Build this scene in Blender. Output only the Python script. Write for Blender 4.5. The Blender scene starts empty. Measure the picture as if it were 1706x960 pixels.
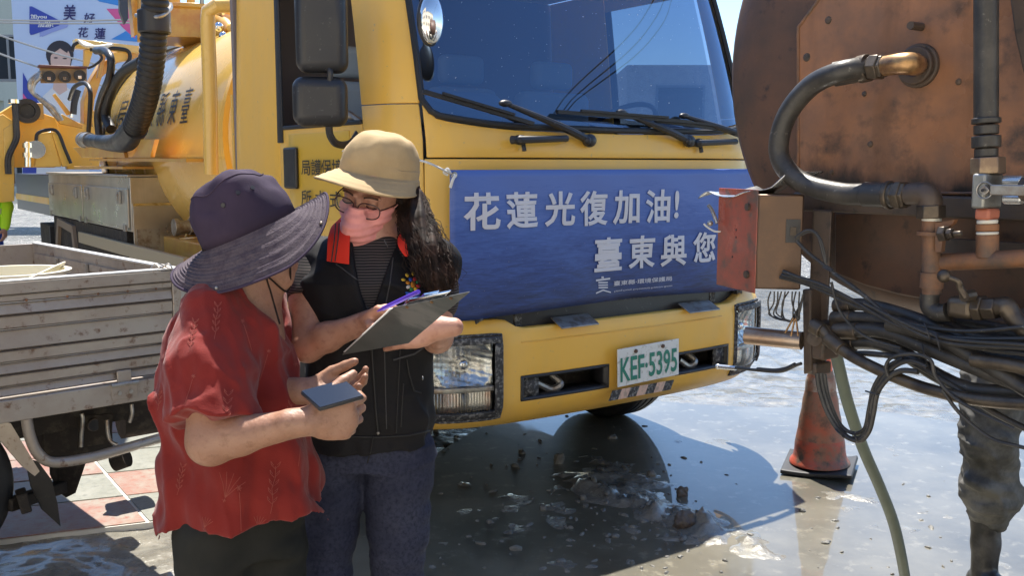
import bpy, bmesh, math, random
import numpy as np
from mathutils import Vector, Matrix, Quaternion
from mathutils.bvhtree import BVHTree
R = math.radians
scene = bpy.context.scene
COL = scene.collection
# ------------------------------------------------------------------ camera
CH, CF = 1.55, 1600.0                    # eye height, focal length in photo pixels (1706 wide)
CP = math.atan(205 / CF)
cam_d = bpy.data.cameras.new('camera'); cam = bpy.data.objects.new('camera', cam_d); COL.objects.link(cam)
cam.location = (0, 0, CH); cam.rotation_euler = (math.pi / 2 - CP, 0, 0)
cam_d.sensor_width = 36; cam_d.lens = 36 * CF / 1706; cam_d.clip_end = 2000; cam_d.clip_start = .05
scene.camera = cam
# ------------------------------------------------------------------ sky and sun
SUN_EL, SUN_ROT = R(66), R(-3)
w = bpy.data.worlds.new('World'); scene.world = w; w.use_nodes = True
nt = w.node_tree; nt.nodes.clear()
sky = nt.nodes.new('ShaderNodeTexSky'); sky.sky_type = 'NISHITA'; sky.sun_disc = False
sky.sun_elevation = SUN_EL; sky.sun_rotation = SUN_ROT; sky.air_density = 1.0; sky.dust_density = .05; sky.ozone_density = 4.0
bg = nt.nodes.new('ShaderNodeBackground'); bg.inputs[1].default_value = .10
wo = nt.nodes.new('ShaderNodeOutputWorld')
nt.links.new(sky.outputs[0], bg.inputs[0]); nt.links.new(bg.outputs[0], wo.inputs[0])
sd = bpy.data.lights.new('sun', 'SUN'); sd.energy = 5.0; sd.angle = R(.53); sd.color = (1, .94, .84)
sun = bpy.data.objects.new('sun', sd); COL.objects.link(sun)
sdir = Vector((math.sin(SUN_ROT) * math.cos(SUN_EL), math.cos(SUN_ROT) * math.cos(SUN_EL), math.sin(SUN_EL)))
sun.rotation_euler = (-sdir).to_track_quat('-Z', 'Y').to_euler(); sun.location = (0, 5, 12)
scene.view_settings.view_transform = 'Standard'; scene.view_settings.look = 'None'
scene.view_settings.exposure = 1.3; scene.view_settings.gamma = 1
scene.cycles.max_bounces = 8; scene.cycles.transparent_max_bounces = 12
scene.cycles.sample_clamp_indirect = 6
rnd = random.Random(7)
# ------------------------------------------------------------------ geometry of view used to measure the place
def ray(x, y):
    a = x - 853; b = 480 - y
    return Vector((a, CF * math.cos(CP) + b * math.sin(CP), b * math.cos(CP) - CF * math.sin(CP)))
def gnd(x, y, z=0.0):
    d = ray(x, y); t = (z - CH) / d.z
    return Vector((d.x * t, d.y * t, z))
def dp(x, y, Y):
    d = ray(x, y); t = Y / d.y
    return Vector((d.x * t, Y, CH + d.z * t))
class Frame:
    """a thing's own frame on the ground: x along its width, y along its length"""
    def __init__(s, o, ang):
        s.o = Vector((o[0], o[1], 0)); s.ang = ang
        s.U = Vector((math.cos(ang), math.sin(ang), 0)); s.V = Vector((-math.sin(ang), math.cos(ang), 0))
    def _h(s, x, y, n, c):
        d = ray(x, y); t = (c + n.dot(s.o)) / n.dot(d); return s.loc(Vector((0, 0, CH)) + d * t)
    def onv(s, x, y, v): return s._h(x, y, s.V, v)
    def onu(s, x, y, u): return s._h(x, y, s.U, u)
    def loc(s, p):
        q = p - s.o; return Vector((q.dot(s.U), q.dot(s.V), p.z))
    def w(s, u, v, z): return s.o + s.U * u + s.V * v + Vector((0, 0, z))
# ------------------------------------------------------------------ materials
MATS = {}
def nn(t, typ, **k):
    n = t.nodes.new(typ)
    for a, b in k.items(): setattr(n, a, b)
    return n
def noise_node(t, scale, detail=6, rough=.6, stretch=None, src='Object', dist=0):
    tc = nn(t, 'ShaderNodeTexCoord'); mp = nn(t, 'ShaderNodeMapping')
    if stretch: mp.inputs['Scale'].default_value = stretch
    t.links.new(tc.outputs[src], mp.inputs[0])
    n = nn(t, 'ShaderNodeTexNoise'); n.inputs['Scale'].default_value = scale; n.inputs['Detail'].default_value = detail
    n.inputs['Roughness'].default_value = rough; n.inputs['Distortion'].default_value = dist
    t.links.new(mp.outputs[0], n.inputs[0]); return n
def ramp_node(t, src, stops):
    r = nn(t, 'ShaderNodeValToRGB'); e = r.color_ramp.elements
    while len(e) < len(stops): e.new(.5)
    for q, (p, c) in zip(e, stops):
        q.position = p; q.color = (*c, 1) if not isinstance(c, (int, float)) else (c, c, c, 1)
    t.links.new(src, r.inputs[0]); return r
def M(name, col, rough=.5, metal=0, n=None, n2=None, bump=None, rv=None, ior=None, coat=0, trans=0, emit=None, sheen=0, stretch=None, sss=0):
    """n, n2: (scale, low, high, colour, stretch) blotches of another colour; bump: (scale, strength, distance); rv: roughness variation"""
    if name in MATS: return MATS[name]
    m = bpy.data.materials.new(name); m.use_nodes = True; t = m.node_tree; b = t.nodes['Principled BSDF']
    b.inputs['Base Color'].default_value = (*col, 1); b.inputs['Roughness'].default_value = rough
    b.inputs['Metallic'].default_value = metal; b.inputs['Coat Weight'].default_value = coat
    b.inputs['Transmission Weight'].default_value = trans; b.inputs['Sheen Weight'].default_value = sheen
    if sss: b.inputs['Subsurface Weight'].default_value = sss; b.inputs['Subsurface Scale'].default_value = .01; b.inputs['Subsurface Radius'].default_value = (1, .35, .2)
    if rough >= .7 and not metal: b.inputs['Specular IOR Level'].default_value = .2
    if coat: b.inputs['Coat Roughness'].default_value = .08
    if ior: b.inputs['IOR'].default_value = ior
    if emit: b.inputs['Emission Color'].default_value = (*emit[0], 1); b.inputs['Emission Strength'].default_value = emit[1]
    src = None
    for q in (n, n2):
        if not q: continue
        sc, lo, hi, c2 = q[:4]; st = q[4] if len(q) > 4 else None
        no = noise_node(t, sc, 8, .65, st); r = ramp_node(t, no.outputs[0], [(lo, 0), (hi, 1)])
        mx = nn(t, 'ShaderNodeMix', data_type='RGBA'); t.links.new(r.outputs[0], mx.inputs[0])
        if src: t.links.new(src, mx.inputs[6])
        else: mx.inputs[6].default_value = (*col, 1)
        mx.inputs[7].default_value = (*c2, 1); src = mx.outputs[2]
    if src: t.links.new(src, b.inputs['Base Color'])
    if rv:
        no = noise_node(t, rv[0], 6); r = ramp_node(t, no.outputs[0], [(.35, rv[1]), (.7, rv[2])])
        t.links.new(r.outputs[0], b.inputs['Roughness'])
    if bump:
        no = noise_node(t, bump[0], 8, .6, bump[3] if len(bump) > 3 else None); bu = nn(t, 'ShaderNodeBump')
        bu.inputs['Strength'].default_value = bump[1]; bu.inputs['Distance'].default_value = bump[2]
        t.links.new(no.outputs[0], bu.inputs['Height']); t.links.new(bu.outputs[0], b.inputs['Normal'])
    MATS[name] = m; return m
# ------------------------------------------------------------------ mesh collecting
def basis(d, up=Vector((0, 0, 1))):
    d = d.normalized()
    if abs(d.dot(up)) > .98: up = Vector((1, 0, 0))
    x = d.cross(up).normalized(); y = x.cross(d).normalized(); return x, y, d
class MB:
    def __init__(s): s.v = []; s.f = []
    def add(s, vs, fs):
        k = len(s.v); s.v += [tuple(q) for q in vs]; s.f += [tuple(i + k for i in f) for f in fs]; return s
    def box(s, lo, hi, mat=None):
        x0, y0, z0 = lo; x1, y1, z1 = hi
        vs = [Vector(p) for p in ((x0, y0, z0), (x1, y0, z0), (x1, y1, z0), (x0, y1, z0), (x0, y0, z1), (x1, y0, z1), (x1, y1, z1), (x0, y1, z1))]
        if mat: vs = [mat @ q for q in vs]
        return s.add(vs, [(0, 3, 2, 1), (4, 5, 6, 7), (0, 1, 5, 4), (1, 2, 6, 5), (2, 3, 7, 6), (3, 0, 4, 7)])
    def obox(s, c, dx, dy, dz, ex, ey, ez):
        c, ex, ey, ez = Vector(c), Vector(ex).normalized(), Vector(ey).normalized(), Vector(ez).normalized()
        vs = [c + ex * dx * a + ey * dy * b + ez * dz * g for g in (-.5, .5) for a, b in ((-.5, -.5), (.5, -.5), (.5, .5), (-.5, .5))]
        return s.add(vs, [(0, 3, 2, 1), (4, 5, 6, 7), (0, 1, 5, 4), (1, 2, 6, 5), (2, 3, 7, 6), (3, 0, 4, 7)])
    def bar(s, a, b, wd, th, up=Vector((0, 0, 1))):
        a, b = Vector(a), Vector(b); x, y, d = basis(b - a, Vector(up)); return s.obox((a + b) / 2, wd, th, (b - a).length, x, y, d)
    def cyl(s, a, b, r, r2=None, n=24, cap=True):
        a, b = Vector(a), Vector(b); r2 = r if r2 is None else r2; x, y, d = basis(b - a)
        vs = []; fs = []
        for c, q in ((a, r), (b, r2)):
            for i in range(n):
                t = 2 * math.pi * i / n; vs.append(c + x * math.cos(t) * q + y * math.sin(t) * q)
        for i in range(n): j = (i + 1) % n; fs.append((i, n + i, n + j, j))
        if cap: fs += [tuple(range(n)), tuple(range(2 * n - 1, n - 1, -1))]
        return s.add(vs, fs)
    def ring(s, c, d, ro, ri, th, n=28):
        c, d = Vector(c), Vector(d); x, y, d = basis(d); vs = []; fs = []
        for i in range(n):
            t = 2 * math.pi * i / n; q = x * math.cos(t) + y * math.sin(t)
            vs += [c + q * ro, c + q * ro + d * th, c + q * ri + d * th, c + q * ri]
        for i in range(n):
            j = (i + 1) % n
            for k in range(4): l = (k + 1) % 4; fs.append((i * 4 + k, i * 4 + l, j * 4 + l, j * 4 + k))
        return s.add(vs, fs)
    def lathe(s, prof, c=(0, 0, 0), d=(0, 0, 1), n=32, cap=True):
        """prof: (radius, height along d)"""
        c = Vector(c); x, y, d = basis(Vector(d)); vs = []; fs = []; m = len(prof)
        for r, h in prof:
            for i in range(n):
                t = 2 * math.pi * i / n; vs.append(c + d * h + (x * math.cos(t) + y * math.sin(t)) * r)
        for k in range(m - 1):
            for i in range(n): j = (i + 1) % n; fs.append((k * n + i, (k + 1) * n + i, (k + 1) * n + j, k * n + j))
        if cap: fs += [tuple(range(n)), tuple(range(m * n - 1, (m - 1) * n - 1, -1))]
        return s.add(vs, fs)
    def tube(s, pts, r, n=10, sm=True, cap=True, ribs=None):
        pts = [Vector(p) for p in pts]
        rs = r if isinstance(r, (list, tuple)) else [r] * len(pts)
        if sm and len(pts) > 2:
            P = []; Q = []
            for i in range(len(pts) - 1):
                p0, p1, p2, p3 = pts[max(i - 1, 0)], pts[i], pts[i + 1], pts[min(i + 2, len(pts) - 1)]
                m = 6
                for k in range(m):
                    t = k / m; P.append(.5 * ((2 * p1) + (p2 - p0) * t + (2 * p0 - 5 * p1 + 4 * p2 - p3) * t * t + (3 * p1 - p0 - 3 * p2 + p3) * t ** 3))
                    Q.append(rs[i] * (1 - t) + rs[i + 1] * t)
            P.append(pts[-1]); Q.append(rs[-1]); pts, rs = P, Q
        if ribs:   # ribs = (pitch, depth): resample evenly and corrugate
            pitch, dep = ribs; P = [pts[0]]; Q = [rs[0]]; acc = 0; step = pitch / 4
            for i in range(len(pts) - 1):
                a, b = pts[i], pts[i + 1]; L = (b - a).length; pos = step - acc
                while pos < L: P.append(a.lerp(b, pos / L)); Q.append(rs[i] + (rs[i + 1] - rs[i]) * pos / L); pos += step
                acc = L - (pos - step)
            pts = P; rs = [q + dep * (.5, 1, .5, -1)[i % 4] for i, q in enumerate(Q)]
        vs = []; fs = []; up = None
        for i, p in enumerate(pts):
            d = (pts[min(i + 1, len(pts) - 1)] - pts[max(i - 1, 0)]).normalized()
            if up is None: x, y, _ = basis(d); up = y
            x = d.cross(up).normalized(); y = x.cross(d).normalized(); up = y
            for k in range(n):
                t = 2 * math.pi * k / n; vs.append(p + (x * math.cos(t) + y * math.sin(t)) * rs[i])
        for i in range(len(pts) - 1):
            for k in range(n): l = (k + 1) % n; fs.append((i * n + k, (i + 1) * n + k, (i + 1) * n + l, i * n + l))
        if cap: fs += [tuple(range(n)), tuple(range(len(pts) * n - 1, (len(pts) - 1) * n - 1, -1))]
        return s.add(vs, fs)
    def prism(s, poly, off):
        """poly: 3-D outline, off: thickness vector"""
        poly = [Vector(p) for p in poly]; off = Vector(off); n = len(poly)
        vs = poly + [p + off for p in poly]
        fs = [tuple(range(n)), tuple(range(2 * n - 1, n - 1, -1))] + [(i, n + i, n + (i + 1) % n, (i + 1) % n) for i in range(n)]
        return s.add(vs, fs)
    def grid(s, fn, nu, nv, skip=None):
        vs = [fn(i / nu, j / nv) for j in range(nv + 1) for i in range(nu + 1)]
        fs = [(j * (nu + 1) + i, j * (nu + 1) + i + 1, (j + 1) * (nu + 1) + i + 1, (j + 1) * (nu + 1) + i)
              for j in range(nv) for i in range(nu) if not (skip and skip(i, j))]
        return s.add(vs, fs)
    def ball(s, c, r, n=16, m=10):
        c = Vector(c); r = Vector(r) if not isinstance(r, (int, float)) else Vector((r, r, r))
        return s.grid(lambda a, b: c + Vector((r.x * math.cos(2 * math.pi * a) * math.sin(math.pi * b), r.y * math.sin(2 * math.pi * a) * math.sin(math.pi * b), -r.z * math.cos(math.pi * b))), n, m)
    def build(s, name, m, parent=None, bevel=0, solid=0, smooth=True, ang=35, org=None, fix=True, seg=2, offs=-1):
        me = bpy.data.meshes.new(name)
        vs = s.v if org is None else [tuple(Vector(q) - Vector(org)) for q in s.v]
        me.from_pydata(vs, [], s.f); me.validate()
        if fix:
            b = bmesh.new(); b.from_mesh(me); bmesh.ops.remove_doubles(b, verts=b.verts, dist=1e-5)
            if not solid: bmesh.ops.recalc_face_normals(b, faces=b.faces)
            b.to_mesh(me); b.free()
        return link(name, me, m, parent, bevel, solid, smooth, ang, org, seg, offs)
def link(name, me, m, parent=None, bevel=0, solid=0, smooth=True, ang=35, org=None, seg=2, offs=-1):
    if m is not None and not me.materials: me.materials.append(m)
    if smooth:
        me.polygons.foreach_set('use_smooth', [True] * len(me.polygons)); me.set_sharp_from_angle(angle=R(ang))
    o = bpy.data.objects.new(name, me); COL.objects.link(o)
    if parent: o.parent = parent
    if org is not None: o.location = Vector(org)
    if solid: md = o.modifiers.new('s', 'SOLIDIFY'); md.thickness = solid; md.offset = offs
    if bevel: md = o.modifiers.new('b', 'BEVEL'); md.width = bevel; md.segments = seg; md.limit_method = 'ANGLE'; md.angle_limit = R(40); md.harden_normals = False
    return o
def tag(o, label=None, cat=None, group=None, kind=None):
    if label: o['label'] = label
    if cat: o['category'] = cat
    if group: o['group'] = group
    if kind: o['kind'] = kind
    return o
def thing(name, label, cat, loc=(0, 0, 0), rz=0, group=None):
    o = bpy.data.objects.new(name, None); COL.objects.link(o); o.location = loc; o.rotation_euler = (0, 0, rz); o.empty_display_size = .2
    return tag(o, label, cat, group)
def text_mesh(name, body, m, fn, w, h=None, parent=None, bold=0, shear=0, vertical=False):
    """flat lettering mapped by fn(x in 0..w, y in 0..h) -> point"""
    c = bpy.data.curves.new('t', 'FONT'); c.body = body; c.bevel_depth = abs(bold) * .9; c.bevel_resolution = 1; c.shear = shear; c.resolution_u = 3; c.fill_mode = 'BOTH'
    if vertical: c.space_line = .95
    o = bpy.data.objects.new('t', c); COL.objects.link(o)
    me = bpy.data.meshes.new_from_object(o.evaluated_get(bpy.context.evaluated_depsgraph_get()))
    bpy.data.objects.remove(o); bpy.data.curves.remove(c)
    a = np.array([v.co[:2] for v in me.vertices]) if len(me.vertices) else np.zeros((1, 2))
    lo, hi = a.min(0), a.max(0); sx = w / (hi[0] - lo[0]); sy = sx if h is None else h / (hi[1] - lo[1])
    nrm = (fn(w * .5 + .001, .001) - fn(w * .5, .001)).cross(fn(w * .5, .002) - fn(w * .5, .001)).normalized()
    for v in me.vertices: v.co = fn((v.co.x - lo[0]) * sx, (v.co.y - lo[1]) * sy) + nrm * (v.co.z * sx * .12)
    me.name = name; me.materials.clear()
    return link(name, me, m, parent, smooth=False)
# ------------------------------------------------------------------ solid fields for bodies and cloth
_NL = np.random.RandomState(3).rand(24, 24, 24).astype(np.float32)
def vnoise(x, y, z):
    def f(a): i = np.floor(a); t = a - i; return (i.astype(np.int32) % 24), t * t * (3 - 2 * t)
    (i, u), (j, v), (k, w_) = f(x), f(y), f(z); i1, j1, k1 = (i + 1) % 24, (j + 1) % 24, (k + 1) % 24
    N = _NL
    return ((N[i, j, k] * (1 - u) + N[i1, j, k] * u) * (1 - v) + (N[i, j1, k] * (1 - u) + N[i1, j1, k] * u) * v) * (1 - w_) + \
           ((N[i, j, k1] * (1 - u) + N[i1, j, k1] * u) * (1 - v) + (N[i, j1, k1] * (1 - u) + N[i1, j1, k1] * u) * v) * w_ - .5
def crease(x, y, z, fx, fz, amp, k=3.2, seed=0):   # sharp-edged gathers such as cloth makes
    a = vnoise(x * fx + seed + z * fx * .35, y * fx + 2, z * fz + seed); return amp * (np.clip(1 - k * np.abs(a), 0, 1) ** 2 - .25)
class Field:
    def __init__(s, lo, hi, h):
        s.lo = np.array(lo, float); s.h = h; s.n = [int((b - a) / h) + 2 for a, b in zip(lo, hi)]
        s.D = np.full(s.n, 1.0, np.float32)
        s.ax = [(s.lo[i] + np.arange(s.n[i]) * h).astype(np.float32) for i in range(3)]
    def blk(s, lo, hi, pad):
        sl = []
        for i in range(3):
            a = max(0, int((lo[i] - pad - s.lo[i]) / s.h)); b = min(s.n[i], int((hi[i] + pad - s.lo[i]) / s.h) + 2); sl.append(slice(a, max(b, a)))
        return tuple(sl), s.ax[0][sl[0]][:, None, None], s.ax[1][sl[1]][None, :, None], s.ax[2][sl[2]][None, None, :]
    def put(s, sl, d, k, mode='u'):
        o = s.D[sl]
        if o.size == 0: return s
        if mode == 's': d = -d; s.D[sl] = (np.maximum(o, d) if k <= 0 else -(np.minimum(-o, -d) - np.maximum(k - abs(-o + d), 0) ** 2 / (4 * k)))
        elif k <= 0: s.D[sl] = np.minimum(o, d)
        else: s.D[sl] = np.minimum(o, d) - np.maximum(k - abs(o - d), 0) ** 2 / (4 * k)
        return s
    def cone(s, a, b, ra, rb=None, k=.01, mode='u', flat=None):
        a, b = np.array(a, float), np.array(b, float); rb = ra if rb is None else rb
        r = max(ra, rb); sl, x, y, z = s.blk(np.minimum(a, b) - r, np.maximum(a, b) + r, k + .03)
        ab = b - a; L = float(ab @ ab) + 1e-9
        t = np.clip(((x - a[0]) * ab[0] + (y - a[1]) * ab[1] + (z - a[2]) * ab[2]) / L, 0, 1)
        d = np.sqrt((x - a[0] - t * ab[0]) ** 2 + (y - a[1] - t * ab[1]) ** 2 + (z - a[2] - t * ab[2]) ** 2) - (ra + (rb - ra) * t)
        return s.put(sl, d.astype(np.float32), k, mode)
    def limb(s, pts, rs, k=.012):
        for i in range(len(pts) - 1): s.cone(pts[i], pts[i + 1], rs[i], rs[i + 1], k)
        return s
    def ell(s, c, r, ex=(1, 0, 0), ez=(0, 0, 1), k=.01, mode='u'):
        c = np.array(c, float); ez = Vector(ez).normalized(); ey = ez.cross(Vector(ex)).normalized(); ex = ey.cross(ez)
        R_ = max(r); sl, x, y, z = s.blk(c - R_, c + R_, k + .03); q = []
        for e in (ex, ey, ez): q.append((x - c[0]) * e[0] + (y - c[1]) * e[1] + (z - c[2]) * e[2])
        k0 = np.sqrt((q[0] / r[0]) ** 2 + (q[1] / r[1]) ** 2 + (q[2] / r[2]) ** 2)
        k1 = np.sqrt((q[0] / r[0] ** 2) ** 2 + (q[1] / r[1] ** 2) ** 2 + (q[2] / r[2] ** 2) ** 2) + 1e-6
        return s.put(sl, (k0 * (k0 - 1) / k1).astype(np.float32), k, mode)
    def loft(s, st, k=.02, folds=None, mode='u'):
        """st: (z, cx, cy, half width, half depth, yaw) from low to high"""
        st = np.array(st, float); zs = st[:, 0]; m = st[:, 3:5].max()
        lo = (st[:, 1].min() - m, st[:, 2].min() - m, zs[0]); hi = (st[:, 1].max() + m, st[:, 2].max() + m, zs[-1])
        sl, x, y, z = s.blk(lo, hi, k + .03); zz = z.ravel()
        I = [np.interp(zz, zs, st[:, i])[None, None, :] for i in range(1, 6)]
        c, sn = np.cos(I[4]), np.sin(I[4]); X = (x - I[0]) * c + (y - I[1]) * sn; Y = -(x - I[0]) * sn + (y - I[1]) * c
        e = 2.3; rr = ((np.abs(X) / I[2]) ** e + (np.abs(Y) / I[3]) ** e) ** (1 / e)
        d = (rr - 1) * np.minimum(I[2], I[3])
        if folds: d = d - folds(np.arctan2(Y, X), z, x, y)
        d = np.maximum(d, np.maximum(zs[0] - z, z - zs[-1]))
        return s.put(sl, d.astype(np.float32), k, mode)
    def cut(s, p, n):
        n = Vector(n).normalized(); x, y, z = s.ax[0][:, None, None], s.ax[1][None, :, None], s.ax[2][None, None, :]
        s.D = np.maximum(s.D, ((x - p[0]) * n[0] + (y - p[1]) * n[1] + (z - p[2]) * n[2]).astype(np.float32)); return s
    def rough(s, amps, band=.03):
        """amps: list of (frequency xyz, amplitude)"""
        idx = np.nonzero(np.abs(s.D) < band); P = [s.ax[i][idx[i]] for i in range(3)]; d = 0
        for (fx, fy, fz), a in amps: d = d + a * vnoise(P[0] * fx + 7.3, P[1] * fy + 3.1, P[2] * fz + 11.7)
        s.D[idx] -= d; return s
    def warp(s, fn, band=.04):
        idx = np.nonzero(np.abs(s.D) < band); s.D[idx] -= fn(*[s.ax[i][idx[i]] for i in range(3)]); return s
    def mesh(s, iso=0.0):
        import openvdb
        D = np.clip(s.D, -1, 1)
        D[0] = D[-1] = 1; D[:, 0] = D[:, -1] = 1; D[:, :, 0] = D[:, :, -1] = 1
        g = openvdb.FloatGrid(background=1.0); g.copyFromArray(np.ascontiguousarray(D)); p, q = g.convertToQuads(isovalue=iso)
        return p * s.h + s.lo, q
    def build(s, name, m, parent=None, org=(0, 0, 0), iso=0.0, smooth_it=1):
        p, q = s.mesh(iso); p = p.astype(np.float64)
        e = np.concatenate([q[:, [0, 1]], q[:, [1, 2]], q[:, [2, 3]], q[:, [3, 0]]])
        for _ in range(smooth_it):
            acc = np.zeros_like(p); cnt = np.zeros(len(p))
            for a, b in ((0, 1), (1, 0)): np.add.at(acc, e[:, a], p[e[:, b]]); np.add.at(cnt, e[:, a], 1)
            p = p * .5 + .5 * acc / np.maximum(cnt, 1)[:, None]
        me = bpy.data.meshes.new(name); me.vertices.add(len(p)); me.vertices.foreach_set('co', (p - np.array(org)).astype(np.float32).ravel())
        me.loops.add(q.size); me.loops.foreach_set('vertex_index', q[:, ::-1].astype(np.int32).ravel())
        me.polygons.add(len(q)); me.polygons.foreach_set('loop_start', np.arange(0, q.size, 4, dtype=np.int32)); me.update(); me.validate()
        o = link(name, me, m, parent, ang=75); return o
# ================================================================== SETTING
m_mud = M('wet_mud', (.17, .16, .135), .34, n=(1.3, .4, .62, (.11, .105, .09)), n2=(9, .45, .7, (.26, .245, .205)), bump=(38, .55, .012), rv=(5, .10, .42), coat=.6)
m_road = M('wet_asphalt', (.17, .17, .165), .3, n=(.9, .4, .6, (.30, .295, .28)), n2=(30, .5, .62, (.10, .10, .10)), bump=(70, 1.0, .03), rv=(3, .14, .4))
m_water = M('silty_water', (.070, .063, .042), .42, n=(1.1, .42, .62, (.14, .127, .09)), n2=(11, .56, .68, (.19, .172, .125)), bump=(9, .10, .01, (1, .5, 1)), ior=1.6, coat=1)
m_water.node_tree.nodes['Principled BSDF'].inputs['Coat IOR'].default_value = 1.4
t_ = m_water.node_tree; q_ = noise_node(t_, 1.9, 8, .62, (1, .6, 1)); q2_ = ramp_node(t_, q_.outputs[0], [(.50, .015), (.60, .10), (.72, .28)]); t_.links.new(q2_.outputs[0], t_.nodes['Principled BSDF'].inputs['Coat Roughness'])
def heights(X, Y):
    h = .010 * vnoise(X * 1.7, Y * 1.7, X * 0 + 1) + .010 * vnoise(X * 5.3, Y * 5.3, X * 0 + 2) + .010 * vnoise(X * 14, Y * 15, X * 0 + 3) + .006 * vnoise(X * 33, Y * 37, X * 0 + 5)
    # a churned ridge of mud beside the wheel
    for (ax, ay, bx, by, wd, am) in ((.34, 4.55, .80, 4.02, .10, .030), (.62, 4.25, 1.02, 3.72, .09, .026), (.18, 4.75, .42, 4.35, .06, .018), (.75, 4.05, 1.12, 3.98, .04, .020), (.50, 3.95, .86, 3.72, .05, .016), (-.25, 4.55, .25, 4.15, .035, .012), (1.35, 4.55, 2.2, 3.9, .04, .012), (1.5, 4.2, 2.4, 4.1, .03, .010), (.45, 4.9, .62, 4.5, .12, .015), (.85, 3.9, 1.15, 3.85, .06, .012), (.0, 4.2, .5, 3.6, .05, .005)):
        dx, dy = bx - ax, by - ay; t = np.clip(((X - ax) * dx + (Y - ay) * dy) / (dx * dx + dy * dy), 0, 1)
        d = np.hypot(X - ax - t * dx, Y - ay - t * dy); h = h + np.exp(-(d / wd) ** 2) * am * (.5 + 1.5 * vnoise(X * 11, Y * 11, X * 0 + 9) + .9 * vnoise(X * 31, Y * 31, X * 0 + 4))
    near = np.exp(-np.maximum(np.hypot(X - .3, Y - 4.2) - 5, 0) / 4)
    return (h - .0083) * near + .006 * (1 - near)
def axis(lo, hi, a, b, st):
    q = list(np.arange(a, b, st)); s = st; p = q[-1]
    while p < hi: s *= 1.25; p += s; q.append(p)
    s = st; p = q[0]; L = []
    while p > lo: s *= 1.25; p -= s; L.append(p)
    return np.array(L[::-1] + q)
gx, gy = axis(-300, 300, -2.6, 3.6, .024), axis(-60, 600, 2.6, 6.8, .024)
GX, GY = np.meshgrid(gx, gy); GZ = heights(GX, GY)
def height_at(x, y): return max(float(heights(np.array([float(x)]), np.array([float(y)]))[0]), 0)
nx, ny = len(gx), len(gy)
me = bpy.data.meshes.new('ground'); me.vertices.add(nx * ny); me.vertices.foreach_set('co', np.stack([GX, GY, GZ], -1).astype(np.float32).ravel())
ii = (np.arange(ny - 1)[:, None] * nx + np.arange(nx - 1)[None]).ravel(); q = np.stack([ii, ii + 1, ii + nx + 1, ii + nx], -1).astype(np.int32)
me.loops.add(q.size); me.loops.foreach_set('vertex_index', q.ravel()); me.polygons.add(len(q)); me.polygons.foreach_set('loop_start', np.arange(0, q.size, 4, dtype=np.int32)); me.update(); me.validate()
# the road beyond keeps the wet asphalt look, the near part the mud
ground = link('ground', me, m_mud, None, ang=180); tag(ground, 'wet mud covered ground with churned ridges', kind='structure')
rim_ = [(1.75 + 2.85 * math.cos(q) * (1 + .10 * math.sin(3 * q + 1) + .06 * math.sin(7 * q)), 3.1 + 3.0 * math.sin(q) * (1 + .10 * math.sin(4 * q) + .05 * math.sin(9 * q + 2)), 0) for q in np.linspace(0, 2 * math.pi, 97)[:-1]]
wt = MB().add(rim_, [tuple(range(96))]).build('puddle_water', m_water); tag(wt, 'thin sheet of silty water lying over the mud', kind='structure')
FA = Frame((.64, 4.39), math.atan2(.579, .815))
rd = MB()
p0 = [FA.w(1.6, 6.0, .008), FA.w(30, 2.0, .008), FA.w(30, 40, .008), FA.w(-40, 40, .008), FA.w(-40, 12, .008), FA.w(-1, 11.5, .008)]
rd.add([tuple(p) for p in p0], [tuple(range(6))]); tag(rd.build('road', m_road), 'wet glittering asphalt road behind the trucks', kind='structure')
# paved strip at the left, grey and red slabs with pale joints
m_tg = M('grey_slab', (.21, .215, .185), .38, n=(6, .4, .7, (.28, .28, .25)), n2=(30, .5, .7, (.15, .155, .135)), bump=(60, .3, .005))
m_tr = M('red_slab', (.26, .12, .09), .4, n=(5, .36, .60, (.26, .235, .20)), n2=(25, .5, .7, (.24, .085, .06)), bump=(60, .3, .005))
m_jt = M('slab_bed', (.62, .6, .55), .6, bump=(80, .4, .004))
a0 = gnd(96, 839, .02); e1 = (gnd(270, 820, .02) - a0).normalized(); e2 = (gnd(147, 772, .02) - gnd(220, 858, .02)).normalized()
c0 = gnd(209, 826, .02); TW, TL = .62, .40
bedm = MB(); cs = [c0 + e1 * (TW * i) + e2 * (TL * j) for i, j in ((-7, -1), (1, -1), (1, 5), (-7, 5))]
bedm.prism([Vector((p.x, p.y, .014)) for p in cs], (0, 0, -.05)); bed = bedm.build('paved_strip', m_jt); tag(bed, 'strip of grey and red paving slabs beside the flatbed truck', kind='structure')
tile_me = {}
for j in range(-1, 5):
    for i in range(-7, 1):
        red = (i * 2 + j + (i == -1 and j == 1)) % 3 == 0 if j != 0 else i in (0, -2, -4)
        g = .008; a = e1 * g; b = e2 * g
        P = [e1 * g + e2 * g, e1 * (TW - g) + e2 * g, e1 * (TW - g) + e2 * (TL - g), e1 * g + e2 * (TL - g)]
        key = red
        if key not in tile_me:
            o = MB().prism([Vector((p.x, p.y, 0)) for p in P], (0, 0, -.02)).build('paving_slab', m_tr if red else m_tg, bed, bevel=.004); tile_me[key] = o.data
        else:
            o = bpy.data.objects.new('paving_slab', tile_me[key]); COL.objects.link(o); o.parent = bed
        q = c0 + e1 * (TW * i) + e2 * (TL * j); o.location = (q.x, q.y, .020 + rnd.uniform(-.0015, .0015))
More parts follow.
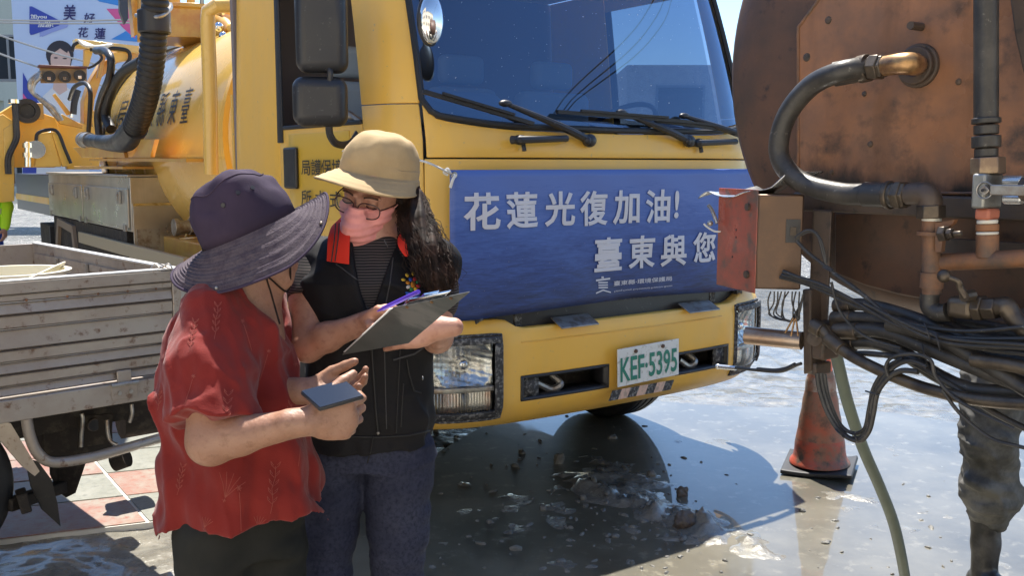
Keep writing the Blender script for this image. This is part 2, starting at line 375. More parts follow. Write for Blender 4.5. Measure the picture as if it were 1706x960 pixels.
# ------------------------------------------------------------------ building with the big banner, far left
m_wall = M('greenish_render', (.40, .43, .39), .8, n=(30, .4, .6, (.30, .33, .30)), bump=(60, .4, .01))
m_dark = M('dark_glass', (.03, .04, .05), .15)
m_frame = M('grey_window_frame', (.25, .27, .28), .5)
YB = 24.0
def bp(x, y, dy=0): p = dp(x, y, YB + dy); return p
b1 = thing('office_building', 'grey green rendered building with dark window bands behind the election banner', 'building', (-16, YB + .2, 0))
zs = [0, .35, 1.9, 3.65, 4.6 - .2, 5.15, 8.6, 9.6, 12]
wl = MB().box((-30, YB + .6, 0), (-9.4, YB + 8, 12)); 
for a, b in ((0, 1.0), (2.35, 3.6), (4.75, 5.9), (7.1, 8.2), (9.4, 12)): wl.box((-30, YB + .15, a), (-9.4, YB + .61, b))
wl.build('wall', m_wall, b1, org=(-16, YB + .2, 0)); 
wmesh = None
for k, (a, b) in enumerate(((1.0, 2.35), (3.6, 4.75), (5.9, 7.1))):
    for i in range(10):
        x = -29.5 + i * 2.0
        if x > -11.5: continue
        if wmesh is None:
            fr = MB().box((0, .05, 0), (1.9, .12, .07)).box((0, .05, 1.1), (1.9, .12, 1.15)).box((0, .05, .07), (.06, .12, 1.1)).box((.93, .05, .07), (.98, .12, 1.1)).box((1.84, .05, .07), (1.9, .12, 1.1)).build('window', m_frame, b1)
            pn = MB().box((.06, .08, .07), (1.84, .10, 1.1)).build('pane', m_dark, fr); wmesh = (fr.data, pn.data)
        else:
            fr = bpy.data.objects.new('window', wmesh[0]); COL.objects.link(fr); fr.parent = b1
            pn = bpy.data.objects.new('pane', wmesh[1]); COL.objects.link(pn); pn.parent = fr
        fr.location = (x + 16, .2, a + .02)
bb = thing('election_banner', 'huge pale blue hanging banner with brush writing and a portrait', 'banner', tuple(bp(134, 275)), 0)
BO = bp(134, 275); BY = YB
def bl(x, y, d=0): p = dp(x, y, BY - d); return p - BO
def poly(name, pts, m, d, parent=bb): return MB().add([tuple(bl(x, y, d)) for x, y in pts], [tuple(range(len(pts)))]).build(name, m, parent, smooth=False)
def ellp(name, cx, cy, rx, ry, m, d, n=28, a0=0, a1=360): return poly(name, [(cx + rx * math.cos(R(a0 + (a1 - a0) * i / n)), cy - ry * math.sin(R(a0 + (a1 - a0) * i / n))) for i in range(n + (a1 - a0 < 360))], m, d)
m_bb = M('banner_pale_blue', (.50, .62, .85), .55, n=(.35, .3, .7, (.60, .70, .88)))
m_nv = M('banner_navy', (.05, .08, .42), .5); m_pk = M('banner_pink', (.75, .12, .32), .5); m_sb = M('banner_sky_blue', (.06, .28, .72), .5)
m_sk = M('print_skin', (.72, .50, .42), .6); m_hr = M('print_hair', (.045, .04, .05), .6); m_wh = M('print_white', (.8, .8, .8), .6); m_vi = M('print_violet_shade', (.32, .38, .72), .5); m_br = M('print_brush_ink', (.04, .04, .16), .6)
MB().box(tuple(bl(38, 300)), tuple(bl(258, -60) + Vector((0, .03, 0)))).build('cloth', m_bb, bb)
poly('printed_corner', [(130, -30), (258, -30), (258, 48), (222, 14), (165, 2)], m_sb, .01)
poly('printed_corner', [(177, 14), (222, 14), (225, 64), (204, 45)], m_pk, .013)
poly('printed_corner', [(185, 65), (230, 40), (258, 40), (258, 72)], m_sb, .012)
poly('printed_corner', [(38, 120), (64, 170), (110, 300), (38, 300)], m_nv, .01)
poly('printed_corner', [(38, 155), (48, 168), (50, 200), (38, 200)], m_pk, .012)
poly('printed_arrow', [(66, 50), (112, 34), (114, 42), (70, 61)], m_vi, .010); poly('printed_arrow', [(66, 17), (100, 37), (114, 40), (112, 45), (66, 61)], m_vi, .0105)
poly('printed_arrow', [(49, 10), (53, 10), (98, 33), (101, 38), (98, 42), (56, 57), (51, 58), (49, 54)], m_nv, .016)
ellp('printed_portrait', 99.5, 90, 23, 23, m_hr, .011); poly('printed_portrait', [(77, 90), (122, 90), (117, 112), (83, 112)], m_hr, .0105)
ellp('printed_portrait', 101, 99, 17, 22, m_sk, .015); poly('printed_portrait', [(84, 92), (100, 80), (112, 88), (116, 76), (84, 74)], m_hr, .019)
for q in ((93, 96), (108, 97)): ellp('printed_portrait', q[0], q[1], 3.6, 1.2, m_hr, .021, 10)
poly('printed_portrait', [(92, 118), (109, 118), (112, 150), (99, 158), (88, 148)], m_sk, .012); poly('printed_portrait', [(66, 165), (90, 143), (100, 158), (112, 145), (140, 165), (150, 300), (60, 300)], m_wh, .011)
def bt(body, x, y, wpx, hpx, m, sh=0, bold=.02):
    a = bl(x, y, .024); W = (bl(x + wpx, y) - bl(x, y)).x; H = (bl(x, y - hpx) - bl(x, y)).z
    text_mesh('printed_writing', body, m, lambda u, v: a + Vector((u, 0, v)), W, H, bb, bold=bold, shear=sh)
bt('加you', 51, 32, 27, 9, m_wh, 0, .03); bt('加游!', 63, 45, 26, 9.5, m_wh, 0, .03)
bt('美', 105, 34, 22, 27, m_br, .15); bt('好', 139, 38, 20, 17, m_br, .15); bt('花', 130, 62, 18, 17, m_br, .15); bt('蓮', 157, 65, 20, 19, m_br, .15)
# pale block and low houses far behind
m_pale = M('pale_render', (.62, .60, .56), .8, n=(4, .4, .6, (.52, .5, .47)))
b2 = thing('pale_building', 'pale rendered block behind the rusty tank', 'building', (14, 34, 0))
MB().box((-10, 0, 0), (14, 10, 5)).build('wall', m_pale, b2)
for z in (.9, 3.0):
    for x in range(-9, 13, 3):
        f = MB().box((x, -.06, z), (x + 1.7, .02, z + 1.3)).build('window', m_frame, b2); MB().box((x + .08, -.08, z + .08), (x + 1.62, -.061, z + 1.22)).build('pane', m_dark, f)
b3 = thing('low_house', 'low house with a grey sheet roof seen beyond the round tank top', 'house', tuple(dp(400, 300, 30).xy) + (0,))
m_roof = M('grey_sheet_roof', (.30, .33, .36), .5, n=(3, .4, .6, (.22, .25, .28)))
MB().box((-3.2, 0, 0), (3.5, 5, 5.3)).build('wall', m_pale, b3)
MB().prism([(-3.6, -.3, 5.9), (-3.6, -.3, 6.0), (3.9, -.3, 4.9), (3.9, -.3, 4.8)], (0, 5.8, 0)).build('roof', m_roof, b3)
# unseen pale pavement and houses, added to bounce and shape light on the scene
m_pav = M('pale_concrete', (.62, .57, .48), .8, n=(2, .4, .65, (.54, .50, .42)), n2=(30, .5, .7, (.48, .44, .38)), bump=(40, .3, .004))
pv_ = MB().box((-14, -9, -.05), (16, .3, .03)); tag(pv_.build('pavement', m_pav, bevel=.01), 'unseen pale concrete pavement added near the viewer to bounce warm light', kind='structure')
m_crm = M('cream_render', (.72, .64, .50), .8, n=(1.5, .4, .65, (.64, .56, .44)), bump=(50, .3, .006))
def added_house(name_label, x, y, rz, wd, hh, dep=8, mt=None):
    h = thing('added_house', name_label, 'house', (x, y, 0), rz)
    MB().box((0, 0, 0), (wd, -dep, hh)).build('wall', mt or m_crm, h); MB().box((-.2, .15, hh + .002), (wd + .2, -dep - .2, hh + .2)).build('roof', m_roof, h)
    fr0 = None
    for k in range(int(wd / 3)):
        for fl in range(int(hh / 3)):
            xx = .8 + k * 3.0; z = .9 + fl * 3.0
            if fr0 is None:
                f = MB().box((0, .002, 0), (1.5, .06, .08)).box((0, .002, 1.3), (1.5, .06, 1.38)).box((0, .002, .08), (.07, .06, 1.3)).box((1.43, .002, .08), (1.5, .06, 1.3)).build('window', m_frame, h); q = MB().box((.07, .003, .08), (1.43, .02, 1.3)).build('pane', m_dark, f); fr0 = (f.data, q.data)
            else:
                f = bpy.data.objects.new('window', fr0[0]); COL.objects.link(f); f.parent = h; q = bpy.data.objects.new('pane', fr0[1]); COL.objects.link(q); q.parent = f
            f.location = (xx, 0, z)
added_house('unseen cream three storey house added behind the viewer to bounce warm light', -14, -9.2, 0, 13, 9.5)
added_house('unseen lower cream house added behind the viewer to bounce warm light', 0, -9.2, 0, 16, 7)
added_house('unseen grey house added at the left to darken the cab side reflection', -17, 19, R(-90), 24, 7, mt=M('grey_render', (.17, .16, .14), .85))
# overhead wires
for k, (a, b) in enumerate((((8.46, 5.88), (11.53, 1.59)), ((8.71, 6.28), (11.75, 1.83)), ((8.96, 6.71), (11.76, 2.15)))):
    A, B = Vector((*a, 8)), Vector((*b, 8)); d = (B - A); P0, P1 = A - d * 2.5, B + d * 2.5
    o = MB().tube([P0.lerp(P1, i / 16) - Vector((0, 0, .5 * math.sin(math.pi * i / 16) - .5)) for i in range(17)], .017, 6, sm=False).build('overhead_wire', M('black_wire', (.02, .02, .02), .5)); tag(o, ['leftmost black overhead wire mirrored in the windscreen', 'middle black overhead wire mirrored in the windscreen', 'rightmost black overhead wire mirrored in the windscreen'][k], 'wire', 'overhead wires')
m_wire = M('black_wire', (.02, .02, .02), .5); m_wireg = M('pale_wire', (.35, .36, .36), .5)
for k, (x0, y0, x1, y1, m) in enumerate(((-150, -20, 60, 60, 1), (-150, 10, 60, 92, 1), (-60, 16, 300, 10, 1), (-60, 20, 300, 16, 1))):
    Y0 = 19 + k * .4; a = dp(x0, y0, Y0); b = dp(x1, y1, Y0) if k < 2 else dp(x1, y1, Y0)
    a2 = a + (a - b) * .6; b2_ = b + (b - a) * .8
    pts = [a2.lerp(b2_, i / 12) - Vector((0, 0, .25 * math.sin(math.pi * i / 12))) for i in range(13)]
    o = MB().tube(pts, .02, 6, sm=False).build('overhead_wire', m_wireg)
    tag(o, ['upper pale overhead wire sloping down across the grey building', 'lower pale overhead wire sloping down across the grey building', 'upper wire running level across the big banner', 'lower wire running level across the big banner'][k], 'wire', 'overhead wires')
# ================================================================== YELLOW TANK TRUCK
m_y = M('yellow_paint', (.84, .485, .075), .3, n=(2.4, .42, .74, (.72, .45, .12), (1, 1, .3)), n2=(38, .64, .72, (.46, .35, .19)), rv=(3, .28, .46), coat=.12, bump=(2.5, .04, .01))
m_yt = M('tank_yellow_paint', (.80, .51, .12), .28, n=(1.0, .35, .7, (.70, .44, .11)), rv=(2, .15, .35), coat=.5, bump=(3, .05, .01))
m_or = M('orange_paint', (.60, .36, .075), .35, n=(6, .4, .7, (.5, .2, .05)), coat=.2)
m_blk = M('black_plastic', (.022, .022, .026), .38, n=(50, .62, .7, (.10, .10, .10)), rv=(8, .3, .5))
m_rub = M('black_rubber', (.016, .016, .018), .55, n=(30, .6, .72, (.06, .055, .05)))
m_und = M('dirty_chassis', (.035, .03, .027), .7, n=(14, .5, .7, (.09, .075, .06)), bump=(40, .4, .01))
m_mudp = M('mud_spattered_black', (.03, .03, .035), .6, n=(60, .5, .6, (.20, .2, .2)), bump=(80, .5, .006))
m_ss = M('brushed_steel_box', (.50, .47, .42), .34, metal=.75, n=(3, .4, .7, (.38, .35, .30)), n2=(60, .5, .7, (.42, .4, .36), (1, 1, .05)), rv=(4, .26, .45))
m_chr = M('chrome', (.75, .75, .76), .08, metal=1); m_stl = M('worn_steel', (.42, .41, .39), .38, metal=.8, n=(18, .45, .65, (.25, .2, .16)))
m_navy = M('navy_panel', (.03, .035, .06), .3)
m_seat = M('seat_cloth', (.30, .36, .42), .8); m_int = M('cab_lining', (.22, .19, .19), .8)
m_ink = M('black_lettering', (.03, .025, .02), .5)
def glass_mat(name, tint, ior, refl=(1, 1, 1)):
    m = bpy.data.materials.new(name); m.use_nodes = True; t = m.node_tree; t.nodes.clear()
    o = nn(t, 'ShaderNodeOutputMaterial'); mx = nn(t, 'ShaderNodeMixShader'); gl = nn(t, 'ShaderNodeBsdfGlossy'); tr = nn(t, 'ShaderNodeBsdfTransparent'); fr = nn(t, 'ShaderNodeMapRange'); lw = nn(t, 'ShaderNodeLayerWeight'); lw.inputs[0].default_value = .5; pw = nn(t, 'ShaderNodeMath', operation='POWER'); t.links.new(lw.outputs[1], pw.inputs[0]); pw.inputs[1].default_value = 4
    f0 = ((ior - 1) / (ior + 1)) ** 2; fr.inputs[3].default_value = f0; fr.inputs[4].default_value = 1; t.links.new(pw.outputs[0], fr.inputs[0])
    gl.inputs['Roughness'].default_value = .01; gl.inputs[0].default_value = (*refl, 1); tr.inputs[0].default_value = (*tint, 1)
    t.links.new(fr.outputs[0], mx.inputs[0]); t.links.new(tr.outputs[0], mx.inputs[1]); t.links.new(gl.outputs[0], mx.inputs[2])
    if refl != (1, 1, 1):    # dust specks on the screen
        q = noise_node(t, 95, 2, .5); rr = ramp_node(t, q.outputs[0], [(.745, 0), (.76, 1)]); df = nn(t, 'ShaderNodeBsdfDiffuse'); df.inputs[0].default_value = (.7, .7, .7, 1); m3 = nn(t, 'ShaderNodeMixShader')
        t.links.new(rr.outputs[0], m3.inputs[0]); t.links.new(mx.outputs[0], m3.inputs[1]); t.links.new(df.outputs[0], m3.inputs[2]); mx = m3
    t.links.new(mx.outputs[0], o.inputs[0]); return m
m_ws = glass_mat('windscreen_glass', (.30, .37, .48), 2.75, (.47, .66, .94)); m_gl = glass_mat('clear_lamp_glass', (.85, .87, .88), 1.5); m_sg = glass_mat('side_glass', (.5, .56, .6), 1.7)  # deep blue of the mirrored sky is put into the windscreen's glossy colour
T = thing('tank_truck', 'yellow vacuum tank truck with a blue banner across its cab front', 'truck', tuple(FA.o), FA.ang)
UC, HW = -.08, 1.12
half = [(0, 0), (.35, .004), (.6, .018), (.8, .05), (.92, .095), (1.01, .16), (1.07, .24), (1.105, .34), (1.12, .46), (1.12, 1.0), (1.12, 2.0)]
def mkcurve(h):
    pts = [(-a, b) for a, b in h[:0:-1]] + h; P = []
    pts = [Vector((a, b)) for a, b in pts]
    for i in range(len(pts) - 1):
        p0, p1, p2, p3 = pts[max(i - 1, 0)], pts[i], pts[i + 1], pts[min(i + 2, len(pts) - 1)]
        for k in range(8):
            t = k / 8; P.append(.5 * ((2 * p1) + (p2 - p0) * t + (2 * p0 - 5 * p1 + 4 * p2 - p3) * t * t + (3 * p1 - p0 - 3 * p2 + p3) * t ** 3))
    P.append(pts[-1]); L = [0]
    for i in range(len(P) - 1): L.append(L[-1] + (P[i + 1] - P[i]).length)
    L = np.array(L) - L[-1] / 2; return L, np.array([p.x for p in P]), np.array([p.y for p in P])
CL, CX, CY = mkcurve(half); LE = float(CL[-1])
def cab(t, z, off=0, v0=.10):
    """point on the cab skin: t along the plan outline (0 = middle of the front), z height; off = outwards"""
    x = float(np.interp(t, CL, CX)); y = float(np.interp(t, CL, CY)); e = .01
    tx = float(np.interp(t + e, CL, CX) - np.interp(t - e, CL, CX)); ty = float(np.interp(t + e, CL, CY) - np.interp(t - e, CL, CY))
    n = Vector((ty, -tx)).normalized(); s = max(z - 1.62, 0); g = .24 * s * max(0, 1 - y / 2.0) + .10 * s * s * max(0, 1 - y / 1.5); k = 1 - .035 * s
    return Vector((UC + (x + n.x * off) * k, v0 + y + g + n.y * off, z))
def t_at(u, side=-1):   # outline length where the skin reaches u on the front or v on the side
    return float(np.interp(u - UC, CX[(CY < .47)], CL[(CY < .47)]))
def t_side(v, side=-1):
    sel = CL >= 0; t = float(np.interp(v - .10, CY[sel], CL[sel])); return side * t
def patch(name, m, t0, t1, zb, zt, nt_=16, nz=8, off=0, th=.012, parent=T, v0=.10, bev=.004, crown=0):
    f = lambda q: q if callable(q) else (lambda t: q)
    zb, zt = f(zb), f(zt); f0, f1 = f(t0), f(t1)
    def fn(a, b):
        for _ in range(1):
            tm = f0(0) + (f1(0) - f0(0)) * a
        z = zb(tm) + (zt(tm) - zb(tm)) * b; t = f0(z) + (f1(z) - f0(z)) * a
        return cab(t, z, off + crown * math.sin(math.pi * a) * math.sin(math.pi * b), v0)
    return MB().grid(fn, nt_, nz).build(name, m, parent, solid=th, ang=40, bevel=bev if th else 0)
tw = t_at(-1.06); te = t_at(.90)      # windscreen ends
def wsb(t):    # bottom line of the windscreen, rounded up at the corners
    q = abs(t) / abs(tw); return 1.70 + .01 * q + .05 * max(0, (q - .5) / .5) ** 2 + (.11 * (1 - math.sqrt(max(0, 1 - max(0, (q - .92) / .08) ** 2))))
te = -tw
ZT = 2.62
tp0 = t_side(.50, -1); tp1 = t_side(.50, 1)
patch('front_panel', m_y, tw, te, .84, lambda t: min(wsb(t) - .012, 1.575), 40, 6)
patch('cowl_panel', m_y, tw * .99, te * .99, 1.581, lambda t: wsb(t) - .010, 40, 3)
for s in (-1, 1):
    ta, tb = (tp0, tw) if s < 0 else (te, tp1)
    patch('corner_panel', m_y, ta + .003, tb - .003, .62, 1.80, 12, 8)
    patch('pillar', m_y, ta + .003, tb - (.0 if s < 0 else -.0), 1.804, ZT, 12, 8)
    # door: lower skin, frame round the window, then rear side skin
    v1 = 1.42
    a, b = sorted((t_side(.505, s), t_side(v1, s))); patch('door', m_y, a, b, .78, 1.735, 10, 8)
    a2, b2_ = sorted((t_side(v1 + .006, s), t_side(2.05, s))); patch('rear_side_panel', m_y, a2, b2_, .78, ZT, 8, 8)
    patch('door_frame_top', m_y, a, b, 2.50, ZT, 8, 3)
    if s > 0: patch('side_window', m_sg, a + .01, b - .06, 1.74, 2.50, 3, 3, off=-.02, th=0)
    patch('window_seal', m_rub, *sorted((t_side(v1 - .05, s), t_side(v1 + .015, s))), 1.66, 2.52, 2, 6, off=.008)
    patch('window_seal', m_rub, a, b, 1.722, 1.742, 6, 1, off=.006, th=.02)
wsz = lambda t: wsb(t) + .022
patch('windscreen', m_ws, tw * .975, te * .975, wsz, ZT - .02, 40, 8, off=-.012, th=0, bev=0)
gk = MB()   # rubber gasket all round the screen
pts = [cab(tw * .99, z, .001) for z in np.linspace(ZT - .02, 2.0, 6)] + [cab(t, wsb(t) + .006, .001) for t in np.linspace(tw * .99, te * .99, 60)] + [cab(te * .99, z, .001) for z in np.linspace(2.0, ZT - .02, 6)]
gk.tube(pts, .014, 8, sm=False).build('windscreen_gasket', m_rub, T)
# roof, floor, rear wall
rf = [cab(t, ZT) for t in np.linspace(-LE, LE, 60)]; MB().prism(rf, (0, 0, .05)).build('roof', m_y, T, bevel=.03, seg=3)
MB().prism([cab(t, 1.02, -.05) for t in np.linspace(-LE, LE, 60)], (0, 0, -.06)).build('cab_floor', m_und, T)
rw = MB(); y0, y1 = 2.07, 2.11
rw.box((-1.185, y0, 1.0), (1.035, y1, 2.02)).box((-1.185, y0, 2.22), (1.035, y1, ZT)).box((-1.185, y0, 2.02), (-.42, y1, 2.22)).box((-.22, y0, 2.02), (1.035, y1, 2.22)).build('rear_wall', m_int, T)
MB().box((-1.19, y1 + .001, .8), (1.03, y1 + .03, 1.94)).build('rear_wall_outer', m_y, T)
# inside: seats, dashboard, wheel
for u, wd in ((-.78, .46), (-.12, .42), (.52, .50)):
    s = MB().box((u - wd / 2, 1.35, 1.25), (u + wd / 2, 1.50, 1.98)).build('seat_back', m_seat, T, bevel=.05, seg=4)
    MB().box((u - .14, 1.38, 2.0), (u + .14, 1.48, 2.16)).build('head_rest', m_seat, s, bevel=.04, seg=4)
    MB().box((u - wd / 2, .85, 1.25), (u + wd / 2, 1.36, 1.38)).build('seat_cushion', m_seat, T, bevel=.04, seg=3)
MB().prism([(-1.1, .32, 1.35), (-1.1, .27, 1.66), (-1.1, .42, 1.70), (-1.1, .68, 1.60), (-1.1, .66, 1.35)], (2.05, 0, 0)).build('dashboard', M('dash_plastic', (.05, .055, .07), .6), T, bevel=.02)
sw = MB(); c = Vector((.50, .78, 1.76)); d = Vector((0, .55, .83)); x_, y_, d_ = basis(d)
sw.tube([c + (x_ * math.cos(a) + y_ * math.sin(a)) * .2 for a in np.linspace(0, 2 * math.pi, 33)], .014, 8, sm=False).bar(c - x_ * .19, c + x_ * .19, .03, .02).bar(c, c - d * .3, .05, .05).build('steering_wheel', m_blk, T)
pp = MB().obox((.62, .40, 1.735), .42, .26, .004, (1, 0, 0), (0, 1, .35), (0, -.35, 1)).obox((.10, .37, 1.725), .2, .28, .004, (1, .2, 0), (-.2, 1, .3), (0, -.3, 1)).build('dashboard_papers', M('paper_white', (.75, .76, .78), .7), T)
MB().obox((-.72, .62, 1.80), .50, .3, .16, (1, .1, 0), (-.1, 1, 0), (0, 0, 1)).build('dashboard_parcel', M('grey_cloth_bundle', (.32, .38, .42), .8), T, bevel=.06, seg=4)
# ----- bumper, proud of the cab with openings
def bump_v(t, z, off=0):
    p = cab(t, 1.0, .075 + off, .095)
    tuck = -.10 * max(0, (.56 - z) / .14) ** 2 + -.03 * max(0, (z - .80) / .1) ** 2
    q = cab(t, 1.0, .075 + off + tuck, .095); q.z = z; return q
tL, tR = t_side(.55, -1), t_side(.55, 1)
def t_px(px, z, lo, hi):   # outline position where the bumper meets a measured sight line
    best = None
    for t in np.linspace(lo, hi, 400):
        p = bump_v(t, z); q = FA.w(p.x, p.y, p.z) - Vector((0, 0, CH)); f = q.y * math.cos(CP) - q.z * math.sin(CP); x = 853 + CF * q.x / f
        if best is None or abs(x - px) < best[0]: best = (abs(x - px), t)
    return best[1]
hl0, hl1 = t_px(717, .65, -1.4, -.5), t_px(834, .65, -1.4, -.5)     # head lamp opening on the viewer's left
print('HL', hl0, hl1, [(round(float(t), 2), tuple(round(v, 2) for v in bump_v(t, .65))) for t in (-1.4, -1.2, -1.0, .8, 1, 1.2)])
o1, o2, o3, o4 = t_at(-.70), t_at(-.23), t_at(.19), t_at(.575); hr0, hr1 = -hl1, -hl0
tl = sorted(set([tL, hl0, hl1, o1, o2, -.02, o3, o4, hr0, hr1, tR]))
def fillt(L, st):
    out = []
    for a, b in zip(L[:-1], L[1:]): n = max(1, int(round((b - a) / st))); out += list(np.linspace(a, b, n + 1)[:-1])
    return out + [L[-1]]
def bottom(t): q = abs(t - .02) / LE; return .425 + .05 * min(1, q) ** 2 + .03 * max(0, (abs(t) - 1.0) / .4)
zl = [0, .12, .3, .5, .62, .845, .88, 1.0]
zl = fillt([.43, .485, .545, .655, .84, .885], .05); tt = fillt(tl, .06)
def top(t):   # raised ends, lower middle
    a = min(max((t_at(-.70) - t) / .07, 0), 1); b = min(max((t - t_at(.62)) / .1, 0), 1); return .862 + .045 * max(a, b)
zz = [0] * len(zl)
bm_ = MB(); nz = len(zl); vs = []
for t in tt:
    for z in zl:
        q = z
        if z > .84: q = .84 + (z - .84) / .045 * (top(t) - .84)
        if z < .485: q = .485 - (.485 - z) / .055 * (.485 - bottom(t))
        vs.append(bump_v(t, q))
fs = []
def inside(t, z, r): return r[0] - 1e-6 <= t <= r[1] + 1e-6 and r[2] - 1e-6 <= z <= r[3] + 1e-6
holes = [(o1, o2, .545, .655), (o3, o4, .545, .655), (hl0, hl1, .485, .84), (hr0, hr1, .485, .84)]
for i in range(len(tt) - 1):
    for j in range(nz - 1):
        tm, zm = (tt[i] + tt[i + 1]) / 2, (zl[j] + zl[j + 1]) / 2
        if any(inside(tm, zm, h) for h in holes): continue
        fs.append((i * nz + j, (i + 1) * nz + j, (i + 1) * nz + j + 1, i * nz + j + 1))
bm_.add(vs, fs).build('bumper', m_y, T, solid=.02, bevel=.006, ang=50)
# crease line and ledge on top of the bumper
tb = MB().grid(lambda a, b: bump_v(tL + (tR - tL) * a, top(tL + (tR - tL) * a) - .002, -.002 - .09 * b) + Vector((0, 0, -.004 * b)), 60, 2).build('bumper_ledge', m_y, T, solid=.012)
MB().grid(lambda a, b: bump_v(-.62 + 1.22 * a, .80 + .006 * b, .004) , 40, 1).build('bumper_crease', m_y, T, solid=.01, bevel=.003)
for h, sgn in ((holes[0], -1), (holes[1], 1)):
    c = MB(); w_ = lambda t, z, o: bump_v(t, z, o)
    for (ta, za), (tb_, zb_) in (((h[0], h[2]), (h[1], h[2])), ((h[1], h[2]), (h[1], h[3])), ((h[1], h[3]), (h[0], h[3])), ((h[0], h[3]), (h[0], h[2]))):
        c.grid(lambda a, b: w_(ta + (tb_ - ta) * a, za + (zb_ - za) * a, .002 - .12 * b), 8, 2)
    fr = c.build('grille_opening', m_blk, T, solid=.012, offs=1)
    e = MB().grid(lambda a, b: w_(h[0] + (.05 if sgn < 0 else (h[1] - h[0]) - .05) + (-.045 + .09 * a), h[2] + .008 + (h[3] - h[2] - .016) * b, -.015), 2, 2).build('bracket_plate', m_mudp, fr, solid=.01)
    k = MB().tube([w_((h[0] * .55 + h[1] * .45), .62, -.09), w_(h[0] * .5 + h[1] * .5, .585, -.05), w_(h[0] * .6 + h[1] * .4, .565, -.06), w_(h[0] * .75 + h[1] * .25, .60, -.07)], .016, 8)
    k.tube([w_(h[0] * .9 + h[1] * .1, .645, -.04), w_(h[1] * .95 + h[0] * .05, .648, -.04)], .01, 6).build('tow_hook', m_stl, fr)
# lamps
m_refl = M('lamp_reflector', (.78, .77, .74), .13, metal=1, bump=(22, .5, .010), n=(9, .5, .65, (.45, .42, .38)))
def lamp(h, flip):
    c = MB()
    rim = MB()
    for (ta, za), (tb_, zb_) in (((h[0], h[2]), (h[1], h[2])), ((h[1], h[2]), (h[1], h[3])), ((h[1], h[3]), (h[0], h[3])), ((h[0], h[3]), (h[0], h[2]))):
        rim.grid(lambda a, b: bump_v(ta + (tb_ - ta) * a, za + (zb_ - za) * a, .006 - .07 * b), 8, 2)
    iw = .030; t0, t1, z0, z1 = h[0] + .004, h[1] - iw, h[2] + iw, h[3] - iw
    rim.grid(lambda a, b: bump_v(h[0] + (h[1] - h[0]) * a, h[3] - iw * b, .008), 12, 2).grid(lambda a, b: bump_v(h[0] + (h[1] - h[0]) * a, h[2] + iw * b, .008), 12, 2)
    rim.grid(lambda a, b: bump_v(h[1] - iw * a, z0 + (z1 - z0) * b, .0085), 2, 8).grid(lambda a, b: bump_v(h[0] + .012 * a, z0 + (z1 - z0) * b, .0085), 2, 8)
    L = rim.build('headlight', m_mudp, T, solid=.012, bevel=.004)
    zd = z0 + (z1 - z0) * .335
    # reflector bowl with flutes
    tc, zc, rr = (t0 + t1) / 2 + .008, (zd + z1) / 2 + .006, (z1 - zd) / 2 + .012
    def bowl(a, b):
        th = 2 * math.pi * a; r = rr * (.10 + .93 * b); dep = -.085 + .07 * b * b + .005 * math.sin(th * 14) * math.sin(b * 9)
        return bump_v(tc + r * 1.08 * math.cos(th), zc + r * math.sin(th), dep)
    def bowl(a, b):
        x, z = t0 + (t1 - t0) * a, zd + .014 + (z1 - zd - .014) * b; q = min(1, math.hypot((x - tc) / 1.08, z - zc) / rr)
        return bump_v(x, z, -.078 + .062 * q * q + .0016 * math.sin(x * 190) * (q > .3) + .0012 * math.sin(z * 230 + x * 60))
    MB().grid(bowl, 44, 34).build('reflector', m_refl, L, ang=70)
    bq = bump_v(tc, zc, -.06); MB().ball(bq, .028, 12, 8).build('bulb', m_chr, L)
    MB().grid(lambda a, b: bump_v(t0 + (t1 - t0) * a, zd + (z1 - zd) * b, -.088), 8, 8).build('lamp_back', m_chr, L, solid=.003)
    MB().grid(lambda a, b: bump_v(t0 + (t1 - t0) * a, zd - .006 + .022 * b, .004), 8, 1).build('divider', m_stl, L, solid=.02, bevel=.003)
    MB().grid(lambda a, b: bump_v(t0 + (t1 - t0) * a, z0 + (zd - .008 - z0) * b, -.03 + .004 * ((int(a * 40)) % 2)), 40, 6).build('indicator_reflector', M('ribbed_reflector', (.72, .68, .62), .2, metal=.8, n=(9, .5, .7, (.6, .3, .2))), L, ang=12)
    MB().grid(lambda a, b: bump_v(t0 + (t1 - t0) * (.46 + .04 * a), z0 + (zd - .01 - z0) * b, -.004), 1, 2).build('indicator_divider', m_stl, L, solid=.02)
    MB().grid(lambda a, b: bump_v(t0 + (t1 - t0) * a, z0 + (z1 - z0) * b, .001 + .006 * math.sin(math.pi * a)), 10, 10).build('lens', m_gl, L)
lamp(holes[2], 0)
h = holes[3]; lamp((h[0], h[1], h[2], h[3]), 1)
# number plate
pm = M('plate_white', (.70, .72, .72), .4, n=(40, .55, .65, (.45, .45, .42))); pg = M('plate_green', (.015, .20, .14), .4)
pc = FA.onv(1080, 604, -.02); pw, ph = .385, .175
P = MB().box((-pw / 2, -.006, -ph / 2), (pw / 2, 0, ph / 2)).build('number_plate', pm, T, bevel=.004, seg=3); P.location = pc; P.rotation_euler = (0, R(-1.5), 0)
text_mesh('plate_lettering', 'KEF·5395', pg, lambda x, y: Vector((x - .178, -.0085, y - .068)), .356, .115, P, bold=.02)
for x in (-.085, .085): MB().cyl((x, -.006, .066), (x, -.013, .066), .009, n=12).build('bolt', M('rusty_bolt', (.10, .05, .03), .6), P)
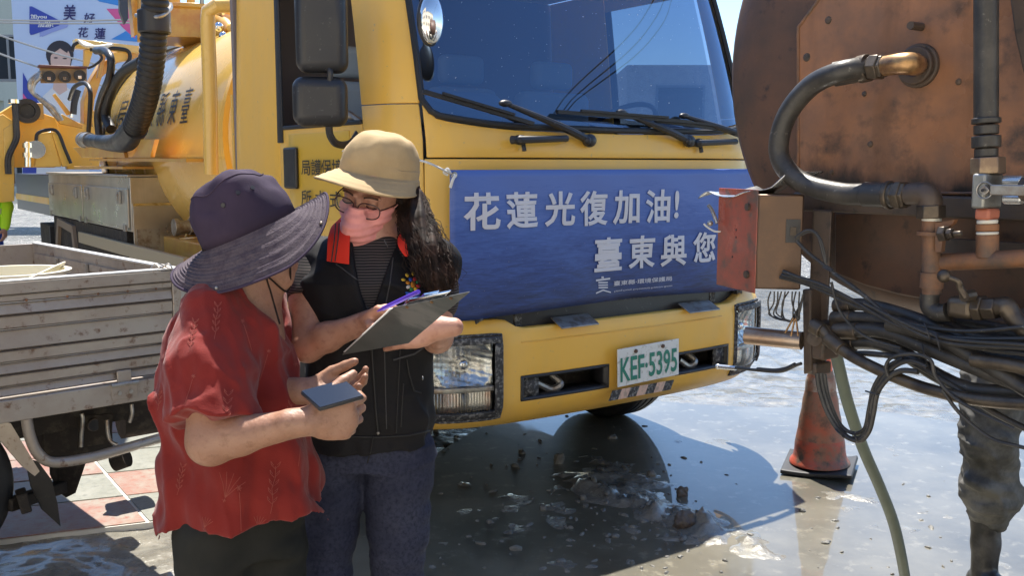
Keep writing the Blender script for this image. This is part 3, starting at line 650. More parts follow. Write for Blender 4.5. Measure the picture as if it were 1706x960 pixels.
# red white warning strip under the plate
wr = MB(); wb = MB()
for i in range(7):
    x0 = -.19 + i * .055; q = [(x0, 0, 0), (x0 + .055, 0, 0), (x0 + .078, 0, .045), (x0 + .023, 0, .045)]
    (wr if i % 2 else wb).prism([(a, -.003, c) for a, b, c in q], (0, .003, 0))
pc2 = FA.onv(1070, 650, -.02) + Vector((-.02, -.004, -.022)); g = wr.build('warning_stripe', M('stripe_pink', (.62, .42, .34), .5, n=(30, .5, .6, (.4, .3, .25))), T); g.location = pc2
g = wb.build('warning_stripe', m_mudp, T); g.location = pc2
# two steel step plates on the bumper top
for x, y in ((958, 535), (1165, 511)):
    c = FA.onv(x, y, .03); MB().obox(c, .21, .09, .006, (1, 0, 0), (0, 1, .45), (0, -.45, 1)).build('step_plate', m_stl, T, bevel=.002)
# dark grille behind banner bottom, behind the bumper top
MB().grid(lambda a, b: cab(tw + (te - tw) * a, .60 + .40 * b, -.06), 30, 4).build('radiator_cover', m_und, T, solid=.02)
patch('grille_panel', m_blk, t_at(-.86), t_at(.76), .80, .985, 24, 3, off=.012, th=.02)
gm = MB()
for k in range(9): gm.box((-.9 + k * .2, .10, .86), (-.86 + k * .2, .14, 1.0))
gm.box((-.95, .085, .93), (.85, .10, .97)).build('grille_bars', m_mudp, T, bevel=.003)
# wipers
def wiper(pv, e1_, b0, b1_):
    p = FA.onv(*pv, .085); L = thing_part = MB()
    L.ball(p, (.034, .03, .03), 12, 8).ball(p + Vector((-.02, -.01, .0)), (.02, .02, .02), 10, 6)
    e = FA.onv(*e1_, .13); L.tube([p, p.lerp(e, .4) + Vector((0, -.02, .0)), e], [.020, .017, .009], 8)
    L.ball(e, (.035, .018, .015), 10, 6)
    w_ = L.build('wiper_arm', m_blk, T)
    a, b = FA.onv(*b0, .125), FA.onv(*b1_, .10); MB().bar(a, b, .016, .022, (0, -1, 0)).bar(a.lerp(b, .15) + Vector((0, -.016, .012)), a.lerp(b, .8) + Vector((0, -.016, .012)), .010, .012, (0, -1, 0)).build('wiper_blade', m_rub, w_)
wiper((982, 234), (842, 172), (705, 152), (888, 206)); wiper((1148, 235), (1035, 187), (928, 186), (1150, 203)); wiper((1262, 236), (1140, 193), (1092, 201), (1210, 216))
for a, b in (((852, 233), (942, 231)), ((1152, 238), (1222, 236))):
    p, q = FA.onv(*a, .095), FA.onv(*b, .095); up = Vector((0, -.035, 0))
    MB().tube([p, p + up + Vector((.02, 0, 0)), q + up - Vector((.02, 0, 0)), q], [.018, .016, .014, .016], 8, sm=False).ball(p + Vector((.03, -.02, 0)), (.035, .025, .022), 10, 6).tube([p + Vector((.06, 0, -.01)), p + Vector((.06, -.01, -.045))], .01, 6).build('grab_handle', m_blk, T)
# panel seams show as dark gaps; side handle
dh = FA.onu(484, 280, -1.225); MB().box((-.02, -.075, -.10), (.0, .075, .10)).build('door_handle', m_blk, T, bevel=.02, seg=3).location = (-1.205, dh.y + .02, dh.z)
# mirrors
def mirror(name, x0, y0, x1, y1, Y, th):
    a, b = dp(x0, y1, Y), dp(x1, y0, Y); c = FA.loc((a + b) / 2); ex = Vector((1, 0, 0)); 
    wd, ht = (b.x - a.x), b.z - a.z
    an = -FA.ang + R(8); ex = Vector((math.cos(an), math.sin(an), 0)); ey = Vector((-math.sin(an), math.cos(an), 0))
    return c, MB().obox(c, wd, th, ht, ex, ey, (0, 0, 1)).build(name, m_blk, T, bevel=.045, seg=5)
c1, mr1 = mirror('wing_mirror', 495, -30, 577, 122, 3.95, .12); c2, mr2 = mirror('wing_mirror', 490, 128, 578, 211, 3.95, .12)
L = lambda x, y, Y: FA.loc(dp(x, y, Y))
MB().tube([L(549, 112, 3.92), L(550, 122, 3.91), L(550, 140, 3.92)], .013, 8).build('mirror_stem', m_blk, T)
MB().tube([L(548, 205, 3.95), L(550, 225, 3.96), L(562, 240, 4.0), L(585, 238, 4.1), L(600, 215, 4.2)], .016, 8).build('mirror_arm', m_blk, T)
MB().tube([L(580, 190, 4.3), L(640, 232, 4.25)], .018, 8).build('mirror_stay', m_stl, T)
# round front mirror hanging before the screen
c = L(719, 32, 3.86); MB().ball((0, 0, 0), (.052, .03, .097), 24, 16).build('front_mirror', m_chr, T, org=(0, 0, 0)).location = c
MB().ball(c + Vector((0, .014, 0)), (.057, .026, .103), 24, 16).build('front_mirror_shell', m_blk, T); MB().tube([c + Vector((0, .02, .08)), c + Vector((.02, .05, .3)), c + Vector((.1, .3, .75))], .012, 8).build('front_mirror_arm', m_blk, T)
# lettering on the door
def door_text(body, x, y, wpx, h, u=-1.218, name='door_lettering'):
    a, b = FA.onu(x, y, u), FA.onu(x + wpx, y, u); W = a.y - b.y
    text_mesh(name, body, m_ink, lambda s, q: Vector((u, a.y - s, a.z - .02 + q)), W, h, T, bold=.012)
door_text('局護保境環縣東臺', 502, 285, 150, .075); door_text('所 水 式', 502, 335, 66, .075)
patch('door_panel_patch', M('yellow_patch', (.68, .42, .05), .3), t_side(1.30, -1), t_side(.62, -1), 1.30, 1.70, 8, 4, off=.0035, th=.003)
# under the cab: axle, chassis, engine, steps
MB().box((-.95, .6, .55), (-.55, 9.8, .85)).box((.40, .6, .55), (.80, 9.8, .85)).build('chassis_rail', m_und, T, bevel=.01)
MB().box((-.5, .5, .45), (.35, 2.0, 1.15)).build('engine', m_und, T, bevel=.06); MB().cyl((-1.0, 1.25, .5), (.85, 1.25, .5), .07, n=12).build('axle', m_und, T)
MB().box((-.85, .22, .47), (.70, .26, .74)).build('opening_backing', m_und, T); MB().box((.62, 2.3, .34), (1.0, 3.6, .95)).build('hidden_side_box', m_und, T, bevel=.04); MB().box((.62, 3.8, .36), (1.02, 6.2, 1.0)).build('hidden_side_box_rear', m_ss, T, bevel=.01)  # dark backing for bumper openings; hidden boxes added to block mirrored sky
MB().box((-1.08, 1.85, .36), (.66, 2.25, 1.0)).build('sky_block_rear', m_und, T, bevel=.02); MB().box((.66, 1.80, .34), (1.0, 2.29, .95)).build('sky_block_side', m_und, T, bevel=.03); MB().box((-.80, .40, .36), (.665, 1.849, .62)).build('sky_block_front', m_und, T, bevel=.03)  # unseen blocks added to keep sky out of the reflection under the truck
for q in (-1.15, .83): MB().box((q, .55, .62), (q + .17, 2.0, 1.0)).build('wheel_arch', m_und, T)
MB().box((-1.15, .62, .40), (-.9, 1.0 - .3, .8)).build('step', m_und, T)
def wheel(u, v, r=.5, wd=.28, name='wheel'):
    s = -1 if u < 0 else 1; n = 56
    prof = [(r * .56, -wd / 2), (r * .72, -wd / 2 - .005), (r * .93, -wd / 2 + .01), (r * .985, -wd / 2 + .04)]
    for k in range(4):
        x = -wd / 2 + .05 + k * (wd - .1) / 4; ww = (wd - .1) / 4; prof += [(r, x + .004), (r, x + ww - .012), (r - .014, x + ww - .01), (r - .014, x + ww)]
    prof += [(r * .985, wd / 2 - .04), (r * .93, wd / 2 - .01), (r * .72, wd / 2 + .005), (r * .56, wd / 2)]
    W = MB().lathe(prof, (0, 0, 0), (1, 0, 0), n).build(name, m_rub, T, ang=50); W.location = (u, v, r)
    MB().lathe([(r * .57, s * (wd / 2)), (r * .54, s * (wd / 2 - .04)), (r * .35, s * (wd / 2 - .08)), (r * .22, s * (wd / 2 - .05)), (r * .2, s * (wd / 2 + .02)), (.01, s * (wd / 2 + .03))], (0, 0, 0), (1, 0, 0), 32, cap=False).build('rim', m_stl, W)
    return W
wheel(.83, 1.25); wheel(-.97, 1.25)
for u in (-1.0, -.66, .52, .86): wheel(u, 7.0)
# ----- tank behind the cab
TR, TZ, TV0, TV1 = .93, 1.72, 2.75, 6.3
prof = [(.02, TV0 - .20), (.3, TV0 - .18), (.55, TV0 - .12), (.78, TV0 - .05), (TR - .03, TV0), (TR, TV0 + .05), (TR, TV1 - .05), (TR - .02, TV1), (.80, TV1 + .07), (.55, TV1 + .15), (.02, TV1 + .2)]
MB().lathe([(r, h) for r, h in prof], (-.08, 0, TZ), (0, 1, 0), 72).build('tank', m_yt, T, ang=50)
for v in (TV0 + .02, TV1 - .35): MB().ring((-.08, v, TZ), (0, 1, 0), TR + .018, TR - .02, .06, 64).build('tank_band', m_y if v < 4 else m_blk, T)
MB().box((-.95, TV0 + .1, .86), (.8, TV1 + .4, 1.0)).build('subframe', m_or, T, bevel=.01)
for v in (TV0 + .4, 4.2, TV1 - .5): MB().prism([(-.85, v, 1.0), (.7, v, 1.0), (.62, v, 1.35), (-.78, v, 1.35)], (0, .05, 0)).build('saddle', m_or, T)
# lettering wrapped on the tank side
def on_tank(v, z, off=.006):
    dz = z - TZ; rr = TR + off; return Vector((-.08 - math.sqrt(max(rr * rr - dz * dz, .001)), v, z))
for ch, x in (('局', 205), ('保', 232), ('環', 253), ('縣', 272), ('東', 291), ('臺', 312)):
    a = FA.onu(x - 12, 206, -1.0); b = FA.onu(x + 4, 206, -1.0); W = (a.y - b.y) * .84; hz = .25
    zb = 1.84
    text_mesh('tank_lettering', ch, m_ink, lambda s, q: on_tank(a.y - s, zb + q), W, hz, T, bold=.001, shear=-.1)
# top manhole and pipework on the tank
MH = FA.onv(316, 70, 4.9)
MB().lathe([(.34, 0), (.34, .22), (.37, .23), (.37, .26), (.05, .30)], tuple(MH), (0, 0, 1), 36).build('manhole', m_or, T, bevel=.004)
for k in range(8):
    a = 2 * math.pi * k / 8; MB().cyl(MH + Vector((.355 * math.cos(a), .355 * math.sin(a), .26)), MH + Vector((.355 * math.cos(a), .355 * math.sin(a), .30)), .018, n=8).build('manhole_bolt', m_stl, T)
L2 = lambda x, y, v: FA.onv(x, y, v)
LU = lambda x, y, u: FA.onu(x, y, u)
for pts, r, m, nme in (
    ([(290, -60), (290, 75)], .055, m_or, 'upright_pipe'), ([(264, -40), (264, 60)], .045, m_or, 'upright_pipe'), ([(318, -60), (318, 80)], .035, m_or, 'upright_pipe'),
    ([(270, 62), (300, 56), (330, 60)], .03, m_blk, 'rubber_hose'), ([(250, 88), (285, 68), (320, 58), (345, 60)], .028, m_rub, 'rubber_hose'),
    ([(330, 38), (352, 34), (372, 38), (385, 52)], .05, m_or, 'top_pipe'), ([(345, 56), (380, 48), (415, 44)], .04, m_yt, 'top_pipe'),
    ([(330, 8), (350, 22), (372, 22)], .012, m_chr, 'top_wire_loop')):
    MB().tube([LU(x, y, -.45) for x, y in pts], r, 12).build(nme, m, T)
MB().box(tuple(MH + Vector((.45, -.1, .05))), tuple(MH + Vector((1.1, .5, .25)))).build('tank_top_box', m_or, T, bevel=.02)
for x, y in ((296, 50), (290, 62), (280, 58), (372, 60), (364, 44)): MB().ball(LU(x, y, -.55), .035, 12, 8).build('valve_knob', m_chr, T)
# yellow rail behind the cab
ry = -1.20
MB().tube([LU(352, 290, ry), LU(350, 150, ry), LU(346, 40, ry), LU(347, 18, ry), LU(352, 8, ry) + Vector((.03, 0, 0)), LU(352, 4, ry) + Vector((.14, 0, 0)), LU(352, 4, ry) + Vector((1.2, 0, 0))], .042, 14, sm=False).build('guard_rail', m_yt, T)
MB().prism([LU(x, y, -1.1) for x, y in ((392, 187), (394, 168), (400, 152), (408, 143), (414, 141), (414, 187))], (.2, 0, 0)).build('rear_lamp_guard', m_navy, T, bevel=.02)
# the big ribbed suction hose with clamp and elbow
hu = -1.22
hp = [LU(262, -90, hu), LU(260, -30, hu), LU(257, 40, hu), LU(253, 100, hu), LU(243, 160, hu), LU(226, 208, hu), LU(212, 228, hu)]
MB().tube(hp, .083, 24, ribs=(.042, .005)).build('suction_hose', m_rub, T)
MB().tube([LU(226, 212, hu), LU(210, 232, hu), LU(192, 238, hu), LU(165, 236, hu), LU(146, 233, hu)], [.088, .09, .07, .055, .055], 20).build('hose_elbow', m_blk, T)
MB().cyl(LU(150, 233, hu), LU(138, 233, hu), .062, n=28).ring(LU(142, 233, hu), (0, 1, 0), .07, .04, .04).build('hose_end_ring', m_stl, T)
c = LU(257, 36, hu); MB().ring(c + Vector((0, 0, -.075)), (0, 0, 1), .105, .08, .15, 24).build('hose_clamp', m_blk, T, bevel=.01)
MB().tube([c + Vector((-.10, .06, .04)), c + Vector((0, -.11, .02)), c + Vector((.10, -.02, .09)), c + Vector((.115, .02, .13))], .014, 8).build('clamp_rim', m_stl, T)
MB().tube([LU(185, 215, -1.05), LU(176, 190, -1.05), LU(186, 150, -1.05), LU(206, 120, -1.05), LU(236, 102, -1.05)], .042, 12).build('rubber_hose', m_rub, T)
MB().tube([LU(165, 225, -1.1), LU(163, 190, -1.1), LU(170, 160, -1.1), LU(182, 130, -1.1), LU(185, 100, -1.1), LU(176, 85, -1.1), LU(160, 84, -1.1)], .032, 12).build('rubber_hose', m_blk, T)
MB().tube([LU(147, 225, -1.1), LU(150, 180, -1.1), LU(150, 150, -1.1), LU(140, 138, -1.1), LU(124, 145, -1.1), LU(116, 165, -1.1)], .020, 10).build('rubber_hose', m_rub, T)
# tray under the hose
a, b = LU(133, 246, -1.25), LU(207, 250, -1.25)
MB().prism([LU(121, 246, -1.22), LU(203, 241, -1.22), LU(208, 263, -1.22), LU(136, 262, -1.22)], (.03, 0, 0)).box((-1.22, LU(207, 250, -1.2).y, 1.52), (-.7, LU(121, 246, -1.22).y, 1.54)).build('hose_tray', m_or, T, bevel=.004)
MB().prism([LU(148, 264, -1.2), LU(310, 264, -1.2), LU(310, 270, -1.2), LU(148, 268, -1.2)], (.4, 0, 0)).build('tray_ledge', m_or, T)
MB().prism([LU(235, 232, -1.2), LU(258, 232, -1.2), LU(250, 262, -1.2), LU(222, 262, -1.2)], (.03, 0, 0)).build('tray_gusset', m_or, T)
# tool boxes
bv0, bv1, bv2 = LU(217, 330, -1.18).y, LU(83, 330, -1.18).y, LU(25, 300, -1.18).y
zt_, zb_ = 1.46, 1.04; bx1 = FA.onv(319, 330, bv0).x
B = MB().box((-1.18, bv0, zb_), (bx1, bv1, zt_)).box((-1.2, bv0 - .02, zt_), (bx1 + .02, bv1 + .02, zt_ + .018)).build('tool_box', m_ss, T, bevel=.006)
vm = LU(140, 330, -1.18).y
for a, b in ((bv0 + .03, vm - .02), (vm + .02, bv1 - .03)):
    D = MB().box((-1.195, a, zb_ + .03), (-1.181, b, zt_ - .09)).build('locker_door', m_ss, B, bevel=.004)
    for q in (a + .22, b - .22): MB().box((-1.215, q - .045, zt_ - .21), (-1.196, q + .045, zt_ - .11)).box((-1.225, q - .02, zt_ - .19), (-1.214, q + .02, zt_ - .13)).build('latch', m_stl, D, bevel=.003)
    for q in (a + .1, b - .1): MB().box((-1.205, q - .04, zb_ + .0), (-1.196, q + .04, zb_ + .05)).build('hinge', m_stl, D)
MB().box((-1.17, bv0 - .015, zb_ - .17), (bx1, bv0, zb_ + .22)).build('lower_front_plate', m_ss, B, bevel=.004)
MB().box((-1.15, bv0 - .03, zb_ - .13), (-.98, bv0 - .016, zb_ + .02)).build('small_plate', m_stl, B)
MB().box((-1.17, bv0 - .03, zb_ + .20), (bx1 - .05, bv0 - .001, zb_ + .22)).build('plate_lip', m_chr, B)
E2 = MB().box((-1.17, bv1 + .03, zb_ - .02), (-.5, bv2, zt_ - .01)).build('rear_box', m_navy, T, bevel=.006)
MB().box((-1.185, bv1 + .04, zb_ + .10), (-1.171, bv2 - .02, zb_ + .17)).build('yellow_stripe', m_y, E2)
MB().box((-1.17, bv0 + .2, .62), (-1.0, bv1 - .1, zb_ - .01)).build('box_underframe', m_und, T)
# outlet coupling by the box
c = FA.onv(290, 379, bv0 - .35); MB().cyl(c, c + Vector((.24, .0, .0)), .05, n=20).cyl(c - Vector((.005, 0, 0)), c + Vector((.03, 0, 0)), .066, n=20).cyl(c + Vector((.11, 0, 0)), c + Vector((.15, 0, 0)), .062, n=20).build('outlet_coupling', m_stl, T, bevel=.003)
MB().tube([c + Vector((.02, -.05, -.085)), c + Vector((.15, -.06, -.08)), c + Vector((.26, -.02, -.07))], .012, 8).ball(c + Vector((.14, -.01, .06)), .03, 8, 6).build('outlet_lever', m_chr, T)
MB().tube([c + Vector((.0, -.05, .42)), c + Vector((.05, -.05, .36)), c + Vector((.10, -.04, .41)), c + Vector((.2, 0, .40)), c + Vector((.28, 0, .46))], .014, 8).build('valve_handle', m_chr, T)
MB().prism([c + Vector((.14, -.02, .22)), c + Vector((.22, -.02, .26)), c + Vector((.25, -.02, -.1)), c + Vector((.17, -.02, -.06))], (0, .012, 0)).build('white_tag_plate', M('paint_white', (.75, .76, .74), .5), T)
# side guard and mudguard
g0, g1 = LU(305, 430, -1.2), LU(130, 386, -1.2)
MB().prism([g0, g1, g1 + Vector((0, 0, -.10)), g0 + Vector((0, 0, -.10))], (.04, 0, 0)).build('side_guard_rail', M('beige_rail', (.36, .29, .18), .5), T, bevel=.004)
MB().box((-1.16, g0.y, .42), (-1.13, g1.y, g1.z - .11)).build('side_guard_sheet', m_ss, T)
wc = Vector((-1.0, 7.0, .5)); mg = MB()
for a0_, a1_ in ((-62, -20), (-20, 62)):
    pass
gp = [(-.62, .35), (-.42, .98), (.3, 1.02), (.62, .45)]
outer = [Vector((-1.2, 7.0 + a, b)) for a, b in gp]; inner = [Vector((-1.2, 7.0 + a * .84, b - .07)) for a, b in gp[::-1]]
for i in range(3): mg.prism([outer[i], outer[i + 1], inner[3 - i - 1], inner[3 - i]], (.3, 0, 0))
mg.build('mudguard', M('brown_guard', (.22, .16, .11), .6), T)
MB().box((-1.15, 8.0, .5), (-.8, 8.05, .9)).build('mud_flap', m_rub, T)
for v in (g1.y + .1, (g0.y + g1.y) / 2, bv0 + .15): MB().box((-1.1, v - .03, .5), (-1.04, v + .03, zb_)).build('box_stay', m_stl, T)
# rear lifting gear: yellow plates, gauge panel, hoses
LU0 = LU
LU = lambda x, y, u: FA.onv(x, y, 8.3 + (u + .9) * .8)
def plate(name, pts, u, m, th=.06, parent=T, bev=.006): return MB().prism([LU(x, y, u) for x, y in pts], (0, th, 0)).build(name, m, parent, bevel=bev)
plate('rear_door_plate', [(0, 188), (26, 172), (92, 196), (118, 272), (90, 279), (5, 279), (-40, 279), (-40, 200)], -.6, m_y, .2)
plate('rear_bracket_plate', [(92, 196), (140, 206), (166, 215), (166, 282), (112, 282)], -.5, m_y, .1)
plate('gear_plate', [(150, 190), (176, 170), (196, 180), (190, 232), (160, 240)], -.45, m_yt, .1)
plate('side_arm_plate', [(-60, 210), (5, 190), (24, 203), (24, 335), (-60, 345)], -.9, m_y, .08)
plate('inner_plate', [(6, 215), (22, 205), (22, 275), (8, 290)], -.92, m_yt, .02)
plate('lamp_recess', [(30, 170), (72, 172), (74, 198), (31, 198)], -.75, m_or, .1)
MB().ring(LU(44, 185, -.85), (0, 1, 0), .13, .08, -.06).cyl(LU(44, 185, -.83), LU(44, 185, -.80), .085).build('round_work_lamp', m_blk, T)
plate('valve_block', [(66, 222), (86, 219), (102, 278), (58, 278)], -1.0, m_yt, .12)
plate('strut_plate', [(86, 219), (96, 222), (118, 276), (104, 278)], -1.02, m_y, .04)
MB().cyl(LU(60, 249, -1.1), LU(60, 249, -1.05), .095, n=28).build('round_gauge', m_chr, T)
MB().tube([LU(46, 278, -1.05), LU(46, 260, -1.05), LU(46, 236, -1.05)], .035, 12).ring(LU(46, 262, -1.05), (0, 0, 1), .05, .02, .05).ring(LU(46, 246, -1.05), (0, 0, 1), .05, .02, .05).build('valve_column', m_chr, T)
MB().tube([LU(60, 235, -1.08), LU(63, 222, -1.08), LU(80, 216, -1.08), LU(96, 220, -1.08), LU(108, 248, -1.08), LU(118, 272, -1.08)], .018, 8).build('rubber_hose', m_rub, T)
for k, dx in enumerate((0, 4)):
    MB().tube([LU(23 + dx, 172, -.95), LU(25 + dx, 210, -.95), LU(25 + dx, 232, -.95), LU(12 + dx, 262, -.95), LU(12 + dx, 290, -.95)], .022, 8).build('rubber_hose', m_blk, T)
MB().ring(LU(24, 172, -.95), (0, 0, 1), .06, .02, .04).build('pipe_cap', m_chr, T)
plate('boom_arm', [(140, 168), (150, 135), (168, 105), (200, 88), (232, 86), (232, 96), (196, 104), (170, 128), (158, 165), (150, 230), (140, 232)], -.5, m_or, .2)
plate('boom_beam', [(125, 64), (232, 76), (232, 88), (126, 80)], -.75, m_yt, .15)
plate('boom_post', [(141, 82), (156, 82), (148, 110), (140, 112)], -.75, m_y, .08)
plate('boom_post', [(170, 88), (178, 88), (168, 130), (162, 130)], -.7, m_or, .08)
plate('boom_cheek', [(186, 88), (212, 84), (212, 100), (186, 104)], -.85, m_y, .08)
plate('link_bar', [(92, 192), (104, 190), (138, 208), (138, 214), (100, 206)], -.85, m_or, .06)
plate('link_bar', [(88, 158), (92, 155), (120, 190), (112, 192)], -.7, m_or, .05)
MB().tube([LU(122, 190, -.8), LU(124, 170, -.8), LU(130, 150, -.8)], .035, 10).build('ram', m_blk, T); MB().tube([LU(119, 195, -.8), LU(122, 175, -.8)], .018, 8).build('ram_rod', m_chr, T)
G = plate('gauge_panel', [(66, 110), (145, 112), (145, 138), (68, 138)], -.98, M('gauge_panel_tan', (.40, .27, .14), .5, n=(9, .4, .6, (.3, .2, .12))), .03)
plate('panel_hood', [(65, 107), (146, 110), (146, 114), (65, 112)], -1.06, M('dark_red_paint', (.12, .04, .03), .5), .1)
for x, y in ((81, 128), (107, 128), (132, 126)):
    c = LU(x, y, -1.0); g = MB().cyl(c, c + Vector((0, -.035, 0)), .058, n=28).ring(c + Vector((0, -.035, 0)), (0, -1, 0), .062, .050, .012).build('gauge', m_blk, G)
    MB().box((c.x - .022, c.y - .05, c.z - .035), (c.x + .012, c.y - .036, c.z - .003)).build('gauge_glare', m_chr, g)  # chrome block stands in for the glare on the dial
for k in range(3):
    o = k * 4.0; MB().tube([LU(68, 120 + o, -1.05 - .03 * k), LU(52 + o * .6, 132 + o, -1.05), LU(50 + o * .8, 148 + o, -1.05), LU(64 + o, 162 + o * .5, -1.03), LU(82 + o, 180, -1.0), LU(98 + o * .6, 200, -.95)], .022, 8).build('braided_hose', m_stl, T)
for k in range(4): MB().tube([LU(130 + 3 * k, 67 + k, -.9), LU(142 + 4 * k, 76, -.95), LU(165, 77 + k, -.95), LU(182 + k * 2, 74, -.9)], .016, 8).build('pale_cable', M('pale_cable', (.6, .58, .5), .5), T)
MB().tube([LU(120, 85, -.9), LU(123, 75, -.9), LU(130, 70, -.9)], .018, 8).tube([LU(150, 82, -.9), LU(185, 80, -.9), LU(212, 84, -.9), LU(216, 98, -.9), LU(205, 112, -.9)], .022, 8).tube([LU(160, 84, -.9), LU(170, 96, -.9), LU(158, 108, -.9), LU(146, 113, -.9)], .014, 8).build('cable_loom', m_rub, T)
plate('crane_post', [(212, -60), (232, -60), (233, 55), (224, 60)], -.7, m_or, .15)
plate('crane_post_edge', [(198, -60), (212, -60), (214, 30), (208, 40), (200, 18)], -.72, m_navy, .08)
MB().tube([LU(237, -60, -.8), LU(236, 70, -.8)], .05, 12).build('upright_pipe', m_or, T)
MB().tube([LU(268, 45, -.9), LU(272, 52, -.9)], .04, 8).build('valve_knob', m_chr, T)

# ================================================================== BLUE BANNER tied over the grille
def bv(u, z): return .058 + .022 * math.sin(u * 5.1 + z * 2) * (1.55 - z) + .0025 * math.sin(u * 17 + z * 23) + .003 * math.sin((u + 1) * 9 - (1.53 - z) * 14) * math.exp(-((u + 1.0) / .5) ** 2) + .010 * math.sin(u * 9 + 1.3) * max(0, 1.2 - z) + .02 * (max(0, abs(u + .05) - .6) / .4) ** 2
BTL, BTR, BBL, BBR = FA.onv(752, 283, .06), FA.onv(1240, 281, .06), FA.onv(775, 528, .06), FA.onv(1210, 490, .06)
slope = (BTR.x - BTL.x)
uL, uR, zTop = BTL.x, BTL.x + 1.93, BTL.z
def bbot(u): return BBL.z - .02 + .02 * math.sin((u - uL) / (uR - uL) * math.pi) 
SEA = bpy.data.materials.new('sea_print'); SEA.use_nodes = True; t_ = SEA.node_tree; b_ = t_.nodes['Principled BSDF']; b_.inputs['Roughness'].default_value = .45
tc = nn(t_, 'ShaderNodeTexCoord'); sp = nn(t_, 'ShaderNodeSeparateXYZ'); t_.links.new(tc.outputs['Object'], sp.inputs[0])
mr = nn(t_, 'ShaderNodeMapRange'); mr.inputs[1].default_value = -.62; mr.inputs[2].default_value = 0; t_.links.new(sp.outputs[2], mr.inputs[0])
nz1 = noise_node(t_, 5, 9, .7, (1, 1, 7), dist=.6); nz2 = noise_node(t_, 16, 9, .7, (1, 1, 9), dist=.3)
ad = nn(t_, 'ShaderNodeMath', operation='MULTIPLY_ADD'); t_.links.new(nz1.outputs[0], ad.inputs[0]); ad.inputs[1].default_value = .8; t_.links.new(mr.outputs[0], ad.inputs[2])
ad2 = nn(t_, 'ShaderNodeMath', operation='MULTIPLY_ADD'); t_.links.new(nz2.outputs[0], ad2.inputs[0]); ad2.inputs[1].default_value = .75; t_.links.new(ad.outputs[0], ad2.inputs[2])
r_ = ramp_node(t_, ad2.outputs[0], [(.42, (.010, .014, .045)), (.62, (.018, .03, .10)), (.85, (.03, .065, .24)), (1.05 / 1.1, (.055, .12, .40)), (1.0, (.09, .16, .45))])
ad2.use_clamp = False; sc_ = nn(t_, 'ShaderNodeMath', operation='MULTIPLY'); sc_.inputs[1].default_value = .62; t_.links.new(ad2.outputs[0], sc_.inputs[0]); t_.links.new(sc_.outputs[0], r_.inputs[0]); r_.color_ramp.elements[0].position = .30; r_.color_ramp.elements[1].position = .48; r_.color_ramp.elements[2].position = .66; r_.color_ramp.elements[3].position = .86; r_.color_ramp.elements[4].position = 1.0
no = noise_node(t_, 180, 2); rr = ramp_node(t_, no.outputs[0], [(.74, 0), (.77, 1)]); mx = nn(t_, 'ShaderNodeMix', data_type='RGBA'); t_.links.new(rr.outputs[0], mx.inputs[0]); t_.links.new(r_.outputs[0], mx.inputs[6]); mx.inputs[7].default_value = (.4, .4, .4, 1)
t_.links.new(mx.outputs[2], b_.inputs['Base Color'])
KB = thing('support_banner', 'blue sea printed cloth banner with large white Chinese lettering tied across the yellow cab', 'banner', tuple(FA.w(uL, .06, zTop)), FA.ang)
def bp3(u, z, off=0): return Vector((u - uL, bv(u, z) - .06 - off, z - zTop))
MB().grid(lambda a, b: bp3(uL + (uR - uL) * a, bbot(uL + (uR - uL) * a) * (1 - b) + zTop * b), 60, 20).build('cloth', SEA, KB, solid=.0015)
m_let = M('banner_white_ink', (.60, .61, .68), .5)
def btx(body, x0, y0, x1, y1, bold=.03, m=m_let):
    a, b = FA.onv(x0, y0, .06), FA.onv(x1, y1, .06); text_mesh('banner_lettering', body, m, lambda s, q: bp3(a.x + s, a.z + q, .0055), b.x - a.x, b.z - a.z, KB, bold=bold)
for ch, x0, y0, x1, y1 in (('花', 773, 385, 831, 320), ('蓮', 841, 382, 895, 319), ('光', 906, 378, 957, 318), ('復', 965, 377, 1013, 317), ('加', 1021, 375, 1065, 316), ('油', 1074, 372, 1115, 315), ('!', 1121, 364, 1129, 317),
    ('臺', 990, 454, 1037, 394), ('東', 1047, 449, 1092, 391), ('與', 1100, 445, 1141, 389), ('您', 1151, 438, 1189, 385), ('同', 1197, 436, 1233, 383), ('在', 1240, 432, 1274, 380)):
    btx(ch, x0, y0, x1, y1, .028)
btx('臺東縣·環境保護局', 1024, 477, 1119, 460, .012); btx('Taitung County Environmental Protection Bureau', 1024, 484, 1119, 478, 0)
def bpoly(pts): return MB().add([tuple(bp3(*(lambda p: (p.x, p.z))(FA.onv(x, y, .06)), .0035)) for x, y in pts], [tuple(range(len(pts)))]).build('banner_emblem', m_let, KB, smooth=False)
bpoly([(993, 466), (1018, 463), (1018, 466), (993, 469)]); bpoly([(1003, 461), (1007, 461), (1007, 464), (1003, 464)])
for k in range(4):
    y = 470 + k * 4.2; bpoly([(997 - (k > 2) * 5, y + (k > 2) * 5), (1005, y), (1014 + (k > 2) * 5, y + (k > 2) * 4), (1014 + (k > 2) * 5, y + 2 + (k > 2) * 4), (1005, y + 2.2), (997 - (k > 2) * 5, y + 2.2 + (k > 2) * 5)])
MB().ring((.012, -.004, -.02), (0, 1, 0), .013, .007, .005, 16).build('eyelet', m_chr, KB)
ce = FA.w(uL + .012, .05, zTop - .02); m_rope = M('white_cord', (.72, .71, .68), .8, bump=(150, .5, .002))
rp = MB().tube([ce, ce + Vector((-.03, -.01, .012)), dp(715, 272, 3.6), dp(690, 266, 3.66), dp(640, 262, 3.78)], .0042, 8).tube([ce, ce + Vector((-.01, -.012, -.02)), ce + Vector((-.02, -.01, -.05))], .006, 8).tube([ce + Vector((-.02, -.01, .01)), ce + Vector((-.03, -.015, .025)), ce + Vector((-.045, -.01, .01)), ce + Vector((-.03, 0, .0))], .005, 6).build('tie_rope', m_rope)
tag(rp, 'white cord tying the top left corner of the blue banner', 'rope')
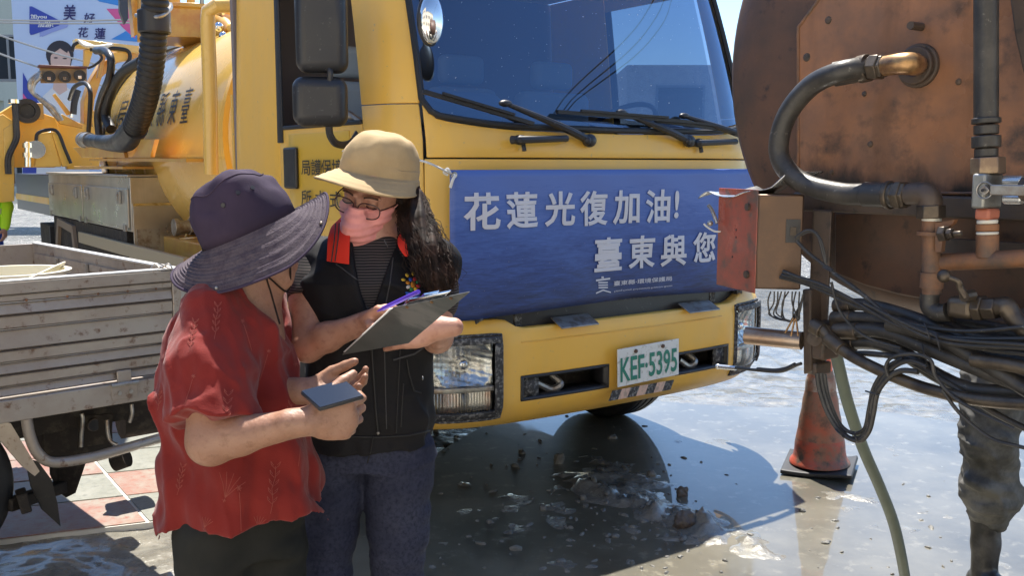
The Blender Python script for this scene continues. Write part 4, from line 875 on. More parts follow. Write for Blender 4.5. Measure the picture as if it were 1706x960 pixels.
# ================================================================== RUSTY TANK TRUCK at the right
KS = .59                                  # pipe work here is small bore, about 2 m away
class SB(MB):
    def cyl(s, a, b, r, r2=None, n=24, cap=True): return MB.cyl(s, a, b, r * KS, None if r2 is None else r2 * KS, n, cap)
    def tube(s, pts, r, *a, **k): return MB.tube(s, pts, [q * KS for q in r] if isinstance(r, (list, tuple)) else r * KS, *a, **k)
    def ring(s, c, d, ro, ri, th, n=28): return MB.ring(s, c, d, ro * KS, ri * KS, th * KS, n)
    def ball(s, c, r, n=16, m=10): return MB.ball(s, c, r * KS if not isinstance(r, tuple) else [q * KS for q in r], n, m)
    def obox(s, c, dx, dy, dz, *a): return MB.obox(s, c, dx * KS, dy * KS, dz * KS, *a)
FB = Frame((.859, 2.0), R(-54))
B = thing('vacuum_tank', 'rusty brown round vacuum tank with black hydraulic hoses and a red junction box', 'vacuum tank', tuple(FB.o), FB.ang)
def soot_stain(m):   # rust runs and a sooty tide mark along the foot of the plate
    t = m.node_tree; b = t.nodes['Principled BSDF']; src = b.inputs['Base Color'].links[0].from_socket
    n1 = noise_node(t, 7, 6, .6, (1, 1, .16)); r1 = ramp_node(t, n1.outputs[0], [(.52, 0), (.68, .75)])
    m1 = nn(t, 'ShaderNodeMix', data_type='RGBA'); t.links.new(r1.outputs[0], m1.inputs[0]); t.links.new(src, m1.inputs[6]); m1.inputs[7].default_value = (.15, .07, .035, 1)
    tc = nn(t, 'ShaderNodeTexCoord'); sp = nn(t, 'ShaderNodeSeparateXYZ'); t.links.new(tc.outputs['Object'], sp.inputs[0]); n2 = noise_node(t, 9, 7, .65, (1, 1, .5))
    ma = nn(t, 'ShaderNodeMath', operation='MULTIPLY_ADD'); ma.inputs[1].default_value = -.28; t.links.new(n2.outputs[0], ma.inputs[0]); t.links.new(sp.outputs[2], ma.inputs[2])
    r2 = nn(t, 'ShaderNodeMapRange'); r2.inputs[1].default_value = 1.42; r2.inputs[2].default_value = 1.36; t.links.new(ma.outputs[0], r2.inputs[0])
    m2 = nn(t, 'ShaderNodeMix', data_type='RGBA'); t.links.new(r2.outputs[0], m2.inputs[0]); t.links.new(m1.outputs[2], m2.inputs[6]); m2.inputs[7].default_value = (.035, .025, .02, 1); t.links.new(m2.outputs[2], b.inputs['Base Color'])
m_rust = M('rusty_brown_paint', (.34, .15, .07), .5, n=(3.2, .40, .58, (.20, .105, .065)), n2=(9, .52, .68, (.065, .045, .035)), bump=(20, .12, .01), rv=(4, .25, .6), coat=.15)
soot_stain(m_rust)
m_rust2 = M('rusty_pipe', (.24, .105, .045), .6, n=(12, .4, .65, (.09, .06, .045)), bump=(60, .4, .004))
m_soot = M('sooty_steel', (.055, .042, .035), .55, n=(5, .4, .7, (.11, .07, .045)), n2=(30, .55, .7, (.02, .018, .016)), bump=(40, .3, .004))
m_dkb = M('shaded_tank_brown', (.07, .042, .03), .5, n=(3, .4, .65, (.14, .065, .035)), n2=(20, .58, .7, (.03, .02, .02)), bump=(30, .2, .004))  # tank brown with the shade of its left side and underside put in
m_hose = M('black_hydraulic_hose', (.028, .026, .025), .42, n=(14, .45, .7, (.065, .058, .05)), n2=(70, .62, .72, (.16, .15, .13)), bump=(90, .2, .003))
m_fit = M('oily_fitting', (.12, .095, .07), .4, metal=.6, n=(20, .4, .65, (.05, .04, .035)), bump=(60, .3, .002))
m_brs = M('brass_fitting', (.50, .30, .13), .35, metal=.7, n=(16, .4, .62, (.18, .10, .06)))
m_tape = M('white_tape', (.6, .58, .52), .6)
m_redp = M('faded_red_paint', (.32, .07, .045), .45, n=(6, .47, .62, (.11, .07, .055)), n2=(24, .55, .7, (.10, .07, .06)), coat=.2, rv=(6, .2, .5))
m_galv = M('galvanised_sheet', (.62, .63, .64), .25, metal=.8, n=(6, .4, .6, (.4, .4, .4)))
TC = FB.onv(1540, 80, 0); RB = .57
b_ = lambda x, y, v: FB.onv(x, y, v * KS)
bd = lambda x, y, Y: b_(x, y, (Y - 3.4) * .75)
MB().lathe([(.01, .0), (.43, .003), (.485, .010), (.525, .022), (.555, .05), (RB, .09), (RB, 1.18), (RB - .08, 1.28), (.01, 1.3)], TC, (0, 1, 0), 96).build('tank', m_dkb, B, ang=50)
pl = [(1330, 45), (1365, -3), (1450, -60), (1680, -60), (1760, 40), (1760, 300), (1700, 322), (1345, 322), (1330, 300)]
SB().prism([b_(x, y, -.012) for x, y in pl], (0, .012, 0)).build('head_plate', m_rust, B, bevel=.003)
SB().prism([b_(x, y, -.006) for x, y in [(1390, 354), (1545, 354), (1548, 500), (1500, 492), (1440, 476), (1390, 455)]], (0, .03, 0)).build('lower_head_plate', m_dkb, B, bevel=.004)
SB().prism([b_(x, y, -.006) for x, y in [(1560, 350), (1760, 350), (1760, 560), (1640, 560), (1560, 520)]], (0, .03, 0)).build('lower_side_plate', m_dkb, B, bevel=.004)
SB().box(tuple(b_(1320, 351, -.10)), tuple(b_(1760, 331, -.04))).build('cross_beam', m_soot, B, bevel=.004)
SB().prism([b_(x, y, -.12) for x, y in [(1678, -30), (1730, -30), (1740, 160), (1706, 130), (1690, 60)]], (0, .05, 0)).build('dark_strap', m_soot, B, bevel=.004)
wl_ = [b_(x, y, -.013) for x, y in ((1690, 322), (1345, 322), (1330, 300), (1330, 45), (1365, -3), (1450, -60))]
wp = []
for i in range(5):
    for k in range(14): wp.append(wl_[i].lerp(wl_[i + 1], k / 14) + Vector((0, rnd.uniform(-.0008, .0008), rnd.uniform(-.0008, .0008))))
SB().tube(wp, .006, 6, sm=False).build('weld_bead', m_rust2, B)
for x, y, r in ((1344, 95, .010), (1380, 33, .009), (1597, 136, .007), (1440, 156, .006), (1386, 287, .006), (1450, 240, .007)): SB().lathe([(r, 0), (r * .8, .003), (.0005, .004)], b_(x, y, -.012), (0, -1, 0), 10, cap=False).build('drip_spot', m_soot, B)
HV = -.27
def hose(pts, r, v=HV, m=m_hose, name='hydraulic_hose', n=14): return SB().tube([b_(q[0], q[1], v if len(q) < 3 else q[2]) for q in pts], r, n).build(name, m, B)
def fit(a, b, r, m=m_fit, name='hose_fitting', n=6, v=HV, v2=None): return SB().cyl(b_(*a, v), b_(*b, v if v2 is None else v2), r, n=n).build(name, m, B, bevel=.002)
hose([(1440, 114, -.2), (1402, 119), (1352, 142), (1312, 190), (1297, 245), (1310, 282), (1345, 308), (1400, 322), (1440, 324), (1495, 324)], .0375)
fit((1388, 124), (1440, 114), .043, m_hose, n=20, v=-.25, v2=-.2); fit((1432, 116), (1448, 112), .048, n=20, v=-.2); fit((1448, 113), (1474, 110), .040, v=-.2); fit((1452, 112), (1468, 111), .046, v=-.2)
SB().tube([b_(1470, 110, -.2), b_(1500, 106, -.2), b_(1520, 106, -.17), b_(1527, 108, -.05)], [.033, .036, .038, .036], 16).build('brass_elbow', m_brs, B)
fl = b_(1527, 109, -.03); SB().ring(fl, (0, 1, 0), .076, .04, .03, 32).ring(fl + Vector((0, -.012, 0)), (0, 1, 0), .066, .036, .02, 32).build('flange', m_soot, B, bevel=.003); SB().cyl(fl + Vector((0, -.03, .078)), fl + Vector((0, .02, .078)), .014, n=10).build('flange_bolt', m_soot, B)
fit((1440, 324), (1492, 325), .042, m_hose, n=20); fit((1478, 325), (1486, 325), .048, n=20); fit((1490, 325), (1512, 325), .044); fit((1496, 325), (1506, 325), .050)
SB().tube([b_(1508, 324, HV), b_(1535, 322, HV), b_(1549, 330, HV), b_(1551, 352, HV), b_(1551, 362, HV)], [.034, .036, .037, .036, .036], 16).build('pipe_elbow', m_soot, B)
fit((1551, 342), (1551, 364), .045); SB().ring(b_(1552, 368, HV), (0, 0, 1), .030, .01, .012).build('thread_tape', m_tape, B)
SB().tube([b_(1552, 368, HV), b_(1552, 490, HV)], .030, 16).ring(b_(1552, 392, HV), (0, 0, 1), .045, .02, .012).ring(b_(1552, 480, HV), (0, 0, 1), .036, .02, .05).build('down_pipe', m_rust2, B)
SB().prism([b_(x, y, HV - .03) for x, y in [(1558, 372), (1590, 366), (1588, 372), (1572, 384), (1568, 420), (1558, 420)]], (0, .012, 0)).build('pipe_bracket', m_rust2, B)
for a, c, r in ((1566, 1578, .026), (1578, 1588, .018), (1588, 1602, .010)): fit((a, 390), (c, 389), r, v=-.33)
SB().tube([b_(1549, 490, HV), b_(1550, 512, HV), b_(1566, 522, HV), b_(1580, 520, HV)], .030, 14).build('black_joint', m_hose, B)
SB().box(tuple(b_(1572, 529, -.30)), tuple(b_(1642, 495, -.22))).build('ball_valve', m_fit, B, bevel=.012, seg=3)
fit((1640, 514), (1662, 514), .036); fit((1625, 513), (1640, 514), .042)
SB().tube([b_(1658, 512, HV), b_(1676, 512, HV), b_(1690, 530, HV), b_(1725, 570, HV), b_(1760, 620, HV)], [.026, .032, .027, .029, .029], 14).build('hose_elbow', m_fit, B)
SB().tube([b_(1610, 495, -.33), b_(1600, 480, -.34), b_(1596, 468, -.35), b_(1576, 461, -.36)], [.013, .011, .009, .008], 10).ball(b_(1573, 460, -.36), .021, 14, 10).cyl(b_(1606, 494, -.34), b_(1620, 492, -.30), .018, n=10).build('valve_lever', m_fit, B)
# right hand standpipe
hose([(1643, -90), (1643, 60), (1643, 200)], .036, -.25)
for y0, y1, r in ((196, 206, .042), (208, 224, .036), (226, 246, .042)): fit((1643, y0), (1643, y1), r, m_hose, n=16, v=-.25)
fit((1643, 247), (1643, 262), .034, m_hose, n=16, v=-.25); fit((1646, 262), (1646, 290), .050, M('pale_brass_nut', (.42, .32, .20), .4, metal=.6, n=(12, .4, .6, (.2, .14, .1))), n=6, v=-.25)
v = SB().box(tuple(b_(1616, 347, -.31)), tuple(b_(1673, 289, -.20))).build('valve_block', M('zinc_block', (.33, .34, .33), .4, metal=.7, n=(9, .4, .65, (.16, .16, .15)), bump=(40, .2, .002)), B, bevel=.004)
c = b_(1641, 317, -.312); SB().ring(c, (0, 1, 0), .027, .022, -.005).obox(c, .026, .012, .026, (1, 0, 1), (0, 1, 0), (-1, 0, 1)).build('valve_stem', m_stl, v, bevel=.002); SB().cyl(c + Vector((0, -.007, 0)), c + Vector((0, -.009, 0)), .005, n=8).build('stem_hole', m_blk, v)
SB().box(tuple(b_(1648, 325, -.325)), tuple(b_(1760, 309, -.315))).build('handle_bar', m_stl, B, bevel=.002)
fit((1673, 303), (1704, 303), .020, m_galv, 'solenoid', 16, -.24); fit((1673, 331), (1704, 331), .018, m_galv, 'solenoid', 16, -.24); fit((1703, 315), (1760, 315), .034, m_soot, 'solenoid_body', 16, -.24)
SB().box(tuple(b_(1622, 366, -.285)), tuple(b_(1668, 347, -.215))).build('pipe_nut', M('salmon_nut', (.36, .24, .15), .5, n=(8, .45, .55, (.40, .13, .08))), B, bevel=.005)
for y0, y1, r, m in ((366, 373, .030, m_tape), (373, 385, .033, m_rust2), (386, 391, .032, m_tape), (391, 430, .033, m_rust2)): fit((1645, y0), (1645, y1), r, m, 'pipe_collar' if r != .030 else 'thread_tape', 18, -.25)
SB().tube([b_(1560, 438, -.25), b_(1760, 428, -.25)], .028, 16).build('cross_pipe', m_rust2, B)
SB().box(tuple(b_(1570, 420, -.12)), tuple(b_(1760, 408, -.08))).build('thin_rail', m_soot, B)
# electrical box with bent cover, mast
A = [bd(1197, 338, 3.02), bd(1262, 320, 2.90), bd(1274, 487, 2.90), bd(1212, 490, 3.02)]; C_ = [bd(1262, 320, 2.90), bd(1341, 318, 3.05), bd(1346, 482, 3.05), bd(1274, 487, 2.90)]
A2 = [Vector((p.x, p.y, z)) for p, z in zip(A, (A[0].z, A[0].z + .0, A[2].z, A[2].z))]
zt1, zb1 = (A[0].z + A[1].z) / 2 + .01, (A[2].z + C_[2].z) / 2
pa, pb_, pc_ = Vector((A[0].x, A[0].y, 0)), Vector((A[1].x, A[1].y, 0)), Vector((C_[1].x, C_[1].y, 0)); pd = pa + pc_ - pb_
def quadbox(p, z0, z1): return SB().prism([Vector((q.x, q.y, z0)) for q in p], (0, 0, z1 - z0))
E = quadbox([pa.lerp(pb_, .02) + (pc_ - pb_) * .03, pb_ + (pc_ - pb_) * .03 , pc_, pd], zb1, zt1).build('junction_box', M('soot_brown_sheet', (.13, .075, .045), .42, metal=.4, n=(6, .4, .65, (.05, .035, .03)), n2=(3, .5, .7, (.22, .12, .06))), B, bevel=.004)
quadbox([pa, pb_, pb_ + (pc_ - pb_) * .028, pa + (pc_ - pb_) * .028], zb1 - .01, zt1 + .01).build('red_door', m_redp, E, bevel=.003)
nr = (pb_ - pa).cross(Vector((0, 0, 1))).normalized()
for fx, fz in ((.80, .86), (.82, .14)):
    q = pa.lerp(pb_, fx) + Vector((0, 0, zb1 + (zt1 - zb1) * fz)); SB().cyl(q - nr * .001, q + nr * .006, .014, n=14).build('screw', m_soot, E)
for fx, fz in ((.5, .60), (.5, .52), (.42, .3)):
    q = pa.lerp(pb_, fx) + Vector((0, 0, zb1 + (zt1 - zb1) * fz)); SB().cyl(q - nr * .001, q + nr * .001, .004, n=8).build('hole', m_blk, E)
nb = (pc_ - pb_).cross(Vector((0, 0, 1))).normalized(); q = pb_.lerp(pc_, .78) + Vector((0, 0, zb1 + (zt1 - zb1) * .62)); ex_ = (pc_ - pb_).normalized()
SB().obox(q, .05, .008, .085, ex_, nb, (0, 0, 1)).build('socket_opening', m_blk, E); SB().obox(q + nb * .005, .02, .01, .03, ex_, nb, (0, 0, 1)).build('connector', m_fit, E)
cov = [(1163, 330, 2.98), (1180, 322, 2.98), (1200, 322, 2.96), (1222, 330, 2.93), (1250, 318, 2.92), (1285, 309, 2.95), (1312, 290, 3.0)]
cp = [bd(*q) for q in cov]; cpp = []
for i in range(len(cp) - 1):
    for k in range(4): cpp.append(cp[i].lerp(cp[i + 1], k / 4))
cpp.append(cp[-1])
SB().grid(lambda a, b: cpp[min(int(a * (len(cpp) - 1) + .5), len(cpp) - 1)] + Vector((.02, .10, .01)) * b + Vector((0, 0, .007 * math.sin(a * 14 + b * 3) * (1 - a * .5))), len(cpp) - 1, 6).build('bent_cover_sheet', m_galv, E, solid=.0015)
SB().tube([bd(x, y, 2.98) for x, y in ((1180, 342), (1186, 350), (1195, 372))], .007, 8).ball(bd(1183, 372, 2.98), .012, 10, 8).build('cover_latch', m_stl, E)
SB().tube([bd(x, y, 2.97) for x, y in ((1173, 373), (1178, 378), (1190, 385), (1200, 386))], .004, 6).build('white_wire', m_tape, E)
quadbox([bd(1352, 400, 3.12), bd(1384, 400, 3.12), bd(1386, 400, 3.18), bd(1352, 400, 3.18)], bd(1368, 628, 3.12).z, bd(1368, 350, 3.12).z).build('mast', m_soot, B, bevel=.004)
SB().prism([bd(x, y, 3.04) for x, y in ((1336, 482), (1350, 482), (1352, 618), (1338, 625))], (0, .05, 0)).build('side_flange', m_soot, B, bevel=.004)
pe = bd(1243, 559, 2.95); pf = bd(1336, 568, 3.05); SB().cyl(pe, pf, .034, n=28).build('pipe_stub', M('bright_worn_pipe', (.42, .33, .26), .3, metal=.75, n=(7, .4, .65, (.22, .13, .08))), B)
SB().cyl(pe + (pf - pe) * -.004, pe, .030, n=24).build('pipe_stub_end', m_blk, B)
SB().cyl(bd(1357, 565, 2.99), bd(1357, 565, 3.06), .026, n=20).cyl(bd(1357, 565, 2.985), bd(1357, 565, 2.99), .012, n=12).build('port', m_soot, B)
SB().box(tuple(bd(1352, 626, 3.0)), tuple(bd(1386, 602, 3.12))).build('lower_block', m_soot, B, bevel=.004)
SB().box(tuple(bd(1350, 598, 3.02)), tuple(bd(1402, 535, 3.15))).build('manifold', m_soot, B, bevel=.006)
# bundle of hydraulic hoses leaving the manifold to the right
HH = [([(1352, 540), (1368, 548), (1392, 575), (1440, 605), (1520, 640), (1600, 662), (1680, 672), (1780, 676)], .020, 2.93, m_fit),
      ([(1395, 530), (1450, 532), (1520, 545), (1600, 575), (1680, 598), (1780, 620)], .024, 3.05, m_hose),
      ([(1400, 553), (1470, 552), (1540, 578), (1620, 610), (1700, 640), (1780, 660)], .026, 3.0, m_hose),
      ([(1400, 572), (1460, 572), (1510, 592), (1560, 625), (1620, 650), (1700, 655), (1780, 668)], .024, 3.02, m_hose),
      ([(1395, 510), (1440, 508), (1500, 522), (1580, 552), (1660, 590), (1780, 612)], .022, 3.08, m_hose),
      ([(1480, 540), (1560, 562), (1640, 605), (1720, 655), (1790, 690)], .024, 2.98, m_hose),
      ([(1540, 535), (1600, 555), (1680, 575), (1780, 610)], .026, 3.1, m_hose),
      ([(1600, 540), (1660, 552), (1780, 575)], .03, 3.15, m_hose), ([(1560, 525), (1640, 540), (1780, 545)], .03, 3.18, m_soot),
      ([(1405, 590), (1450, 590), (1510, 600), (1580, 640), (1660, 690), (1720, 720)], .010, 2.97, m_hose),
      ([(1640, 530), (1700, 532), (1780, 530)], .034, 3.2, m_soot), ([(1620, 600), (1700, 612), (1780, 640)], .022, 2.95, m_fit)]
for pts, r, Y, m in HH:
    SB().tube([bd(x, y, Y) for x, y in pts], r, 12).build('hydraulic_hose', m, B)
for a, c, Y, r in (((1388, 532), (1420, 531), 3.05, .029), ((1392, 553), (1430, 552), 3.0, .031), ((1395, 572), (1425, 572), 3.02, .029), ((1354, 542), (1370, 552), 2.93, .028), ((1378, 563), (1402, 582), 2.93, .026), ((1392, 510), (1420, 509), 3.08, .027)):
    SB().cyl(bd(*a, Y), bd(*c, Y), r, n=14).build('hose_ferrule', m_fit, B, bevel=.002)
CB = [([(1305, 452), (1330, 462), (1370, 475), (1420, 500), (1500, 545), (1600, 575), (1706, 590), (1790, 592)], .007, 2.95), ([(1303, 458), (1340, 468), (1400, 492), (1480, 530), (1560, 560), (1706, 565), (1790, 560)], .008, 2.96),
      ([(1300, 462), (1350, 476), (1420, 508), (1500, 536), (1600, 552), (1706, 545)], .007, 2.97), ([(1388, 455), (1430, 485), (1500, 540), (1580, 572), (1706, 580), (1790, 590)], .008, 2.93),
      ([(1327, 395), (1345, 384), (1362, 392), (1372, 425), (1376, 440)], .006, 2.96), ([(1328, 402), (1345, 420), (1368, 438), (1388, 452)], .007, 2.96), ([(1325, 398), (1350, 386), (1368, 400), (1378, 445)], .004, 2.96),
      ([(1385, 470), (1400, 520), (1440, 560), (1500, 580)], .005, 2.92), ([(1440, 505), (1560, 560), (1706, 575), (1790, 585)], .006, 2.92),
      ([(1362, 622), (1366, 650), (1380, 690), (1402, 722), (1430, 735), (1447, 720), (1455, 690), (1462, 655), (1480, 630), (1502, 618), (1530, 620)], .009, 2.9), ([(1368, 622), (1374, 655), (1390, 698), (1412, 728), (1436, 728), (1450, 700), (1454, 665), (1470, 632), (1495, 608), (1520, 602), (1545, 612)], .008, 2.91),
      ([(1374, 624), (1380, 660), (1398, 705), (1420, 722), (1440, 715), (1448, 680), (1456, 645), (1478, 612), (1505, 598)], .007, 2.92), ([(1480, 628), (1476, 610), (1488, 595), (1520, 590), (1550, 600), (1560, 630), (1600, 670), (1690, 715)], .006, 2.89),
      ([(1335, 606), (1300, 616), (1262, 617), (1225, 613)], .006, 2.94), ([(1262, 616), (1300, 618), (1325, 608)], .009, 2.94), ([(1570, 650), (1600, 690), (1650, 730), (1700, 745), (1760, 760)], .006, 2.9)]
rr_ = random.Random(5)
for k in range(9):
    x0 = 1284 + 6 * k; CB.append(([(x0, 486), (x0 - 6 + rr_.uniform(-6, 6), 505), (x0 + rr_.uniform(-8, 8), 525 + rr_.uniform(-4, 6)), (1322 + rr_.uniform(-6, 6), 535), (1332, 515 + rr_.uniform(-8, 8)), (1338, 490)], .0028, 2.95 + .01 * (k % 3)))
for pts, r, Y in CB: SB().tube([bd(x, y, Y) for x, y in pts], r, 8).build('cable', m_hose, B)
for x, y, Y, dx, dy in ((1452, 655, 2.9, 10, 3), (1398, 722, 2.9, 6, 6), (1545, 552, 2.93, 5, 14), (1562, 568, 2.93, 4, 14), (1380, 450, 2.95, 9, 5), (1540, 590, 2.97, 4, 16), (1425, 728, 2.91, 3, 8)):
    SB().tube([bd(x - dx, y - dy, Y - .02), bd(x, y, Y - .03), bd(x + dx, y + dy, Y - .02), bd(x + dx, y + dy, Y + .02), bd(x - dx, y - dy, Y + .02)], .003, 6).build('cable_tie', m_blk, B)
for k, (a, c) in enumerate((((1322, 530), (1308, 555)), ((1326, 530), (1330, 560)), ((1324, 532), (1318, 560)))): SB().cyl(bd(*a, 2.95), bd(*c, 2.95), .0035, n=8).build('copper_terminal', m_brs, B)
SB().cyl(bd(1195, 611, 2.93), bd(1226, 614, 2.94), .009, n=12).ball(bd(1196, 611, 2.93), .011, 10, 8).build('lever_tip', m_galv, B)
# carrying frame that runs off to the right, with the wheels it stands on
MB().box((.40, .15, 1.02), (1.9, .27, 1.14)).build('cross_member', m_und, B); MB().box((.40, .85, 1.02), (1.9, .97, 1.14)).build('cross_member', m_und, B)
MB().box((TC.x + .1, .15, 1.141), (TC.x + .5, .27, TC.z - .30)).build('saddle', m_soot, B); MB().box((TC.x + .1, .85, 1.141), (TC.x + .5, .97, TC.z - .30)).build('saddle', m_soot, B)
for u in (1.15, 1.75): MB().box((u, -.9, .80), (u + .1, 1.6, 1.019)).build('chassis_rail', m_und, B)
for u, v in ((1.0, -.5), (2.0, -.5), (1.0, 1.3), (2.0, 1.3)):
    W = MB().lathe([(.2, -.1), (.36, -.1), (.40, -.07), (.40, .07), (.36, .1), (.2, .1)], (0, 0, 0), (1, 0, 0), 32).build('wheel', m_rub, B, ang=50); W.location = (u, v, .40)
    MB().cyl((-.05, 0, 0), (.05, 0, 0), .21, n=24).build('rim', m_stl, W)
for v in (-.5, 1.3): MB().box((1.0, v - .04, .40), (2.0, v + .04, .79)).build('axle_beam', m_und, B)
# hose running down to the mud
m_gh = M('grey_green_hose', (.17, .20, .155), .45, n=(8, .4, .7, (.13, .15, .12)), bump=(60, .1, .002))
gp = [dp(1385, 560, 2.35), dp(1395, 600, 2.36), dp(1412, 670, 2.38), dp(1437, 745, 2.42), dp(1465, 810, 2.48), dp(1488, 870, 2.54), dp(1502, 930, 2.62), dp(1510, 985, 2.7), dp(1512, 1060, 2.75)]
e_ = gp[-1]; gp += [Vector((e_.x, e_.y + .02, .05)), Vector((e_.x + .05, e_.y - .15, .02)), Vector((e_.x + .5, e_.y - .6, .02))]
tag(MB().tube(gp, .0150, 16).build('drain_hose', m_gh), 'grey green hose hanging down into the mud beside the traffic cone', 'hose')

# ================================================================== FLATBED TRUCK at the left
cf = dp(300, 455, 3.78); FL = Frame((cf.x, cf.y), R(43))
F_ = thing('flatbed_truck', 'small flatbed truck with weathered aluminium drop sides behind the person in red', 'truck', tuple(FL.o), FL.ang)
m_al = M('weathered_aluminium', (.40, .36, .32), .42, metal=.45, n=(3, .4, .65, (.31, .26, .22)), n2=(22, .58, .7, (.16, .09, .06), (1, 1, 1)), bump=(50, .15, .003), rv=(6, .3, .55))
m_alt = M('sunlit_edge_aluminium', (.66, .65, .63), .35, metal=.5)  # lighter copy of the aluminium, sunlight on the top edges put into colour
ys = [472, 493, 507, 528.5, 552, 587, 608, 628, 648, 665]
zs_ = [FL.onv(0, y, 0).z for y in ys]; zf0, zf1 = FL.onv(0, 668, 0).z, FL.onv(0, 706, 0).z
XL = -2.9
MB().box((XL, 0, zs_[1]), (0, .035, zs_[0])).build('top_rail', m_al, F_, bevel=.004)
MB().box((XL, -.002, zs_[0] + .001), (0, .037, zs_[0] + .008)).build('top_edge', m_alt, F_, bevel=.002)
for k in range(1, 9):
    z1, z0 = zs_[k] - .002, zs_[k + 1] + .001; pr = [(.0, z1), (.006 if k % 2 else .012, z1 - .004), (.006 if k % 2 else .004, z0 + .006), (.014, z0), (.03, z0), (.03, z1)]
    MB().prism([(XL, y, z) for y, z in pr], (-XL - .035, 0, 0)).build('side_slat', m_al, F_)
for k in range(1, 9, 2): MB().box((XL, .010, zs_[k] - .004), (-.035, .016, zs_[k] + .002)).build('slat_groove', m_soot, F_)
MB().box((-.033, .0, zs_[-1]), (0, .036, zs_[1] - .002)).build('end_post', m_al, F_, bevel=.003)
MB().box((XL, -.012, zf1), (.02, .05, zf0)).build('bed_frame', m_al, F_, bevel=.004)
MB().box((XL, .051, zf1 + .04), (-.04, 1.75, zf0 - .01)).build('bed_floor', m_al, F_)
# end panel and far side panel
MB().box((-.03, .038, zs_[-1] - .005), (.0, 1.72, zs_[0])).build('end_panel', m_al, F_); MB().box((-.034, .038, zs_[0] + .001), (.004, 1.72, zs_[0] + .009)).build('end_panel_edge', m_alt, F_, bevel=.002)
MB().box((-.036, .05, zs_[2]), (-.031, 1.7, zs_[1])).box((-.040, .05, zs_[4]), (-.031, 1.7, zs_[3])).build('inner_rib', m_al, F_)
for y in (.45, .9, 1.3): MB().box((-.05, y, zs_[4]), (-.041, y + .03, zs_[1])).build('inner_latch', m_stl, F_)
MB().box((XL, 1.72, zs_[-1]), (0, 1.75, zs_[0])).build('far_panel', m_al, F_)
for k in range(7):
    x = -.10 - .11 * k - (.03 if k > 3 else 0); MB().ball((x, -.001, zs_[2] + .006), (.005, .003, .005), 8, 6).build('rivet', m_rust2, F_)
hx = FL.onv(205, 640, 0)
H_ = MB().box((hx.x - .05, -.016, hx.z - .055), (hx.x + .05, -.0125, hx.z + .0)).box((hx.x - .025, -.016, hx.z + .006), (hx.x + .028, -.004, hx.z + .055)).build('hinge', m_al, F_, bevel=.002); MB().cyl((hx.x - .052, -.02, hx.z + .004), (hx.x + .052, -.02, hx.z + .004), .008, n=10).build('hinge_pin', m_stl, H_)
for q in (-.022, .022): MB().cyl((hx.x + q, -.016, hx.z - .03), (hx.x + q, -.021, hx.z - .03), .008, n=10).build('bolt', m_stl, H_)
l_ = lambda x, y, Y: FL.loc(dp(x, y, Y))
MB().tube([l_(44, 696, 3.38), l_(50, 728, 3.40), l_(64, 757, 3.42), l_(90, 771, 3.46), l_(150, 763, 3.55), l_(210, 747, 3.66), l_(275, 728, 3.78)], .020, 12).build('underrun_pipe', m_al, F_)
MB().prism([l_(x, y, 3.42) for x, y in ((-10, 700), (18, 706), (66, 786), (58, 794), (40, 780), (-10, 722))], (.0, .03, 0)).build('guard_strut', m_al, F_)
MB().prism([l_(x, y, 3.62) for x, y in ((42, 764), (64, 770), (86, 800), (96, 840), (101, 878), (70, 850), (52, 812))], (0, .012, 0)).build('mud_flap', m_rub, F_)
MB().box(tuple(l_(55, 765, 3.9)), tuple(l_(186, 690, 3.98))).build('chassis_side', m_und, F_, bevel=.005)
MB().box(tuple(l_(82, 764, 3.82)), tuple(l_(126, 734, 3.9))).build('spring_seat', m_und, F_, bevel=.008)
pq = MB().prism([l_(x, y, 3.80) for x, y in ((133, 694), (188, 690), (186, 738), (150, 744), (130, 748))], (0, .012, 0)).build('hole_plate', m_und, F_); c = l_(157, 709, 3.79); MB().ring(c, (0, 1, 0), .026, .02, .01).build('hole_rim', m_soot, pq); MB().cyl(c + Vector((0, -.001, 0)), c + Vector((0, .002, 0)), .022, n=20).build('hole', m_blk, pq)
for pts in (((136, 690), (138, 700), (136, 725), (135, 745)), ((219, 674), (220, 690), (216, 704)), ((178, 700), (182, 732), (195, 742))): MB().tube([l_(x, y, 3.72) for x, y in pts], .008, 8).build('brake_line', m_stl, F_)
MB().prism([l_(x, y, 3.85) for x, y in ((95, 770), (145, 766), (126, 822), (110, 830), (96, 800))], (0, .1, 0)).build('spring_hanger', m_und, F_)
MB().cyl(l_(190, 770, 4.2), l_(212, 762, 4.2), .045, n=16).build('shock_absorber', m_und, F_)
MB().tube([l_(200, 700, 4.3), l_(260, 690, 4.4)], .09, 12).build('spare_bracket', m_und, F_)
MB().bar(l_(12, 843, 3.60), l_(118, 806, 3.9), .05, .05).bar(l_(30, 838, 3.6), l_(48, 832, 3.62), .09, .08).build('axle', m_und, F_, bevel=.006)
MB().box((XL, .35, .48), (.0, .45, .66)).build('chassis_rail', m_und, F_); MB().box((XL, 1.25, .48), (.0, 1.35, .66)).build('chassis_rail', m_und, F_)
wq = FL.loc(gnd(-128, 972)); WR = .33
prof = [(.2, -.09), (.29, -.095), (.32, -.08), (.33, -.06), (.33, -.02), (.322, -.018), (.322, -.012), (.33, -.01), (.33, .02), (.322, .022), (.322, .028), (.33, .03), (.33, .06), (.32, .08), (.29, .095), (.2, .09)]
W = MB().lathe(prof, (0, 0, 0), (0, 1, 0), 56).build('wheel', m_rub, F_, ang=50); W.location = (wq.x - .0, wq.y + .05, WR)
MB().lathe([(.2, -.06), (.12, -.04), (.1, -.08), (.01, -.08)], (0, 0, 0), (0, 1, 0), 24, cap=False).build('rim', m_stl, W)
W2 = MB().lathe(prof, (0, 0, 0), (0, 1, 0), 56).build('wheel', m_rub, F_, ang=50); W2.location = (wq.x, 1.45, WR)
